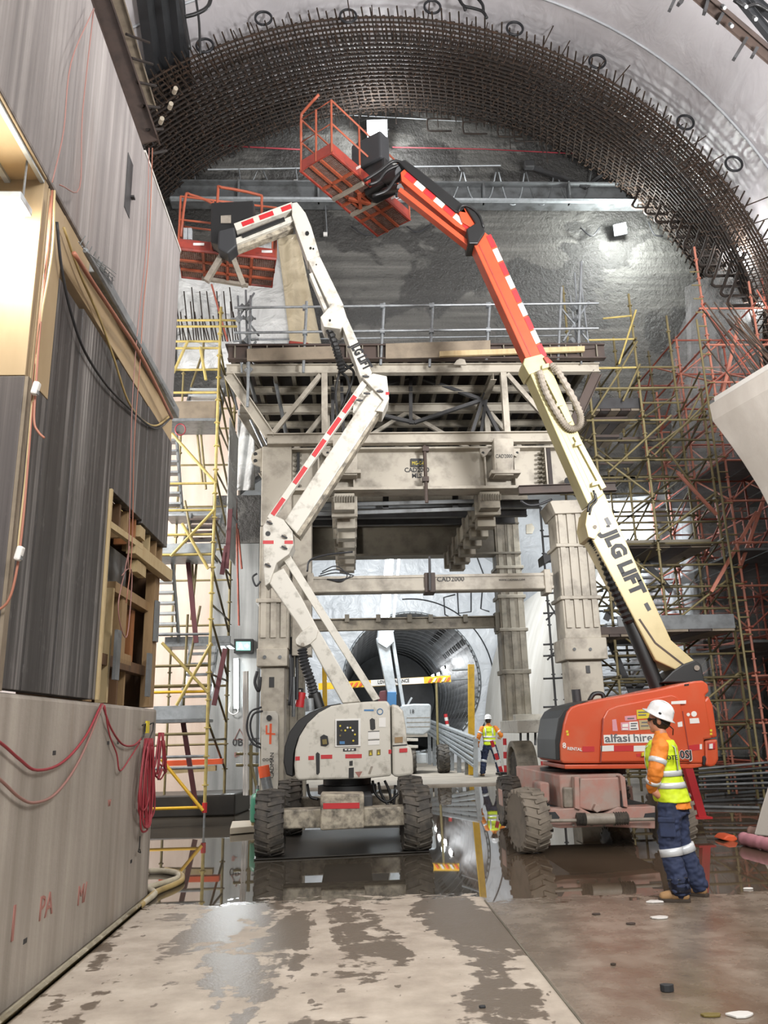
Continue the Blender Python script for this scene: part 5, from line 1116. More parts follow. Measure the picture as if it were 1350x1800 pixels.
for x, y, r in ((1210, 1256, 3), (1220, 1255, 5)): decal('round_sticker', [(x+r*math.cos(a), y+r*math.sin(a)) for a in [2*PI*i/14 for i in range(14)]], OY_-.001, 'sticker_white')

text('860SJ', at(1177, 1334, DY-.006), (1, 0, 0), (0, .0, 1), .15, 'sticker_white', OL, squeeze=.95, bold=.05); text('860SJ', at(1178, 1333.4, DY-.014), (1, 0, 0), (0, 0, 1), .145, 'ink', OL, squeeze=.95, bold=.015)
text('8', at(989, 1315, OY_-.006), (1, 0, .0), (0, 0, 1), .10, 'sticker_white', OL, bold=.02); text('RENTAL', at(997, 1318, OY_-.006), (1, 0, -.1), (0, 0, 1), .055, 'sticker_white', OL, bold=.02)
for x, y in ((997, 1286), (998, 1291), (1250, 1284), (1250, 1290)): decal('amber_marker', [(x-2, y+2), (x-2, y-2), (x+2, y-2), (x+2, y+2)], OY_-.001, 'sign_yellow')
plate('marker_lamp', [(1128, 1330), (1129, 1323), (1137, 1321), (1138, 1328)], OY_-.05, .06, 'sign_yellow', bevel=.01)
plate('decal_seam', quad((1200, 1250), (1214, 1336), 1.5), OY_-.004, .006, 'basket_orange', bevel=0)
# boom: base section, telescopes
PY = 12.0
plate('boom_foot', [(1162, 1200), (1182, 1180), (1200, 1168), (1222, 1160), (1233, 1168), (1240, 1200)], PY, .5, 'black', bevel=.02)
bar('foot_pin', at(1225, 1174, PY-.25), at(1225, 1174, PY-.28), .04, 'rim', OL, 10)
plate('base_boom', [(1034, 890), (1062, 866), (1180, 1125), (1222, 1162), (1196, 1181), (1153, 1161), (1042, 950), (1030, 925)], PY, .44, 'boom_cream', bevel=.018)
plate('boom_cheek', [(1033, 895), (1046, 900), (1056, 930), (1046, 948), (1034, 944), (1029, 922)], PY, .5, 'boom_cream', bevel=.01)
bar('cheek_pin', at(1046, 926, PY-.25), at(1046, 926, PY-.27), .03, 'rim', OL, 10)
plate('middle_boom', [(922, 634), (955, 624), (966, 640), (1062, 868), (1034, 888)], PY, .36, 'boom_yellow', bevel=.014)
for off, w_ in (((937, 650), 3), ((944, 648), 2)): decal('boom_crease', quad(off, (off[0]+100, off[1]+215), w_), PY-.182, 'boom_cream')
plate('boom_end_plate', [(920, 640), (922, 630), (952, 622), (962, 632), (958, 648), (930, 658)], PY, .42, 'boom_yellow', bevel=.01)
plate('inner_boom', [(832, 428), (850, 406), (868, 420), (962, 632), (930, 642)], PY, .28, 'boom_orange', bevel=.012)
stripes(OL, (858, 412), (958, 628), (0, 0), 9, PY-.142, 9, True, mats=('red', 'white_tape'))
decal('boom_crease', quad((842, 430), (938, 636), 2), PY-.142, 'basket_orange')
plate('boom_tip', [(955, 628), (962, 626), (972, 636), (970, 646), (962, 640)], PY-.1, .3, 'basket_orange', bevel=.01)
# chain track of hoses
tk = [(948, 652), (960, 690), (985, 735), (1000, 752), (1014, 752), (1021, 740), (1015, 715), (985, 660), (968, 640)]
bellows(OL, 'cable_track', [at(x, y, PY-.25) for x, y in tk], .062, 'rim', 88)
plate('track_tray', quad((958, 655), (1002, 742), 9), PY-.22, .05, 'boom_yellow', bevel=.004)
for x, y in ((958, 644), (983, 711), (1016, 780), (1046, 850)): plate('track_clip', [(x-5, y+4), (x-5, y-3), (x+7, y-6), (x+7, y+1)], PY-.22, .1, 'boom_yellow', bevel=.004)
plate('boom_skid', quad((1012, 765), (1062, 858), 9), PY-.19, .08, 'boom_yellow', bevel=.004)
text('JLG LIFT', at(1060, 938, PY-.225), at(1146, 1090, PY)-at(1067, 927, PY), at(1090, 920, PY)-at(1067, 930, PY), .315, 'ink', OL, squeeze=.93, bold=.055)
for x, y in ((1068, 916), (1138, 1066)): decal('boom_slot', quad((x-3, y-6), (x+4, y+7), 7), PY-.222, 'black')
decal('boom_underline', quad((1066, 925), (1072, 925), 3), PY-.222, 'ink')
for pts in ([(1046, 868), (1048, 880), (1040, 890), (1036, 905)], [(1043, 862), (1046, 876), (1036, 886), (1033, 900)]): MB().tube(smooth_path([at(x, y, PY-.25) for x, y in pts], 4), .018, 6).obj('boom_hose', 'black', OL, True)
decal('service_line', quad((1124, 1088), (1152, 1130), 3), PY-.225, 'brown_steel'); decal('service_line', quad((1152, 1130), (1206, 1172), 3), PY-.225, 'brown_steel')
bellows(OL, 'ram_boot', [at(1040, 945, PY-.12), at(1058, 970, PY-.12), at(1080, 1030, PY-.12), at(1108, 1095, PY-.12)], .10, 'black', 44)
bar('lift_ram', at(1105, 1085, PY-.05), at(1158, 1215, PY-.05), .11, 'black', OL, 14)
bar('hood_hose', at(1015, 1238, PY+.2), at(1012, 1212, PY+.2), .07, 'charcoal', OL, 10)
MB().tube(smooth_path([at(x, y, PY) for x, y in ((1036, 1232), (1044, 1220), (1058, 1220), (1062, 1230))], 4), .035, 6).obj('hood_hose', 'black', OL, True)
# jib
JY = 12.0
plate('elbow_joint', [(816, 360), (836, 372), (850, 392), (853, 408), (840, 428), (824, 428), (820, 402), (836, 392)], JY, .40, 'black', bevel=.02)
plate('jib_beam', [(704, 303), (712, 296), (840, 405), (830, 414), (800, 396), (706, 318)], JY, .22, 'boom_orange', bevel=.01)
stripes(OL, (712, 305), (832, 407), (0, 0), 9, JY-.112, 7, True)
plate('jib_link', quad((702, 332), (824, 428), 8), JY, .16, 'boom_orange', bevel=.006)
plate('jib_cover', [(700, 284), (712, 280), (740, 300), (815, 360), (822, 376), (800, 372), (716, 300)], JY-.02, .26, 'black', bevel=.02)
plate('jib_elbow', [(806, 372), (822, 362), (840, 376), (846, 388), (832, 402), (812, 390)], JY-.03, .24, 'boom_orange', bevel=.01)
MB().tube(smooth_path([at(x, y, JY-.2) for x, y in ((806, 372), (812, 362), (826, 364), (842, 378), (850, 400))], 4), .022, 6).obj('boom_hose', 'black', OL, True)
# basket seen from beneath
oz = 11.35
C, fl = basket(OL, oz, [(583, 268), (720, 386), (664, 414), (529, 300)], 1.1, ('basket_orange', 'basket_rail', 'basket_mesh'))
for a, b in ((.38, .62), (.62, .38)): block('floor_brace', fl(.45, a*1.4-.2)-V((0, 0, .05)), fl(.62, b*1.4-.2)-V((0, 0, .05)), .06, .06, 'basket_rail', OL)
block('floor_brace', fl(.38, .02)-V((0, 0, .06)), fl(.38, .98)-V((0, 0, .06)), .07, .06, 'rim', OL); block('floor_brace', fl(.62, .02)-V((0, 0, .06)), fl(.62, .98)-V((0, 0, .06)), .07, .06, 'rim', OL)
pm = fl(.55, -.1)
MB().box(pm+V((0, 0, .2)), (.5, .4, .62), basis((0, 0, 1), (C[1]-C[0]))).obj('rotator', 'black', OL, bevel=.05)
MB().box(fl(.5, .06)+V((0, 0, .75)), (.7, .3, .6), basis((0, 0, 1), (C[1]-C[0]))).obj('basket_console', 'charcoal', OL, bevel=.04)
bar('rotator_arm', pm+V((.0, 0, .2)), at(706, 305, JY), .13, 'charcoal', OL, 12); bar('rotator_arm', pm+V((0, 0, -.05)), at(704, 330, JY), .07, 'black', OL, 10)
for pts in ([(648, 325), (665, 318), (680, 300), (706, 288)], [(655, 345), (680, 335), (695, 315), (710, 300)], [(640, 318), (668, 300), (690, 284), (708, 286)]): MB().tube(smooth_path([at(x, y, JY-.05) for x, y in pts], 4), .03, 6).obj('boom_hose', 'black', OL, True)
MB().tube(smooth_path([C[3]+up*.6, C[3]+up*1.15, C[3].lerp(C[0], .1)+up*1.25, C[3].lerp(C[0], .6)+up*1.4], 3), .026, 6).obj('basket_gate', 'basket_rail', OL, True)
for t in (.3, .75): p = C[0].lerp(C[1], t)+V((-.02, -.03, .1)); MB().box(p, (.2, .012, .05), basis((0, 0, 1), (C[1]-C[0]))).obj('basket_label', 'white_tape', OL)

# ---------------------------------------------------------------- the white lift in the far cavern
FL = thing('white_boom_lift', 'small white boom lift standing far back by the tunnel mouth', 'boom lift', (3.0, 30.5, 0.05))
plate, decal = lift_tools(FL)
FY = 30.0
plate('turret_hood', [(700, 1290), (700, 1250), (707, 1239), (728, 1237), (755, 1237), (758, 1241), (757, 1284), (745, 1292)], FY+.5, 1.0, 'galv_light', bevel=.06)
for y in (1262, 1270, 1278): decal('hood_rib', [(715, y+.7), (715, y-.7), (756, y-1.5), (756, y-.1)], FY-.002, 'rim')
text('18', at(719, 1254, FY-.01), (1, 0, 0), (0, 0, 1), .2, 'ink', FL)
for x, z in ((750, 1345), (700, 1345)): p = atz(x, z, .05); road_wheel((p.x, FY+.2, .55), .52, .4, (1, 0, 0), 'rubber', 'rim', FL, 16)
pz = atz(735, 1345, .05); MB().bb((at(690, 1310, FY).x, FY+.0, .4), (at(750, 1310, FY).x, FY+2.2, .75)).obj('chassis_body', 'galv_light', FL, bevel=.03)
for y in (1300, 1312): plate('axle_beam', [(700, y+3), (700, y-3), (735, y-2), (735, y+3)], FY-.1, .2, 'lift_white', bevel=.01)
plate('lower_boom', quad((690, 1222), (672, 1120), 16, 22), FY+.4, .4, 'galv_light', bevel=.02); plate('boom_link', quad((709, 1240), (688, 1108), 6), FY+.4, .2, 'galv_light', bevel=.01)
plate('upper_boom', quad((672, 1130), (686, 970), 20, 15), FY+.5, .4, 'galv_light', bevel=.02); plate('boom_link', quad((690, 1110), (702, 975), 5), FY+.6, .2, 'galv_light', bevel=.01)
plate('boom_knuckle', [(664, 1130), (666, 1095), (690, 1092), (693, 1128), (680, 1140)], FY+.4, .6, 'galv_light', bevel=.02)
plate('boom_seat', [(680, 1250), (681, 1216), (697, 1216), (697, 1250)], FY+.2, .5, 'ink_blue', bevel=.02); plate('boom_seat', [(664, 1236), (668, 1215), (680, 1213), (682, 1240)], FY+.5, .4, 'maroon', bevel=.02)
plate('mirror_arm', quad((716, 1240), (724, 1226), 3), FY+.1, .06, 'galv_light', bevel=0)
# ================================================================== lamps
def lamp_box(name, label, c, d, size, mat='lamp_white', group=None):
    t = thing(name, label, 'floodlight', c, group); d = V(d).normalized(); x, y, z = basis(d)
    MB().box(V(c)-z*.06, (size[0]+.06, size[1]+.06, .12), (x, y, z)).obj('housing', 'charcoal', t, bevel=.01)
    MB().box(V(c)+z*.005, (size[0], size[1], .01), (x, y, z)).obj('lens', mat, t)
    b = V(c)-z*.12; MB().tube([b+x*size[0]*.6, b-z*.15+x*size[0]*.6, b-z*.15-x*size[0]*.6, b-x*size[0]*.6], .02, 6).obj('bracket', 'grey_steel', t)
    return t
c1 = at(663, 228, 20.9); lamp_box('floodlight', 'glaring white floodlight high up above the orange basket', c1, EYE-c1+V((0, 0, 1)), (.6, .52)); light('lamp_a', 'POINT', c1+V((0, -.5, -.3)), 420, (.97, .99, 1), .2)  # lens made oversize so its shape stands in for the glare
c2 = at(1090, 403, 21.1); lamp_box('floodlight', 'white floodlight fixed on the dark head wall at right', c2, EYE-c2+V((0, 0, 1)), (.34, .3)); light('lamp_b', 'POINT', c2+V((0, -.55, -.2)), 700, (.95, 1, .98), .15)
c3 = at(1300, 445, 19.0); lamp_box('floodlight', 'white floodlight shining behind the cage at the right', c3, (-.3, -1, -.3), (.5, .3)); light('lamp_c', 'POINT', c3+V((-.3, -.5, -.3)), 150, (1, 1, 1), .15)
c4_ = at(1330, 540, 18.6); lamp_box('floodlight', 'small floodlight low behind the cage at the right edge', c4_, (-.4, -1, -.2), (.3, .2)); light('lamp_d', 'POINT', c4_+V((-.3, -.4, -.2)), 60, (1, 1, 1), .12)
# warm work light hung under the overhang of the left wall
wc_ = V((-2.33, 4.70, 4.98))
wt = thing('work_light', 'dazzling warm work light under the overhang of the left wall', 'work light', wc_)
MB().box(wc_+V((0, 0, .08)), (.42, .2, .06)).obj('housing', 'galv_light', wt, bevel=.01)
MB().box(wc_+V((0, 0, .0)), (.36, .14, .10)).obj('lens', 'lamp_warm', wt, bevel=.02)
for s in (-.18, .18): bar('hanger', wc_+V((s, 0, .1)), wc_+V((s, 0, .42)), .008, 'galv', wt, 6)
light('lamp_work', 'POINT', wc_+V((.05, -.12, -.18)), 42, (1, .92, .78), .12)
# tube light and exit sign on the grey wall end
tl = thing('tube_light', 'upright fluorescent tube light on the grey wall end', 'tube light', at(415, 1200, 19.5))
bar('tube', at(415.5, 1243, 19.45), at(415, 1160, 19.45), .045, 'tube_white', tl, 10)
block('channel', at(415.5, 1246, 19.55), at(415, 1157, 19.55), .12, .06, 'galv_light', tl, (0, 1, 0))
MB().tube(smooth_path([at(x, y, 19.5) for x, y in ((404, 1235), (402, 1250), (410, 1256), (418, 1252), (418, 1245))], 4), .015, 5).obj('lead', 'white_tape', tl, True)
light('lamp_tube', 'AREA', at(415, 1200, 19.38), 60, (.92, .98, 1), .3, at(500, 1330, 12))
ex = thing('exit_sign', 'green lit exit sign on the grey wall end', 'exit sign', at(428, 1136, 19.5))
MB().ppoly([(411, 1148), (411, 1123), (445, 1123), (445, 1148)], 19.42, 19.58).obj('housing', 'black', ex, bevel=.01)
MB().ppoly([(415, 1143), (415, 1128), (440, 1128), (440, 1143)], 19.405, 19.43).obj('panel', 'exit_green', ex)
pm_ = MB(); q = 19.40
pm_.ppoly([(430, 1134), (434, 1134), (434, 1131), (438, 1135.5), (434, 1140), (434, 1137), (430, 1137)], q, q+.004)
pm_.ppoly([(421, 1130), (423, 1129.5), (424, 1131.5), (422, 1132)], q, q+.004); pm_.ppoly([(420, 1133), (425, 1132), (426, 1137), (428, 1141), (426, 1141), (423, 1138), (420, 1141), (418, 1141), (421, 1137)], q, q+.004)
pm_.obj('running_figure', 'exit_white', ex)
# tunnel lamps
for i, (yy, a) in enumerate(((47, 25), (50, 22), (53, 24), (56, 20))):
    p = V((TC.x+2.7*math.cos(math.radians(a)), yy, TC.z+2.7*math.sin(math.radians(a))))
    t = thing('tunnel_lamp', ('nearest and largest lamp on the tunnel wall', 'second lamp along the tunnel wall', 'third lamp along the tunnel wall', 'farthest lamp along the tunnel wall')[i], 'lamp', p, 'tunnel lamps')
    MB().box(p, (.12, .6, .12)).obj('lens', 'lamp_white', t); MB().box(p+V((.1, 0, .05)), (.1, .66, .18)).obj('housing', 'charcoal', t)
    if i in (0, 2): light('lamp_tunnel', 'POINT', p+V((-.4, 0, -.2)), 60, (.93, .97, 1), .1)
MB().lathe([(.001, 0), (TR+.1, 0), (TR+.1, .2)], (TC.x, 60.2, TC.z), (0, 1, 0), 40).obj('tunnel_cap', 'tunnel_segments', wall_end)  # flat cap added to close the tunnel and keep its end dark

# ================================================================== fittings on the head wall
hb = thing('steel_beam', 'long blue grey steel beam across the dark head wall', 'steel beam', at(700, 345, 21.2))
za, zb_ = at(650, 325, 21.2).z, at(650, 358, 21.2).z
MB().ibeam((at(300, 345, 21.2).x, 21.25, (za+zb_)/2), (at(1135, 345, 21.2).x, 21.25, (za+zb_)/2), za-zb_, .5).obj('beam', 'grey_steel', hb)
block('ledge', (at(300, 358, 21).x, 20.95, zb_-.05), (at(1135, 358, 21).x, 20.95, zb_-.05), .12, .08, 'galv_light', hb)
for x in (420, 560, 700, 850, 1000): MB().box((at(x, 345, 21.1).x, 21.1, (za+zb_)/2), (.05, .3, za-zb_)).obj('stiffener', 'grey_steel', hb)
rp = thing('rope_rail', 'thin pale rail along the dark head wall with short droppers', 'rail', at(600, 293, 21.3))
bar('rail', at(365, 298, 21.35), at(880, 291, 21.35), .025, 'galv_light', rp); bar('rail', at(500, 196, 21.35)+V((0, 0, .0)), at(860, 216, 21.35), .014, 'galv_light', rp)
for x, y0, y1 in ((340, 293, 318), (420, 297, 320), (520, 296, 320), (806, 293, 300), (572, 360, 412), (1040, 330, 360)): bar('dropper', at(x, y0, 21.3), at(x+3, y1, 21.3), .018, 'galv', rp, 6)
for x, y in ((572, 412), (420, 320), (520, 320)): MB().box(at(x, y, 21.3), (.12, .06, .12)).obj('end_block', 'white_tape', rp)
rh = thing('red_hose_line', 'thin red hose strung across the head wall below the cage', 'hose', at(450, 262, 21.3))
MB().tube([at(x, y, 21.35) for x, y in ((380, 255), (450, 259), (530, 263))], .025, 6).obj('hose', 'red_cable', rh, True); MB().tube([at(x, y, 21.35) for x, y in ((690, 259), (850, 262), (1010, 270))], .018, 6).obj('hose', 'red_cable', rh, True)
for i, pts in enumerate(([(797, 348), (808, 320), (812, 303)], [(815, 303), (828, 345), (845, 358), (862, 345), (872, 303)], [(877, 303), (890, 350), (903, 360), (915, 345), (922, 305)], [(925, 303), (940, 350), (955, 360), (968, 340), (974, 303)], [(978, 303), (995, 348), (1012, 358), (1030, 345), (1040, 300)])):
    t = thing('cable_loop', ('pale cable end hanging right of the orange jib', 'pale cable loop hanging under the rail, leftmost of the full loops', 'second pale cable loop hanging under the rail', 'third pale cable loop hanging under the rail', 'last cable loop under the rail, nearest the right floodlight')[i], 'cable', at(*pts[0], 21.2), 'cable loops on the head wall')
    MB().tube(smooth_path([at(x, y, 21.2) for x, y in pts], 5), .022, 6).obj('cable', 'galv_light' if i < 3 else 'grey_steel', t, True)
for i, (pts, lb) in enumerate((([(420, 345), (440, 325), (452, 300)], 'short grey cable drooping left of the white basket'), ([(462, 300), (480, 335), (505, 348), (530, 338), (548, 328)], 'grey cable drooping beside the orange basket'), ([(618, 398), (640, 412), (665, 410)], 'dark cable sagging under the orange basket'), ([(715, 398), (735, 408), (765, 390)], 'dark cable sagging right of the orange basket'), ([(1020, 400), (1040, 415), (1054, 400)], 'dark cable sagging left of the right floodlight'), ([(1140, 390), (1150, 412), (1165, 415)], 'dark cable sagging right of the right floodlight'))):
    t = thing('sagging_cable', lb, 'cable', at(*pts[0], 21.3)); MB().tube(smooth_path([at(x, y, 21.3) for x, y in pts], 5), .022, 6).obj('cable', 'grey_steel' if i < 2 else 'black_cable', t, True)
ca = thing('bracket_arm', 'dark angled bracket arm on the head wall below the cage', 'bracket', at(990, 300, 21))
block('arm', at(925, 290, 21.1), at(1030, 328, 21.1), .12, .1, 'dark_steel', ca); block('arm', at(1028, 330, 21.1), at(1070, 300, 21.1), .1, .1, 'dark_steel', ca); MB().box(at(930, 290, 21), (.3, .2, .25)).obj('head', 'dark_steel', ca, bevel=.03)

# membrane sheets and textile hanging at the left shoulder
def sheet(name, label, cat, px, Y, mat, wav=.12, n=12, th=.02):
    (x0, y0), (x1, y1), (x2, y2), (x3, y3) = px; rows = []
    for i in range(n+1):
        t = i/n; rows.append([at(x0+(x1-x0)*s+((x3+(x2-x3)*s)-(x0+(x1-x0)*s))*t, y0+(y1-y0)*s+((y3+(y2-y3)*s)-(y0+(y1-y0)*s))*t, Y+wav*math.sin(7*s+3*t)*math.sin(2*t+4*s)) for s in [k/n for k in range(n+1)]])
    o = MB().grid(rows).obj(name, mat, None, True); m = o.modifiers.new('thick', 'SOLIDIFY'); m.thickness = th
    return tag(o, label, cat)
sheet('membrane_sheet', 'loose white membrane sheet hanging behind the white basket', 'membrane', [(312, 470), (492, 415), (545, 640), (312, 650)], 21.0, 'membrane_drape')
sheet('geotextile_strip', 'cream geotextile strip hanging beside the white lift boom', 'geotextile', [(487, 415), (524, 412), (566, 612), (512, 616)], 20.7, 'textile', .08)
sheet('membrane_sheet', 'white membrane sheet low behind the right scaffold', 'membrane', [(1062, 878), (1212, 866), (1250, 1300), (1048, 1300)], 21.2, 'membrane_far', .25)
sheet('membrane_sheet', 'crumpled grey white sheet behind the left gantry wing', 'membrane', [(418, 720), (447, 720), (447, 862), (414, 862)], 18.9, 'membrane_drape', .15)
# dark steelwork over the left wall
dk = thing('roof_steelwork', 'dark steel beams and cladding above the left concrete wall', 'steelwork', at(280, 150, 15))
def on_vault(x, y, R=10.6):                               # where the pixel ray meets the vault
    d = ray(x, y); t = 2.0
    while t < 60:
        p = EYE+d*t; cx_, cz_ = ring(min(max(p.y, 14), 21.6))
        if math.hypot(p.x-cx_, p.z-cz_) > R and p.z > 6: return p
        t += .02
    return EYE+d*18
rows = []; thick = []
for i in range(13):
    t = i/12; xl, xr, y = 240+t*45, 318+t*30, -25+t*330
    rows.append([on_vault(xl+(xr-xl)*k/6, y, 10.35 if k % 2 else 10.5) for k in range(7)])
o = MB().grid(rows).obj('cladding', 'charcoal', dk); o.modifiers.new('th', 'SOLIDIFY').thickness = .08
for k in range(7): MB().tube([r[k] for r in rows], .05, 5).obj('cladding_rib', 'black', dk)
MB().ibeam(at(165, -40, 13).lerp(at(262, 250, 13), -.55), at(262, 250, 13), .4, .3, up=(1, 0, 0)).obj('main_beam', 'brown_steel', dk); MB().ibeam(at(200, -20, 13.6).lerp(at(262, 190, 13.6), -.7), at(262, 190, 13.6), .3, .25, up=(1, 0, 0)).obj('main_beam', 'kick_board', dk)
MB().ibeam(at(170, 60, 13.4), at(260, 250, 13.4), .2, .3, up=(1, 0, 0)).obj('main_beam', 'dark_steel', dk)
for i in range(6): bar('lacing_bar', at(222+i*9, 60+i*42, 12.9), at(262+i*6, 75+i*38, 13.6), .03, 'rebar_dark', dk, 6)
for x, y in ((306, 163), (298, 190), (282, 216)): bar('rod_end', at(x, y, 14.6), at(x+3, y-8, 14.4), .05, 'debris', dk, 8)
for pts, r in (([(316, -5), (325, 40), (333, 85)], .05), ([(322, 30), (345, 24), (365, 12), (372, -8)], .045), ([(344, -5), (350, 40), (352, 95)], .03)): MB().tube(smooth_path([at(x, y, 14.5) for x, y in pts], 4), r, 6).obj('thick_cable', 'black', dk, True)
rc = thing('roof_cable', 'black cable with splayed ends on the white roof above the cage', 'cable', at(830, 10, 16.8))
for pts in ([(805, -5), (815, 10), (830, 14), (848, 20), (856, 32)], [(838, -5), (848, 8), (850, 20)], [(815, 10), (818, 18)]): MB().tube(smooth_path([at(x, y, 16.6) for x, y in pts], 4), .04, 6).obj('cable', 'black', rc, True)
# steel waling beam in the top right corner
tb = thing('waling_beam', 'brown steel beam with clamps crossing the top right corner', 'steel beam', at(1280, 40, 10))
MB().ibeam(at(1225, -12, 10).lerp(at(1370, 112, 10), -1.6), at(1225, -12, 10).lerp(at(1370, 112, 10), 2.6), .17, .16, up=(.3, -1, .3)).obj('beam', 'brown_steel', tb)
for a, b in (((1295, -10), (1360, 70)), ((1320, -5), (1370, 40))): MB().ibeam(at(*a, 10.4).lerp(at(*b, 10.4), -2.0), at(*a, 10.4).lerp(at(*b, 10.4), 3.0), .14, .1).obj('beam', 'charcoal', tb)
for a, b in (((1188, -6), (1177, 18)), ((1200, 0), (1192, 8)), ((1245, -5), (1238, 24)), ((1312, 68), (1290, 104)), ((1330, 85), (1322, 100)), ((1270, 25), (1262, 40))): block('clamp', at(*a, 9.95), at(*b, 9.95), .07, .05, 'dark_steel', tb)
for x, y in ((1283, 42), (1308, 8), (1270, 10), (1325, 30)): bar('clamp_bolt', at(x, y, 9.9), at(x+4, y+4, 9.7), .03, 'grey_steel', tb, 6)
MB().tube(smooth_path([at(x, y, 10.2) for x, y in ((1290, 0), (1310, 12), (1330, 8), (1352, 20))], 4), .03, 6).obj('hose', 'black', tb, True)

# ================================================================== left wall: cables, pipes, hoses
def wire(name, label, cat, pts, r, mat, kind='x', X=-2.06, group=None, k=5):
    if kind == 'x': P = [atx(x, y, X) for x, y in pts]
    elif kind == 'p': P = [V(p) for p in pts]
    else: P = [atz(x, y, r) for x, y in pts]; P = [V((max(p.x, -2.03) if p.y < 9.3 else p.x, p.y, p.z)) for p in P]
    return tag(MB().tube(smooth_path(P, k), r, 7).obj(name, mat, None, True), label, cat, group)
wire('extension_cable', 'red cable drooping in the upper loop across the plinth', 'cable', [(-60, 1270), (0, 1305), (35, 1335), (65, 1354), (110, 1340), (150, 1295), (178, 1238)], .010, 'red_cable')
wire('extension_cable', 'red cable drooping in the lower, longer loop across the plinth', 'cable', [(-60, 1320), (0, 1370), (35, 1402), (62, 1411), (100, 1393), (140, 1335), (180, 1240)], .010, 'pink_cable')
wire('extension_cable', 'short red cable swagging from the shutter edge to the cable coil', 'cable', [(180, 1238), (195, 1280), (215, 1308), (235, 1310), (250, 1297)], .009, 'red_cable')
wire('extension_cable', 'thin red cable hanging in a hook beside the cable coil', 'cable', [(184, 1240), (192, 1290), (205, 1325), (211, 1355), (230, 1330), (246, 1305)], .007, 'red_cable')
cl = thing('cable_coil', 'bundle of red extension cable hung on the plinth near its corner', 'cable coil', atx(260, 1300, -2.05))
for i in range(13):
    a = random.uniform(-8, 8); b = random.uniform(-6, 6); x0 = 250+i*1.3; tp = 1298 if i % 2 else 1312; bt = random.choice((1440, 1455, 1462, 1468, 1425)) if i < 9 else random.choice((1380, 1372, 1392))
    P = [(x0+4, tp), (x0-3+a*.4, tp+55), (x0-5+a, bt-15), (x0+1+b*.5, bt), (x0+9+b, bt-18), (x0+11+a*.4, tp+55), (x0+9, tp)]
    X_ = -2.07+random.uniform(0, .07)
    if i >= 9: P = [(x+14, y-10) for x, y in P]
    MB().tube(smooth_path([atx(x, y, X_) for x, y in P], 4), .0095, 6).obj('cable_turn', 'red_cable', cl, True)
for x, y in ((252, 1275), (266, 1273)): MB().tube([atx(x-2, y, -2.05), atx(x+4, y-3, -2.05), atx(x+3, y+10, -2.05), atx(x-3, y+25, -2.05)], .007, 5).obj('hook', 'black', cl, True)
MB().box(atx(259, 1278, -2.06), (.02, .1, .12)).obj('hook_tag', 'sign_yellow', cl); MB().tube([atx(246, 1470, -2.06), atx(245, 1490, -2.06), atx(243, 1497, -2.06), atx(247, 1499, -2.06), atx(246, 1493, -2.06)], .006, 5).obj('tail', 'black', cl)
wire('drain_hose', 'tan hose lying on the floor along the plinth, nearest the wall', 'hose', [(-80, 1818), (0, 1753), (100, 1675), (170, 1625), (212, 1590), (228, 1572), (262, 1560), (300, 1548), (314, 1542), (310, 1535), (285, 1531), (262, 1531)], .032, 'grey_hose', 'z')
wire('drain_hose', 'darker tan hose lying on the floor beside the first one', 'hose', [(-80, 1836), (0, 1768), (100, 1690), (175, 1637), (215, 1603), (228, 1585), (265, 1568), (306, 1555), (320, 1546), (316, 1536), (290, 1529)], .032, 'tan_hose', 'z')
wire('drain_hose', 'pale stub of hose leaving the foot of the plinth', 'hose', [(140, 1637), (175, 1618), (205, 1600), (211, 1585)], .028, 'debris', 'z')
wire('conduit_pipe', 'orange conduit under the edge of the upper wall', 'pipe', [(130, 445), (165, 500), (205, 560), (250, 630), (302, 735)], .018, 'orange_cable', 'x', -1.99)
wire('power_cable', 'dark cable sagging across the dark shutter boards', 'cable', [(100, 390), (108, 470), (125, 550), (150, 620), (190, 680), (230, 720), (262, 748), (280, 752), (300, 735)], .011, 'black_cable')
wire('power_cable', 'pale cable sagging across the plywood strip', 'cable', [(112, 400), (140, 480), (175, 560), (200, 630), (225, 705), (250, 738), (275, 748), (300, 730)], .010, 'tan_hose')
for i, (pts, lb, m) in enumerate((([(92, 335), (86, 420), (74, 520), (66, 600), (58, 690), (50, 800), (40, 920), (28, 1010), (12, 1060), (-20, 1080)], 'orange lead hanging down the near corner, reaching lowest', 'orange_cable'), ([(96, 335), (92, 440), (72, 560), (62, 650), (52, 760), (44, 850), (34, 940), (30, 985)], 'pale lead hanging beside the orange one at the near corner', 'timber_pale'), ([(90, 345), (80, 470), (70, 580), (63, 680), (60, 740), (68, 760), (78, 770)], 'orange lead ending at the corner socket', 'orange_cable'))):
    P = [at(x, y, 4.86) if y < 1000 else at(x, y, 4.86) for x, y in pts]; wire('hanging_lead', lb, 'cable', P, .008, m, 'p')
for x, y, lb in ((63, 683, 'white plug socket hanging at the near corner'), (34, 973, 'lower white plug hanging at the near corner')):
    t = thing('plug_socket', lb, 'plug', at(x, y, 4.82)); MB().box(at(x, y, 4.82), (.05, .04, .09), basis((.2, 0, 1))).obj('body', 'white_tape', t, bevel=.012); MB().box(at(x, y+7, 4.82), (.03, .03, .03)).obj('clip', 'galv', t)
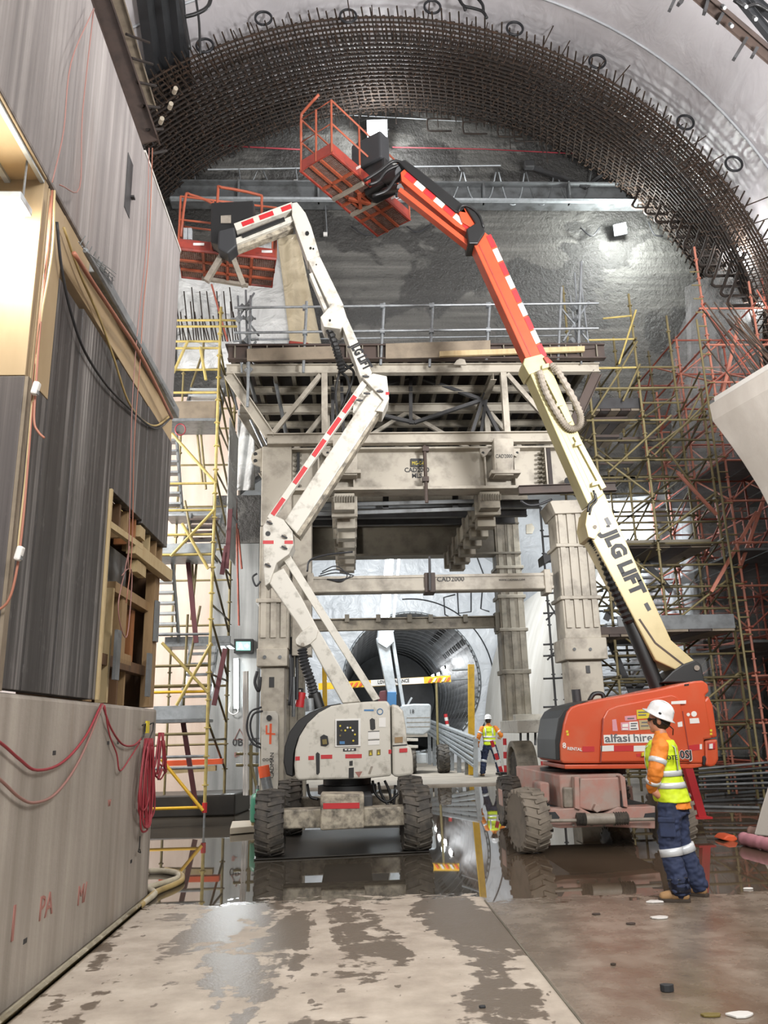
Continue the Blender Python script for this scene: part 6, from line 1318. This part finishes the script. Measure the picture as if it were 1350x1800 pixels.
for i, (x, y, lb, m, pts) in enumerate(((0, 0, 'thin red lead running down the upper wall from its pocketed corner', 'pink_cable', [(165, 15), (145, 200), (140, 330), (105, 325)]), (0, 0, 'second thin red lead on the upper wall, hooked on a nail', 'pink_cable', [(165, 15), (125, 110), (112, 230), (92, 320)]), (0, 0, 'faint lead running down the upper wall toward the strip', 'pink_cable', [(262, 260), (258, 420), (248, 520), (240, 600), (232, 720), (228, 900), (225, 1000)]), (0, 0, 'pair lead beside the faint one on the upper wall', 'orange_cable', [(268, 260), (262, 430), (252, 540), (246, 640), (236, 780), (232, 960), (222, 1060)]))):
    wire('thin_lead', lb, 'cable', pts, .005, m, 'x', -2.0)
ms = thing('mesh_offcut', 'torn wire mesh caught under the upper wall', 'wire mesh', atx(180, 470, -2.05))
for i in range(9): bar('mesh_wire', atx(140+i*7, 430+i*9, -2.03), atx(150+i*6, 415+i*9, -1.99), .004, 'galv', ms, 5)
for i in range(5): bar('mesh_wire', atx(138+i*3, 425+i*4, -2.02+i*.01), atx(196+i*2, 505-i*6, -2.02+i*.01), .004, 'galv', ms, 5)
bar('mesh_edge', atx(150, 440, -2.0), atx(305, 712, -2.02), .022, 'galv', ms, 6)
wire('looped_wire', 'looped grey wire hanging in the timber pocket', 'wire', [(228, 960), (218, 1010), (208, 1060), (212, 1100), (222, 1120), (228, 1080), (232, 1010), (225, 1000), (214, 1012)], .006, 'pink_cable', 'x', -2.08)

# ================================================================== things standing about on the floor
def mk(name, label, cat, mb, mat, group=None, **kw): return tag(mb.obj(name, mat, None, **kw), label, cat, group)
dm = MB(); dm.prism([atz(446, 1512, .01), atz(755, 1497, .01), atz(748, 1455, .01), atz(462, 1462, .01)], (0, 0, .012)); mk('steel_road_plate', 'dark wet steel plate under the white lift', 'steel plate', dm, 'wet_dark')
sp_ = MB(); sp_.prism([atz(404, 1467, .01), atz(448, 1463, .01), atz(446, 1452, .01), atz(408, 1454, .01)], (0, 0, .1)); mk('concrete_slab', 'small pale slab lying by the left front tyre', 'slab', sp_, 'debris', bevel=.01)
# delineator, gas bottle, extinguisher near the left gantry leg
d = thing('delineator', 'grey and orange delineator post leaning by the left gantry leg', 'delineator', atz(470, 1400, 0))
bar('post', at(472, 1392, 14.2), at(466, 1364, 14.2), .09, 'galv', d, 12); bar('sleeve', at(466, 1366, 14.2), at(463, 1346, 14.2), .095, 'ink_orange', d, 12); MB().cyl(at(472, 1398, 14.2), at(472, 1392, 14.2), .16, .12, 12).obj('foot', 'black', d, True)
gb = thing('gas_bottle', 'small green gas bottle behind the grey delineator', 'gas bottle', at(452, 1392, 14.4)); MB().lathe([(.11, 0), (.12, .03), (.12, .36), (.09, .44), (.03, .46), (.03, .52)], V((at(453, 1385, 14.4).x, 14.4, 0.16)), (0, 0, 1), 16).obj('bottle', 'green_tank', gb, True); bar('valve', V((at(453, 1385, 14.4).x, 14.4, .66)), V((at(453, 1385, 14.4).x, 14.4, .74)), .025, 'galv', gb); bar('stand', V((at(453, 1385, 14.4).x, 14.4, 0)), V((at(453, 1385, 14.4).x, 14.4, .17)), .1, 'yellow_dull', gb)
fe = thing('fire_extinguisher', 'red fire extinguisher hanging behind the left gantry leg', 'fire extinguisher', at(528, 1240, 15.6)); bar('cylinder', at(526, 1243, 15.6), at(530, 1217, 15.6), .085, 'red', fe, 12); bar('neck', at(530, 1217, 15.6), at(531, 1210, 15.6), .03, 'black', fe, 8); MB().tube(smooth_path([at(531, 1211, 15.6), at(524, 1212, 15.5), at(521, 1228, 15.5)], 4), .015, 5).obj('hose', 'black', fe, True)
# yellow pipe stand near it
ys = thing('pipe_stand', 'yellow and white pipe stand beside the exit sign wall', 'pipe stand', at(445, 1390, 17.0))
for x, m in ((434, 'white_tape'), (441, 'yellow_dull'), (430, 'white_tape')): bar('pipe', at(x, 1398, 17.0), at(x, 1180 if m == 'white_tape' else 1310, 17.0), .035, m, ys)
for y in (1325, 1345): bar('crossbar', at(415, y, 17.0), at(455, y, 17.0), .03, 'yellow_dull', ys)
bar('foot_brace', at(441, 1340, 17.0), at(455, 1400, 16.9), .03, 'yellow_dull', ys)
# red post and bollards
rpst = thing('red_post', 'red steel post leaning behind the worker', 'post', at(1232, 1432, 12.6)); block('post', at(1233, 1436, 12.7), at(1207, 1345, 12.7), .12, .12, 'red', rpst, (0, 1, 0)); MB().box(at(1233, 1437, 12.7), (.26, .2, .03)).obj('foot_plate', 'red', rpst)
def bollard(label, x, y0, y1, lean, Y, base=True):
    t = thing('delineator_post', label, 'bollard', at(x, y1, Y), 'red and white delineators'); a, b = at(x+lean, y1, Y), at(x, y0, Y)
    for k in range(5): bar('band', a.lerp(b, k/5), a.lerp(b, (k+1)/5), .045*Y/20, ('red', 'white_tape')[k % 2] if k else 'red', t, 10)
    if base: bar('foot', a+V((0, 0, -.06)), a, .15*Y/20, 'black', t, 10)
bollard('red and white delineator post beside the far worker', 887, 1298, 1357, 2, 24); bollard('orange delineator post leaning across the far worker', 864, 1302, 1358, 18, 24.5); bollard('red and white delineator post left of the orange hood', 951, 1298, 1348, 3, 19); bollard('small orange delineator by the tunnel mouth barrier', 783, 1255, 1285, 5, 36, False)
# crash barrier towards the tunnel
gr = thing('crash_barrier', 'galvanised crash barrier leading to the tunnel mouth', 'barrier', atz(830, 1366, .05))
Y0_, Y1_ = 27.0, 37.5
for ya, yb in ((1303, 1270), (1322, 1276), (1342, 1284)):
    p, q = at(834, ya, Y0_), at(752, yb, Y1_)
    MB().profile(p, q, [(-.02, -.16), (.05, -.12), (.05, -.05), (-.01, 0), (.05, .05), (.05, .12), (-.02, .16), (-.05, .16), (.02, .1), (.02, .06), (-.04, 0), (.02, -.06), (.02, -.1), (-.05, -.16)]).obj('barrier_rail', 'galv_light', gr)
for k in range(8):
    t = k/7; a = at(836, 1364, Y0_).lerp(at(754, 1310, Y1_), t); b = at(836, 1298, Y0_).lerp(at(754, 1268, Y1_), t); block('barrier_post', V((a.x, a.y, .05)), b, .14, .12, 'galv' if k else 'galv_light', gr, (0, 1, 0))
# low clearance bar on yellow posts
lc = thing('clearance_bar', 'yellow low clearance bar across the tunnel approach', 'barrier bar', at(700, 1260, 33))
p, q = at(560, 1207, 33), at(792, 1193, 33); block('bar', p, q, .12, .26, 'yellow_bright', lc)
q1 = at(640, 1201.5, 32.92); block('sign_board', at(652, 1200.8, 32.92), at(745, 1195.8, 32.92), .02, .24, 'sticker_white', lc)
text('LOW CLEARANCE', at(664, 1202, 32.9), at(745, 1196, 33)-at(652, 1201, 33), (0, 0, 1), .19, 'ink', lc, squeeze=.82, bold=.02)
for k in range(5): x = 752+k*8; MB().ppoly([(x, 1199.5-k*.5), (x+4, 1192.5-k*.5), (x+8, 1192.2-k*.5), (x+4, 1199.2-k*.5)], 32.9, 32.93).obj('hazard_stripe', 'ink_orange' if k % 2 == 0 else 'white_tape', lc)
for k in range(3): x = 612+k*9; MB().ppoly([(x, 1208-k*.5), (x+5, 1200-k*.5), (x+9, 1199.7-k*.5), (x+5, 1207-k*.5)], 32.9, 32.93).obj('hazard_stripe', 'ink_orange', lc)
block('bar_post', at(829, 1362, 28.2), at(828, 1168, 28.2), .2, .2, 'yellow_bright', lc, (0, 1, 0)); block('bar_post', V((at(572, 1240, 28).x, 28.2, .05)), at(570, 1150, 28.2), .16, .16, 'yellow_bright', lc, (0, 1, 0)); bar('bar_prop', V((at(768, 1280, 33).x, 33, .05)), at(767, 1196, 33), .05, 'yellow_dull', lc)
bar('bar_arm', at(796, 1178, 30), at(828, 1176, 28.2), .04, 'galv', lc); bar('bar_arm', at(796, 1195, 30), at(828, 1193, 28.2), .03, 'galv', lc)
# right edge: rolled hoses and litter
for i, (a, b, r, lb, m) in enumerate((((1306, 1474), (1375, 1490), .085, 'thick pink fabric hose lying nearest at the right edge', 'sticker_pink'), ((1318, 1462), (1380, 1470), .075, 'grey pink fabric hose lying behind the nearest one', 'lift_orange_dusty'))):
    P = [atz(a[0]+(b[0]-a[0])*k/6, a[1]+(b[1]-a[1])*k/6, r)+V((0, .03*math.sin(2*k), 0)) for k in range(7)]; mk('layflat_hose', lb, 'hose', MB().tube(smooth_path(P, 3), [r*(.96+.06*math.sin(1.7*k)) for k in range(19)], 12), m, smooth=True)
ob = thing('orange_scrap', 'crumpled orange scrap on the wet floor at right', 'scrap', atz(1282, 1478, 0)); MB().ppoly([(1270, 1476), (1278, 1468), (1292, 1468), (1298, 1476), (1288, 1481)], 11.6, 11.9).obj('scrap', 'ink_orange', ob, bevel=.02)
random.seed(3)
for i, (x, y, s, m, lb) in enumerate(((1152, 1586, .10, 'sticker_white', 'white paper scrap in front of the worker boot'), (1160, 1614, .09, 'white_tape', 'white scrap on the floor below the worker boot'), (1172, 1743, .05, 'charcoal', 'dark grey stone on the brown floor'), (1301, 1786, .09, 'white_tape', 'crumpled white paper at the lower right'), (1252, 1787, .07, 'sticker_brown', 'olive lid lying at the lower right'), (1078, 1697, .025, 'boot_sole', 'small dark clod on the brown floor'), (1048, 1608, .05, 'brown_steel', 'thin dark splinter on the brown floor'), (848, 1772, .03, 'charcoal', 'small dark twig on the pale floor'), (1315, 1563, .06, 'sticker_white', 'pale scrap near the right edge'), (1110, 1625, .05, 'brown_steel', 'dark muddy clod left of the boots'))):
    p = atz(x, y, 0); m_ = MB(); k = 9
    pts = [(p.x+s*random.uniform(.6, 1)*math.cos(2*PI*j/k), p.y+s*.6*random.uniform(.6, 1)*math.sin(2*PI*j/k), .002) for j in range(k)]
    m_.prism(pts, (0, 0, .012 if 'stone' not in lb else .04)); mk({'white': 'paper_scrap', 'pale': 'paper_scrap', 'crump': 'paper_scrap', 'olive': 'round_lid'}.get(lb.split()[0][:5], 'stone' if 'stone' in lb else 'mud_clod' if 'clod' in lb else 'wood_splinter'), lb, 'scrap', m_, m, bevel=.003)
# pipes, rails and hoses lying on the ground under the right scaffold
for i, (a, b, lb) in enumerate((((1240, 1398), (1345, 1390), 'grey pipe on the ground under the scaffold, farthest back'), ((1236, 1408), (1345, 1404), 'second grey pipe on the ground under the scaffold'), ((1232, 1418), (1335, 1420), 'grey pipe on the ground nearest the red post'))):
    t = thing('scaffold_tube', lb, 'tube', atz(*a, 0)); bar('tube', atz(*a, .03), atz(*b, .03), .03, 'grey_steel', t)
# ================================================================== people
from mathutils import noise as mnoise
TMP = bpy.data.scenes.new('tmp'); WIN = bpy.context.window      # a bare scene to evaluate the figures' modifiers in, removed below
if WIN: WIN.scene = TMP
else: TMP = SC
def fused(name, mb, mat, parent, voxel=.012, smooth=5, wr=0.0, wscale=9.0):
    me = mb.mesh(name, mat); o = bpy.data.objects.new(name, me); TMP.collection.objects.link(o)
    r = o.modifiers.new('r', 'REMESH'); r.mode = 'VOXEL'; r.voxel_size = voxel
    s = o.modifiers.new('s', 'SMOOTH'); s.iterations = smooth; s.factor = .5
    dg = bpy.context.evaluated_depsgraph_get(); dg.update(); m2 = bpy.data.meshes.new_from_object(o.evaluated_get(dg)); bpy.data.objects.remove(o)
    if wr:
        src = [(v.co.copy(), v.normal.copy()) for v in m2.vertices]; flat = []
        for co, nr in src:
            q = V((co.x*wscale, co.y*wscale, co.z*wscale*1.7)); flat += list(co+nr*(wr*(mnoise.noise(q)+.6*mnoise.noise(q*2.1))))
        m2.vertices.foreach_set('co', flat); m2.update()
    m2.materials.clear(); m2.materials.append(MAT[mat]); m2.polygons.foreach_set('use_smooth', [True]*len(m2.polygons)); m2.name = name
    return put(bpy.data.objects.new(name, m2), parent)
def person(label, P0, f, J, k=1.0, voxel=.012, vest_text=None, fat=1.0):
    P0 = V(P0); f = V(f).normalized(); up_ = V((0, 0, 1)); l = up_.cross(f)
    root = thing('person', label, 'person', P0)
    def W(p): return P0+(f*p[0]+l*p[1]+up_*p[2])*k
    def limb(mb, pts, rad, n=14):
        P = smooth_path([W(p) for p in pts], 4); m = len(pts)-1; rr = []
        for i in range(len(P)):
            t = i/4; a = min(int(t), m-1); u = t-a; rr.append((rad[a]*(1-u)+rad[min(a+1, m)]*u)*k)
        mb.tube(P, rr, n)
        for c, r in ((P[0], rr[0]), (P[-1], rr[-1])): mb.sph(c, r*.98, 12)
    def loft(mb, secs, grow=0.0, n=28):                   # (z, f, l, half width, half depth)
        rows = []
        for z, ff, ll, hw, hd in secs: rows.append([W((ff+(hd+grow)*math.cos(a), ll+(hw+grow)*math.sin(a), z)) for a in [2*PI*i/n for i in range(n)]])
        m = len(rows); mb.grid(rows, closed=True); b = len(mb.v)-m*n
        mb.f.append([b+i for i in range(n)][::-1]); mb.m.append(0); mb.f.append([b+(m-1)*n+i for i in range(n)]); mb.m.append(0)
    T = [(z, a, b_, hw*fat, hd_*fat) for z, a, b_, hw, hd_ in J['torso']]
    #                                       # torso sections
    # body: one continuous figure
    b = MB(); loft(b, T, -.02)
    nk = J['neck']; hd = J['head']                        # head centre (f,l,z)
    limb(b, [nk, (nk[0]*.4+hd[0]*.6, nk[1], nk[2]*.4+(hd[2]-.07)*.6)], [.062, .058])
    hf, hl, hz = hd
    def hs(c, r): 
        i0 = len(b.v); b.sph((0, 0, 0), r, 16)
        b.v[i0:] = [tuple(W((hf+c[0]+p[0], hl+c[1]+p[1], hz+c[2]+p[2]))) for p in b.v[i0:]]
    hs((0, 0, .02), (.100, .078, .115)); hs((.035, 0, -.055), (.066, .062, .070)); hs((.070, 0, -.095), (.028, .034, .026))       # skull, jaw, chin
    hs((.100, 0, -.018), (.022, .016, .028)); hs((.090, 0, .01), (.016, .012, .03)); hs((.088, 0, -.058), (.018, .026, .012)); hs((.088, 0, .032), (.016, .05, .014))   # nose, bridge, lips, brow
    for s in (-1, 1): hs((-.008, s*.080, -.012), (.022, .012, .034))                                                              # ears
    for s, arm in ((1, J['arm_l']), (-1, J['arm_r'])):
        limb(b, arm[:3], [.055, .045, .032]); w_, h_ = V(arm[2]), V(arm[3]); dr = (h_-w_).normalized()
        side = dr.cross(V((0, s, 0))); side = side.normalized() if side.length > .1 else V((0, 0, 1))
        limb(b, [tuple(w_), tuple(w_+dr*.05), tuple(w_+dr*.09)], [.028, .038, .036])
        curl = V((0, -s, 0))*.035
        for q in range(4):                                # fingers of unequal length, bent at the knuckle
            o_ = side*(-.028+.019*q); L = (.062, .072, .068, .052)[q]; p0 = w_+dr*.085+o_
            limb(b, [tuple(p0), tuple(p0+dr*L*.55+curl*.25), tuple(p0+dr*L*.9+curl*.9)], [.0105, .0095, .008], 8)
        p0 = w_+dr*.03-side*.03; limb(b, [tuple(p0), tuple(p0-side*.025+dr*.03), tuple(p0-side*.022+dr*.065+curl*.4)], [.013, .011, .009], 8)
    for leg in (J['leg_l'], J['leg_r']): limb(b, leg, [.085, .055, .04])
    fused('body', b, 'skin', root, voxel*.75, 3)
    # trousers
    t = MB(); hp = T[0]
    loft(t, [(.79, .03, 0, .172*fat, .125*fat), (.86, .04, 0, .170*fat, .126*fat), (.93, .05, 0, .160*fat, .118*fat), (.97, .05, 0, .15*fat, .108*fat)])
    for leg in (J['leg_l'], J['leg_r']):
        h_, kn, an = [V(p) for p in leg]
        limb(t, [tuple(h_), tuple(h_.lerp(kn, .5)), tuple(kn), tuple(kn.lerp(an, .55)), tuple(an+V((0, 0, .02)))], [.108*fat, .106*fat, .094*fat, .092*fat, .088*fat], 16)
    tr_ = fused('trousers', t, 'navy', root, voxel, 2, .017*k, 13)
    for leg in (J['leg_l'], J['leg_r']):
        h_, kn, an = [V(p) for p in leg]; m = MB(); c = [tuple(kn.lerp(an, u)) for u in (.10, .18, .27)]; m.tube([W(p) for p in c], [.104*k*fat, .103*k*fat, .102*k*fat], 20); m.obj('reflective_band', 'reflective', tr_, True)
    for leg, s in ((J['leg_l'], 1),):                     # cargo pocket
        h_, kn, an = [V(p) for p in leg]; c = h_.lerp(kn, .62); x = MB(); x.box(W((c.x+.01, c.y+.112*fat, c.z)), (.15*k, .03*k, .17*k), (f, l, up_)); x.obj('cargo_pocket', 'navy', tr_, bevel=.012*k)
        x = MB(); x.box(W((c.x+.01, c.y+.120*fat, c.z+.075)), (.16*k, .03*k, .05*k), (f, l, up_)); x.obj('pocket_flap', 'navy', tr_, bevel=.01*k)
    # shirt
    s_ = MB(); loft(s_, T, .0)
    for arm in (J['arm_l'], J['arm_r']):
        a0, a1, a2, a3 = [V(p) for p in arm]; limb(s_, [tuple(a0), tuple(a0.lerp(a1, .5)), tuple(a1), tuple(a1.lerp(a2, .6)), tuple(a2)], [.080*fat, .076*fat, .068*fat, .060*fat, .048], 16)
    limb(s_, [nk, (nk[0]+.01, nk[1], nk[2]+.035)], [.075, .070])
    sh = fused('shirt', s_, 'hivis_orange', root, voxel, 2, .011*k, 13)
    for arm in (J['arm_l'], J['arm_r']):
        a0, a1, a2, a3 = [V(p) for p in arm]
        for p, q, u0, u1, r in ((a0, a1, .50, .68, .082*fat), (a1, a2, .40, .60, .0695*fat)): m = MB(); m.tube([W(p.lerp(q, u0)), W(p.lerp(q, (u0+u1)/2)), W(p.lerp(q, u1))], [r*k*1.01, r*k, r*k*.98], 20); m.obj('reflective_band', 'reflective', sh, True)
    # vest
    v = MB(); vt = [(z, a, b_, hw+(.026 if z < 1.42 else .004), hd_+.024) for i, (z, a, b_, hw, hd_) in enumerate(T[:-1])]; vt = [q for q in vt if q[0] > .9]; loft(v, vt)
    ve = fused('vest', v, 'hivis', root, voxel, 3, .009*k, 9)
    def sec(z):
        for i in range(len(vt)-1):
            if vt[i][0] <= z <= vt[i+1][0]: u = (z-vt[i][0])/(vt[i+1][0]-vt[i][0]); return [vt[i][j]+(vt[i+1][j]-vt[i][j])*u for j in range(5)]
        return vt[0]
    for z in J['bands']: m = MB(); ss = [sec(z), sec(z+.03), sec(z+.055)]; loft(m, [(z+d_, *q[1:]) for d_, q in zip((0, .03, .055), ss)], .007); m.obj('reflective_band', 'reflective', ve, True)
    for s in (-1, 1):                                     # bands over the shoulders
        pts = [];
        for z, fr in ((1.20, -1), (1.32, -1), (1.42, -1), (1.485, -.55), (1.505, 0), (1.485, .55), (1.42, 1), (1.3, 1), (1.2, 1)):
            q = sec(min(z, vt[-1][0])); w2 = .11; ang = math.sqrt(max(0, 1-(w2/(q[3]+.01))**2)); pts.append(W((q[1]+fr*(q[4]+.006)*ang, q[2]+s*w2, z+.012)))
        rows = []
        for p in pts: rows.append([p-l*.022*k, p+l*.022*k])
        m = MB(); m.grid(rows); o = m.obj('shoulder_band', 'reflective', ve, True); md = o.modifiers.new('th', 'SOLIDIFY'); md.thickness = .006*k; md.offset = 0
    if vest_text:
        q = sec(1.30); s0 = math.radians(vest_text[1]); c = W((q[1]-(q[4]+.012)*math.cos(s0), q[2]+(q[3]+.012)*math.sin(s0), 1.335)); nrm = (-f*math.cos(s0)+l*math.sin(s0)); xd = up_.cross(nrm)
        text(vest_text[0], c+nrm*.022*k, xd, up_, .062*k, 'ink', ve, center=True, bold=.012)
    if J.get('wet'):
        for leg in (J['leg_l'],):
            kn, an = V(leg[1]), V(leg[2]); m = MB(); m.tube([W(kn.lerp(an, u)) for u in (.72, .76, .80, .84, .88, .92, .97, 1.03)], [(.0885+.004*(i % 2))*k*fat for i in range(8)], 20); m.obj('wet_cuff', 'navy_wet', tr_, True)
    # boots
    for leg, yaw in ((J['leg_l'], J['toe'][0]), (J['leg_r'], J['toe'][1])):
        an = V(leg[2]); d = V((math.cos(yaw), math.sin(yaw), 0)); m = MB()
        limb(m, [tuple(an+V((0, 0, .07))), tuple(an+V((0, 0, -.01)))], [.058, .056])
        limb(m, [(an.x-d.x*.035, an.y-d.y*.035, .055), (an.x+d.x*.07, an.y+d.y*.07, .058), (an.x+d.x*.165, an.y+d.y*.165, .045)], [.047, .05, .042])
        bo = fused('boot', m, 'boots', root, voxel*.8, 2)
        x = MB(); out = []
        for u, wd in ((-.085, .03), (-.07, .045), (0, .045), (.08, .052), (.15, .055), (.19, .042), (.215, .02)): out.append((u, wd))
        poly = [W((an.x+d.x*u-d.y*wd, an.y+d.y*u+d.x*wd, 0)) for u, wd in out]+[W((an.x+d.x*u+d.y*wd, an.y+d.y*u-d.x*wd, 0)) for u, wd in out[::-1]]
        x.prism(poly, (0, 0, .03*k)); x.obj('sole', 'boot_sole', bo, bevel=.006*k)
    # hair, glasses, helmet
    m = MB(); i0 = 0; m.sph((0, 0, 0), (.103, .084, .10), 16); m.v = [tuple(W((hf-.014+p[0], hl+p[1], hz+.0+p[2]))) for p in m.v]; hr = m.obj('hair', 'hair', root, True)
    hm_ = MB(); tilt = math.radians(J.get('tilt', 14))
    def H(p): # helmet space: tilted back about the left axis
        x, y, z = p; return W((hf+x*math.cos(tilt)-z*math.sin(tilt)-.005, hl+y, hz+.045+x*math.sin(tilt)+z*math.cos(tilt)))
    rows = []
    for r, z, e in ((.150, -.004, 1), (.152, .004, 1), (.122, .018, 1), (.121, .05, 1), (.113, .09, 1), (.095, .125, 1), (.062, .148, 1), (.02, .157, 1), (.001, .158, 1)):
        rows.append([H((r*1.12*math.cos(a)*(1.06 if (r > .14 and math.cos(a) > .3) else 1), r*.93*math.sin(a), z-(.012*(1-abs(math.cos(a))) if r > .14 else 0))) for a in [2*PI*i/32 for i in range(32)]])
    hm_.grid([rows[0]]+rows[1:], closed=True); he = hm_.obj('helmet', 'helmet', root, True); md = he.modifiers.new('th', 'SOLIDIFY'); md.thickness = .006*k; md.offset = -1
    rg = MB()
    for y in (-.03, 0, .03): rg.tube([H((.13*math.cos(a), y, .05+.112*math.sin(a))) for a in [math.radians(20+140*i/10) for i in range(11)]], .007*k, 6)
    rg.obj('helmet_rib', 'helmet', he, True)
    for s in (-1, 1): m = MB(); m.sph((0, 0, 0), (.016, .008, .012), 10); m.v = [tuple(H((p[0]-.01, p[1]+s*.113, p[2]+.035))) for p in m.v]; m.obj('helmet_vent', 'black', he, True)
    g = MB(); g.tube([W((hf+.098*math.cos(a)+.004, hl+.088*math.sin(a), hz+.016)) for a in [math.radians(-85+170*i/14) for i in range(15)]], [.004*k if i in (0, 14) else (.016*k if 3 < i < 11 else .007*k) for i in range(15)], 8); g.obj('safety_glasses', 'black', root, True)
    m = MB(); m.tube([W((hf-.02, hl+.083, hz+.02)), W((hf-.05, hl+.09, hz-.03)), W((hf-.105, hl+.05, hz-.06)), W((hf-.13, hl, hz-.09)), W((hf-.12, hl-.0, hz-.15))], .006*k, 5); m.obj('helmet_strap', 'black', he, True)
    return root
a0 = math.radians(27)
A = dict(torso=[(.84, .02, 0, .184, .146), (.905, .035, 0, .186, .146), (.96, .055, 0, .182, .140), (1.04, .065, 0, .178, .134), (1.14, .085, 0, .172, .128), (1.26, .10, 0, .190, .134), (1.37, .10, 0, .205, .134), (1.45, .09, 0, .200, .118), (1.505, .08, 0, .135, .088), (1.54, .085, 0, .075, .068)],
         neck=(.075, 0, 1.52), head=(.085, 0, 1.70),
         arm_l=[(.075, .205, 1.455), (.145, .285, 1.20), (.215, .20, 1.035), (.14, .165, .965)], arm_r=[(.075, -.205, 1.455), (.10, -.29, 1.19), (.17, -.20, 1.02), (.12, -.165, .96)],
         leg_l=[(.05, .095, .93), (.105, .135, .52), (.045, .165, .095)], leg_r=[(.04, -.095, .93), (.02, -.14, .52), (-.10, -.17, .095)], bands=(1.04, 1.155), toe=(.15, -.25), tilt=27, wet=True)
pf = atz(1185, 1584, 0); pb = atz(1226, 1576, 0)
person('worker in white helmet, yellow vest and navy trousers standing hand on hip, looking up', (pf+pb)/2+V((.02, 0, 0)), (-math.cos(a0), math.sin(a0), 0), A, .955, .011, ('ROTE', 58), 1.08)
B = dict(torso=[(.93, .02, 0, .172, .130), (1.03, .035, 0, .165, .124), (1.14, .055, 0, .172, .128), (1.26, .08, 0, .190, .134), (1.37, .10, 0, .205, .134), (1.45, .10, 0, .200, .118), (1.505, .10, 0, .135, .088), (1.54, .105, 0, .075, .068)],
         neck=(.105, 0, 1.52), head=(.15, 0, 1.68),
         arm_l=[(.09, .205, 1.455), (.02, .33, 1.20), (.08, .37, .99), (.12, .36, .90)], arm_r=[(.09, -.205, 1.455), (.06, -.38, 1.24), (.26, -.36, 1.14), (.34, -.33, 1.14)],
         leg_l=[(.02, .095, .93), (.10, .20, .52), (-.02, .27, .095)], leg_r=[(.02, -.095, .93), (.08, -.20, .52), (-.03, -.27, .095)], bands=(1.04, 1.155), toe=(.2, -.2), tilt=-4)
pq = atz(864, 1364, .05)
person('worker in yellow vest walking away beside the yellow post in the far cavern', V((pq.x, pq.y, .05)), (.12, 1, 0), B, 1.05, .016, ('ROTE', 0))
if WIN: WIN.scene = SC; bpy.data.scenes.remove(TMP)
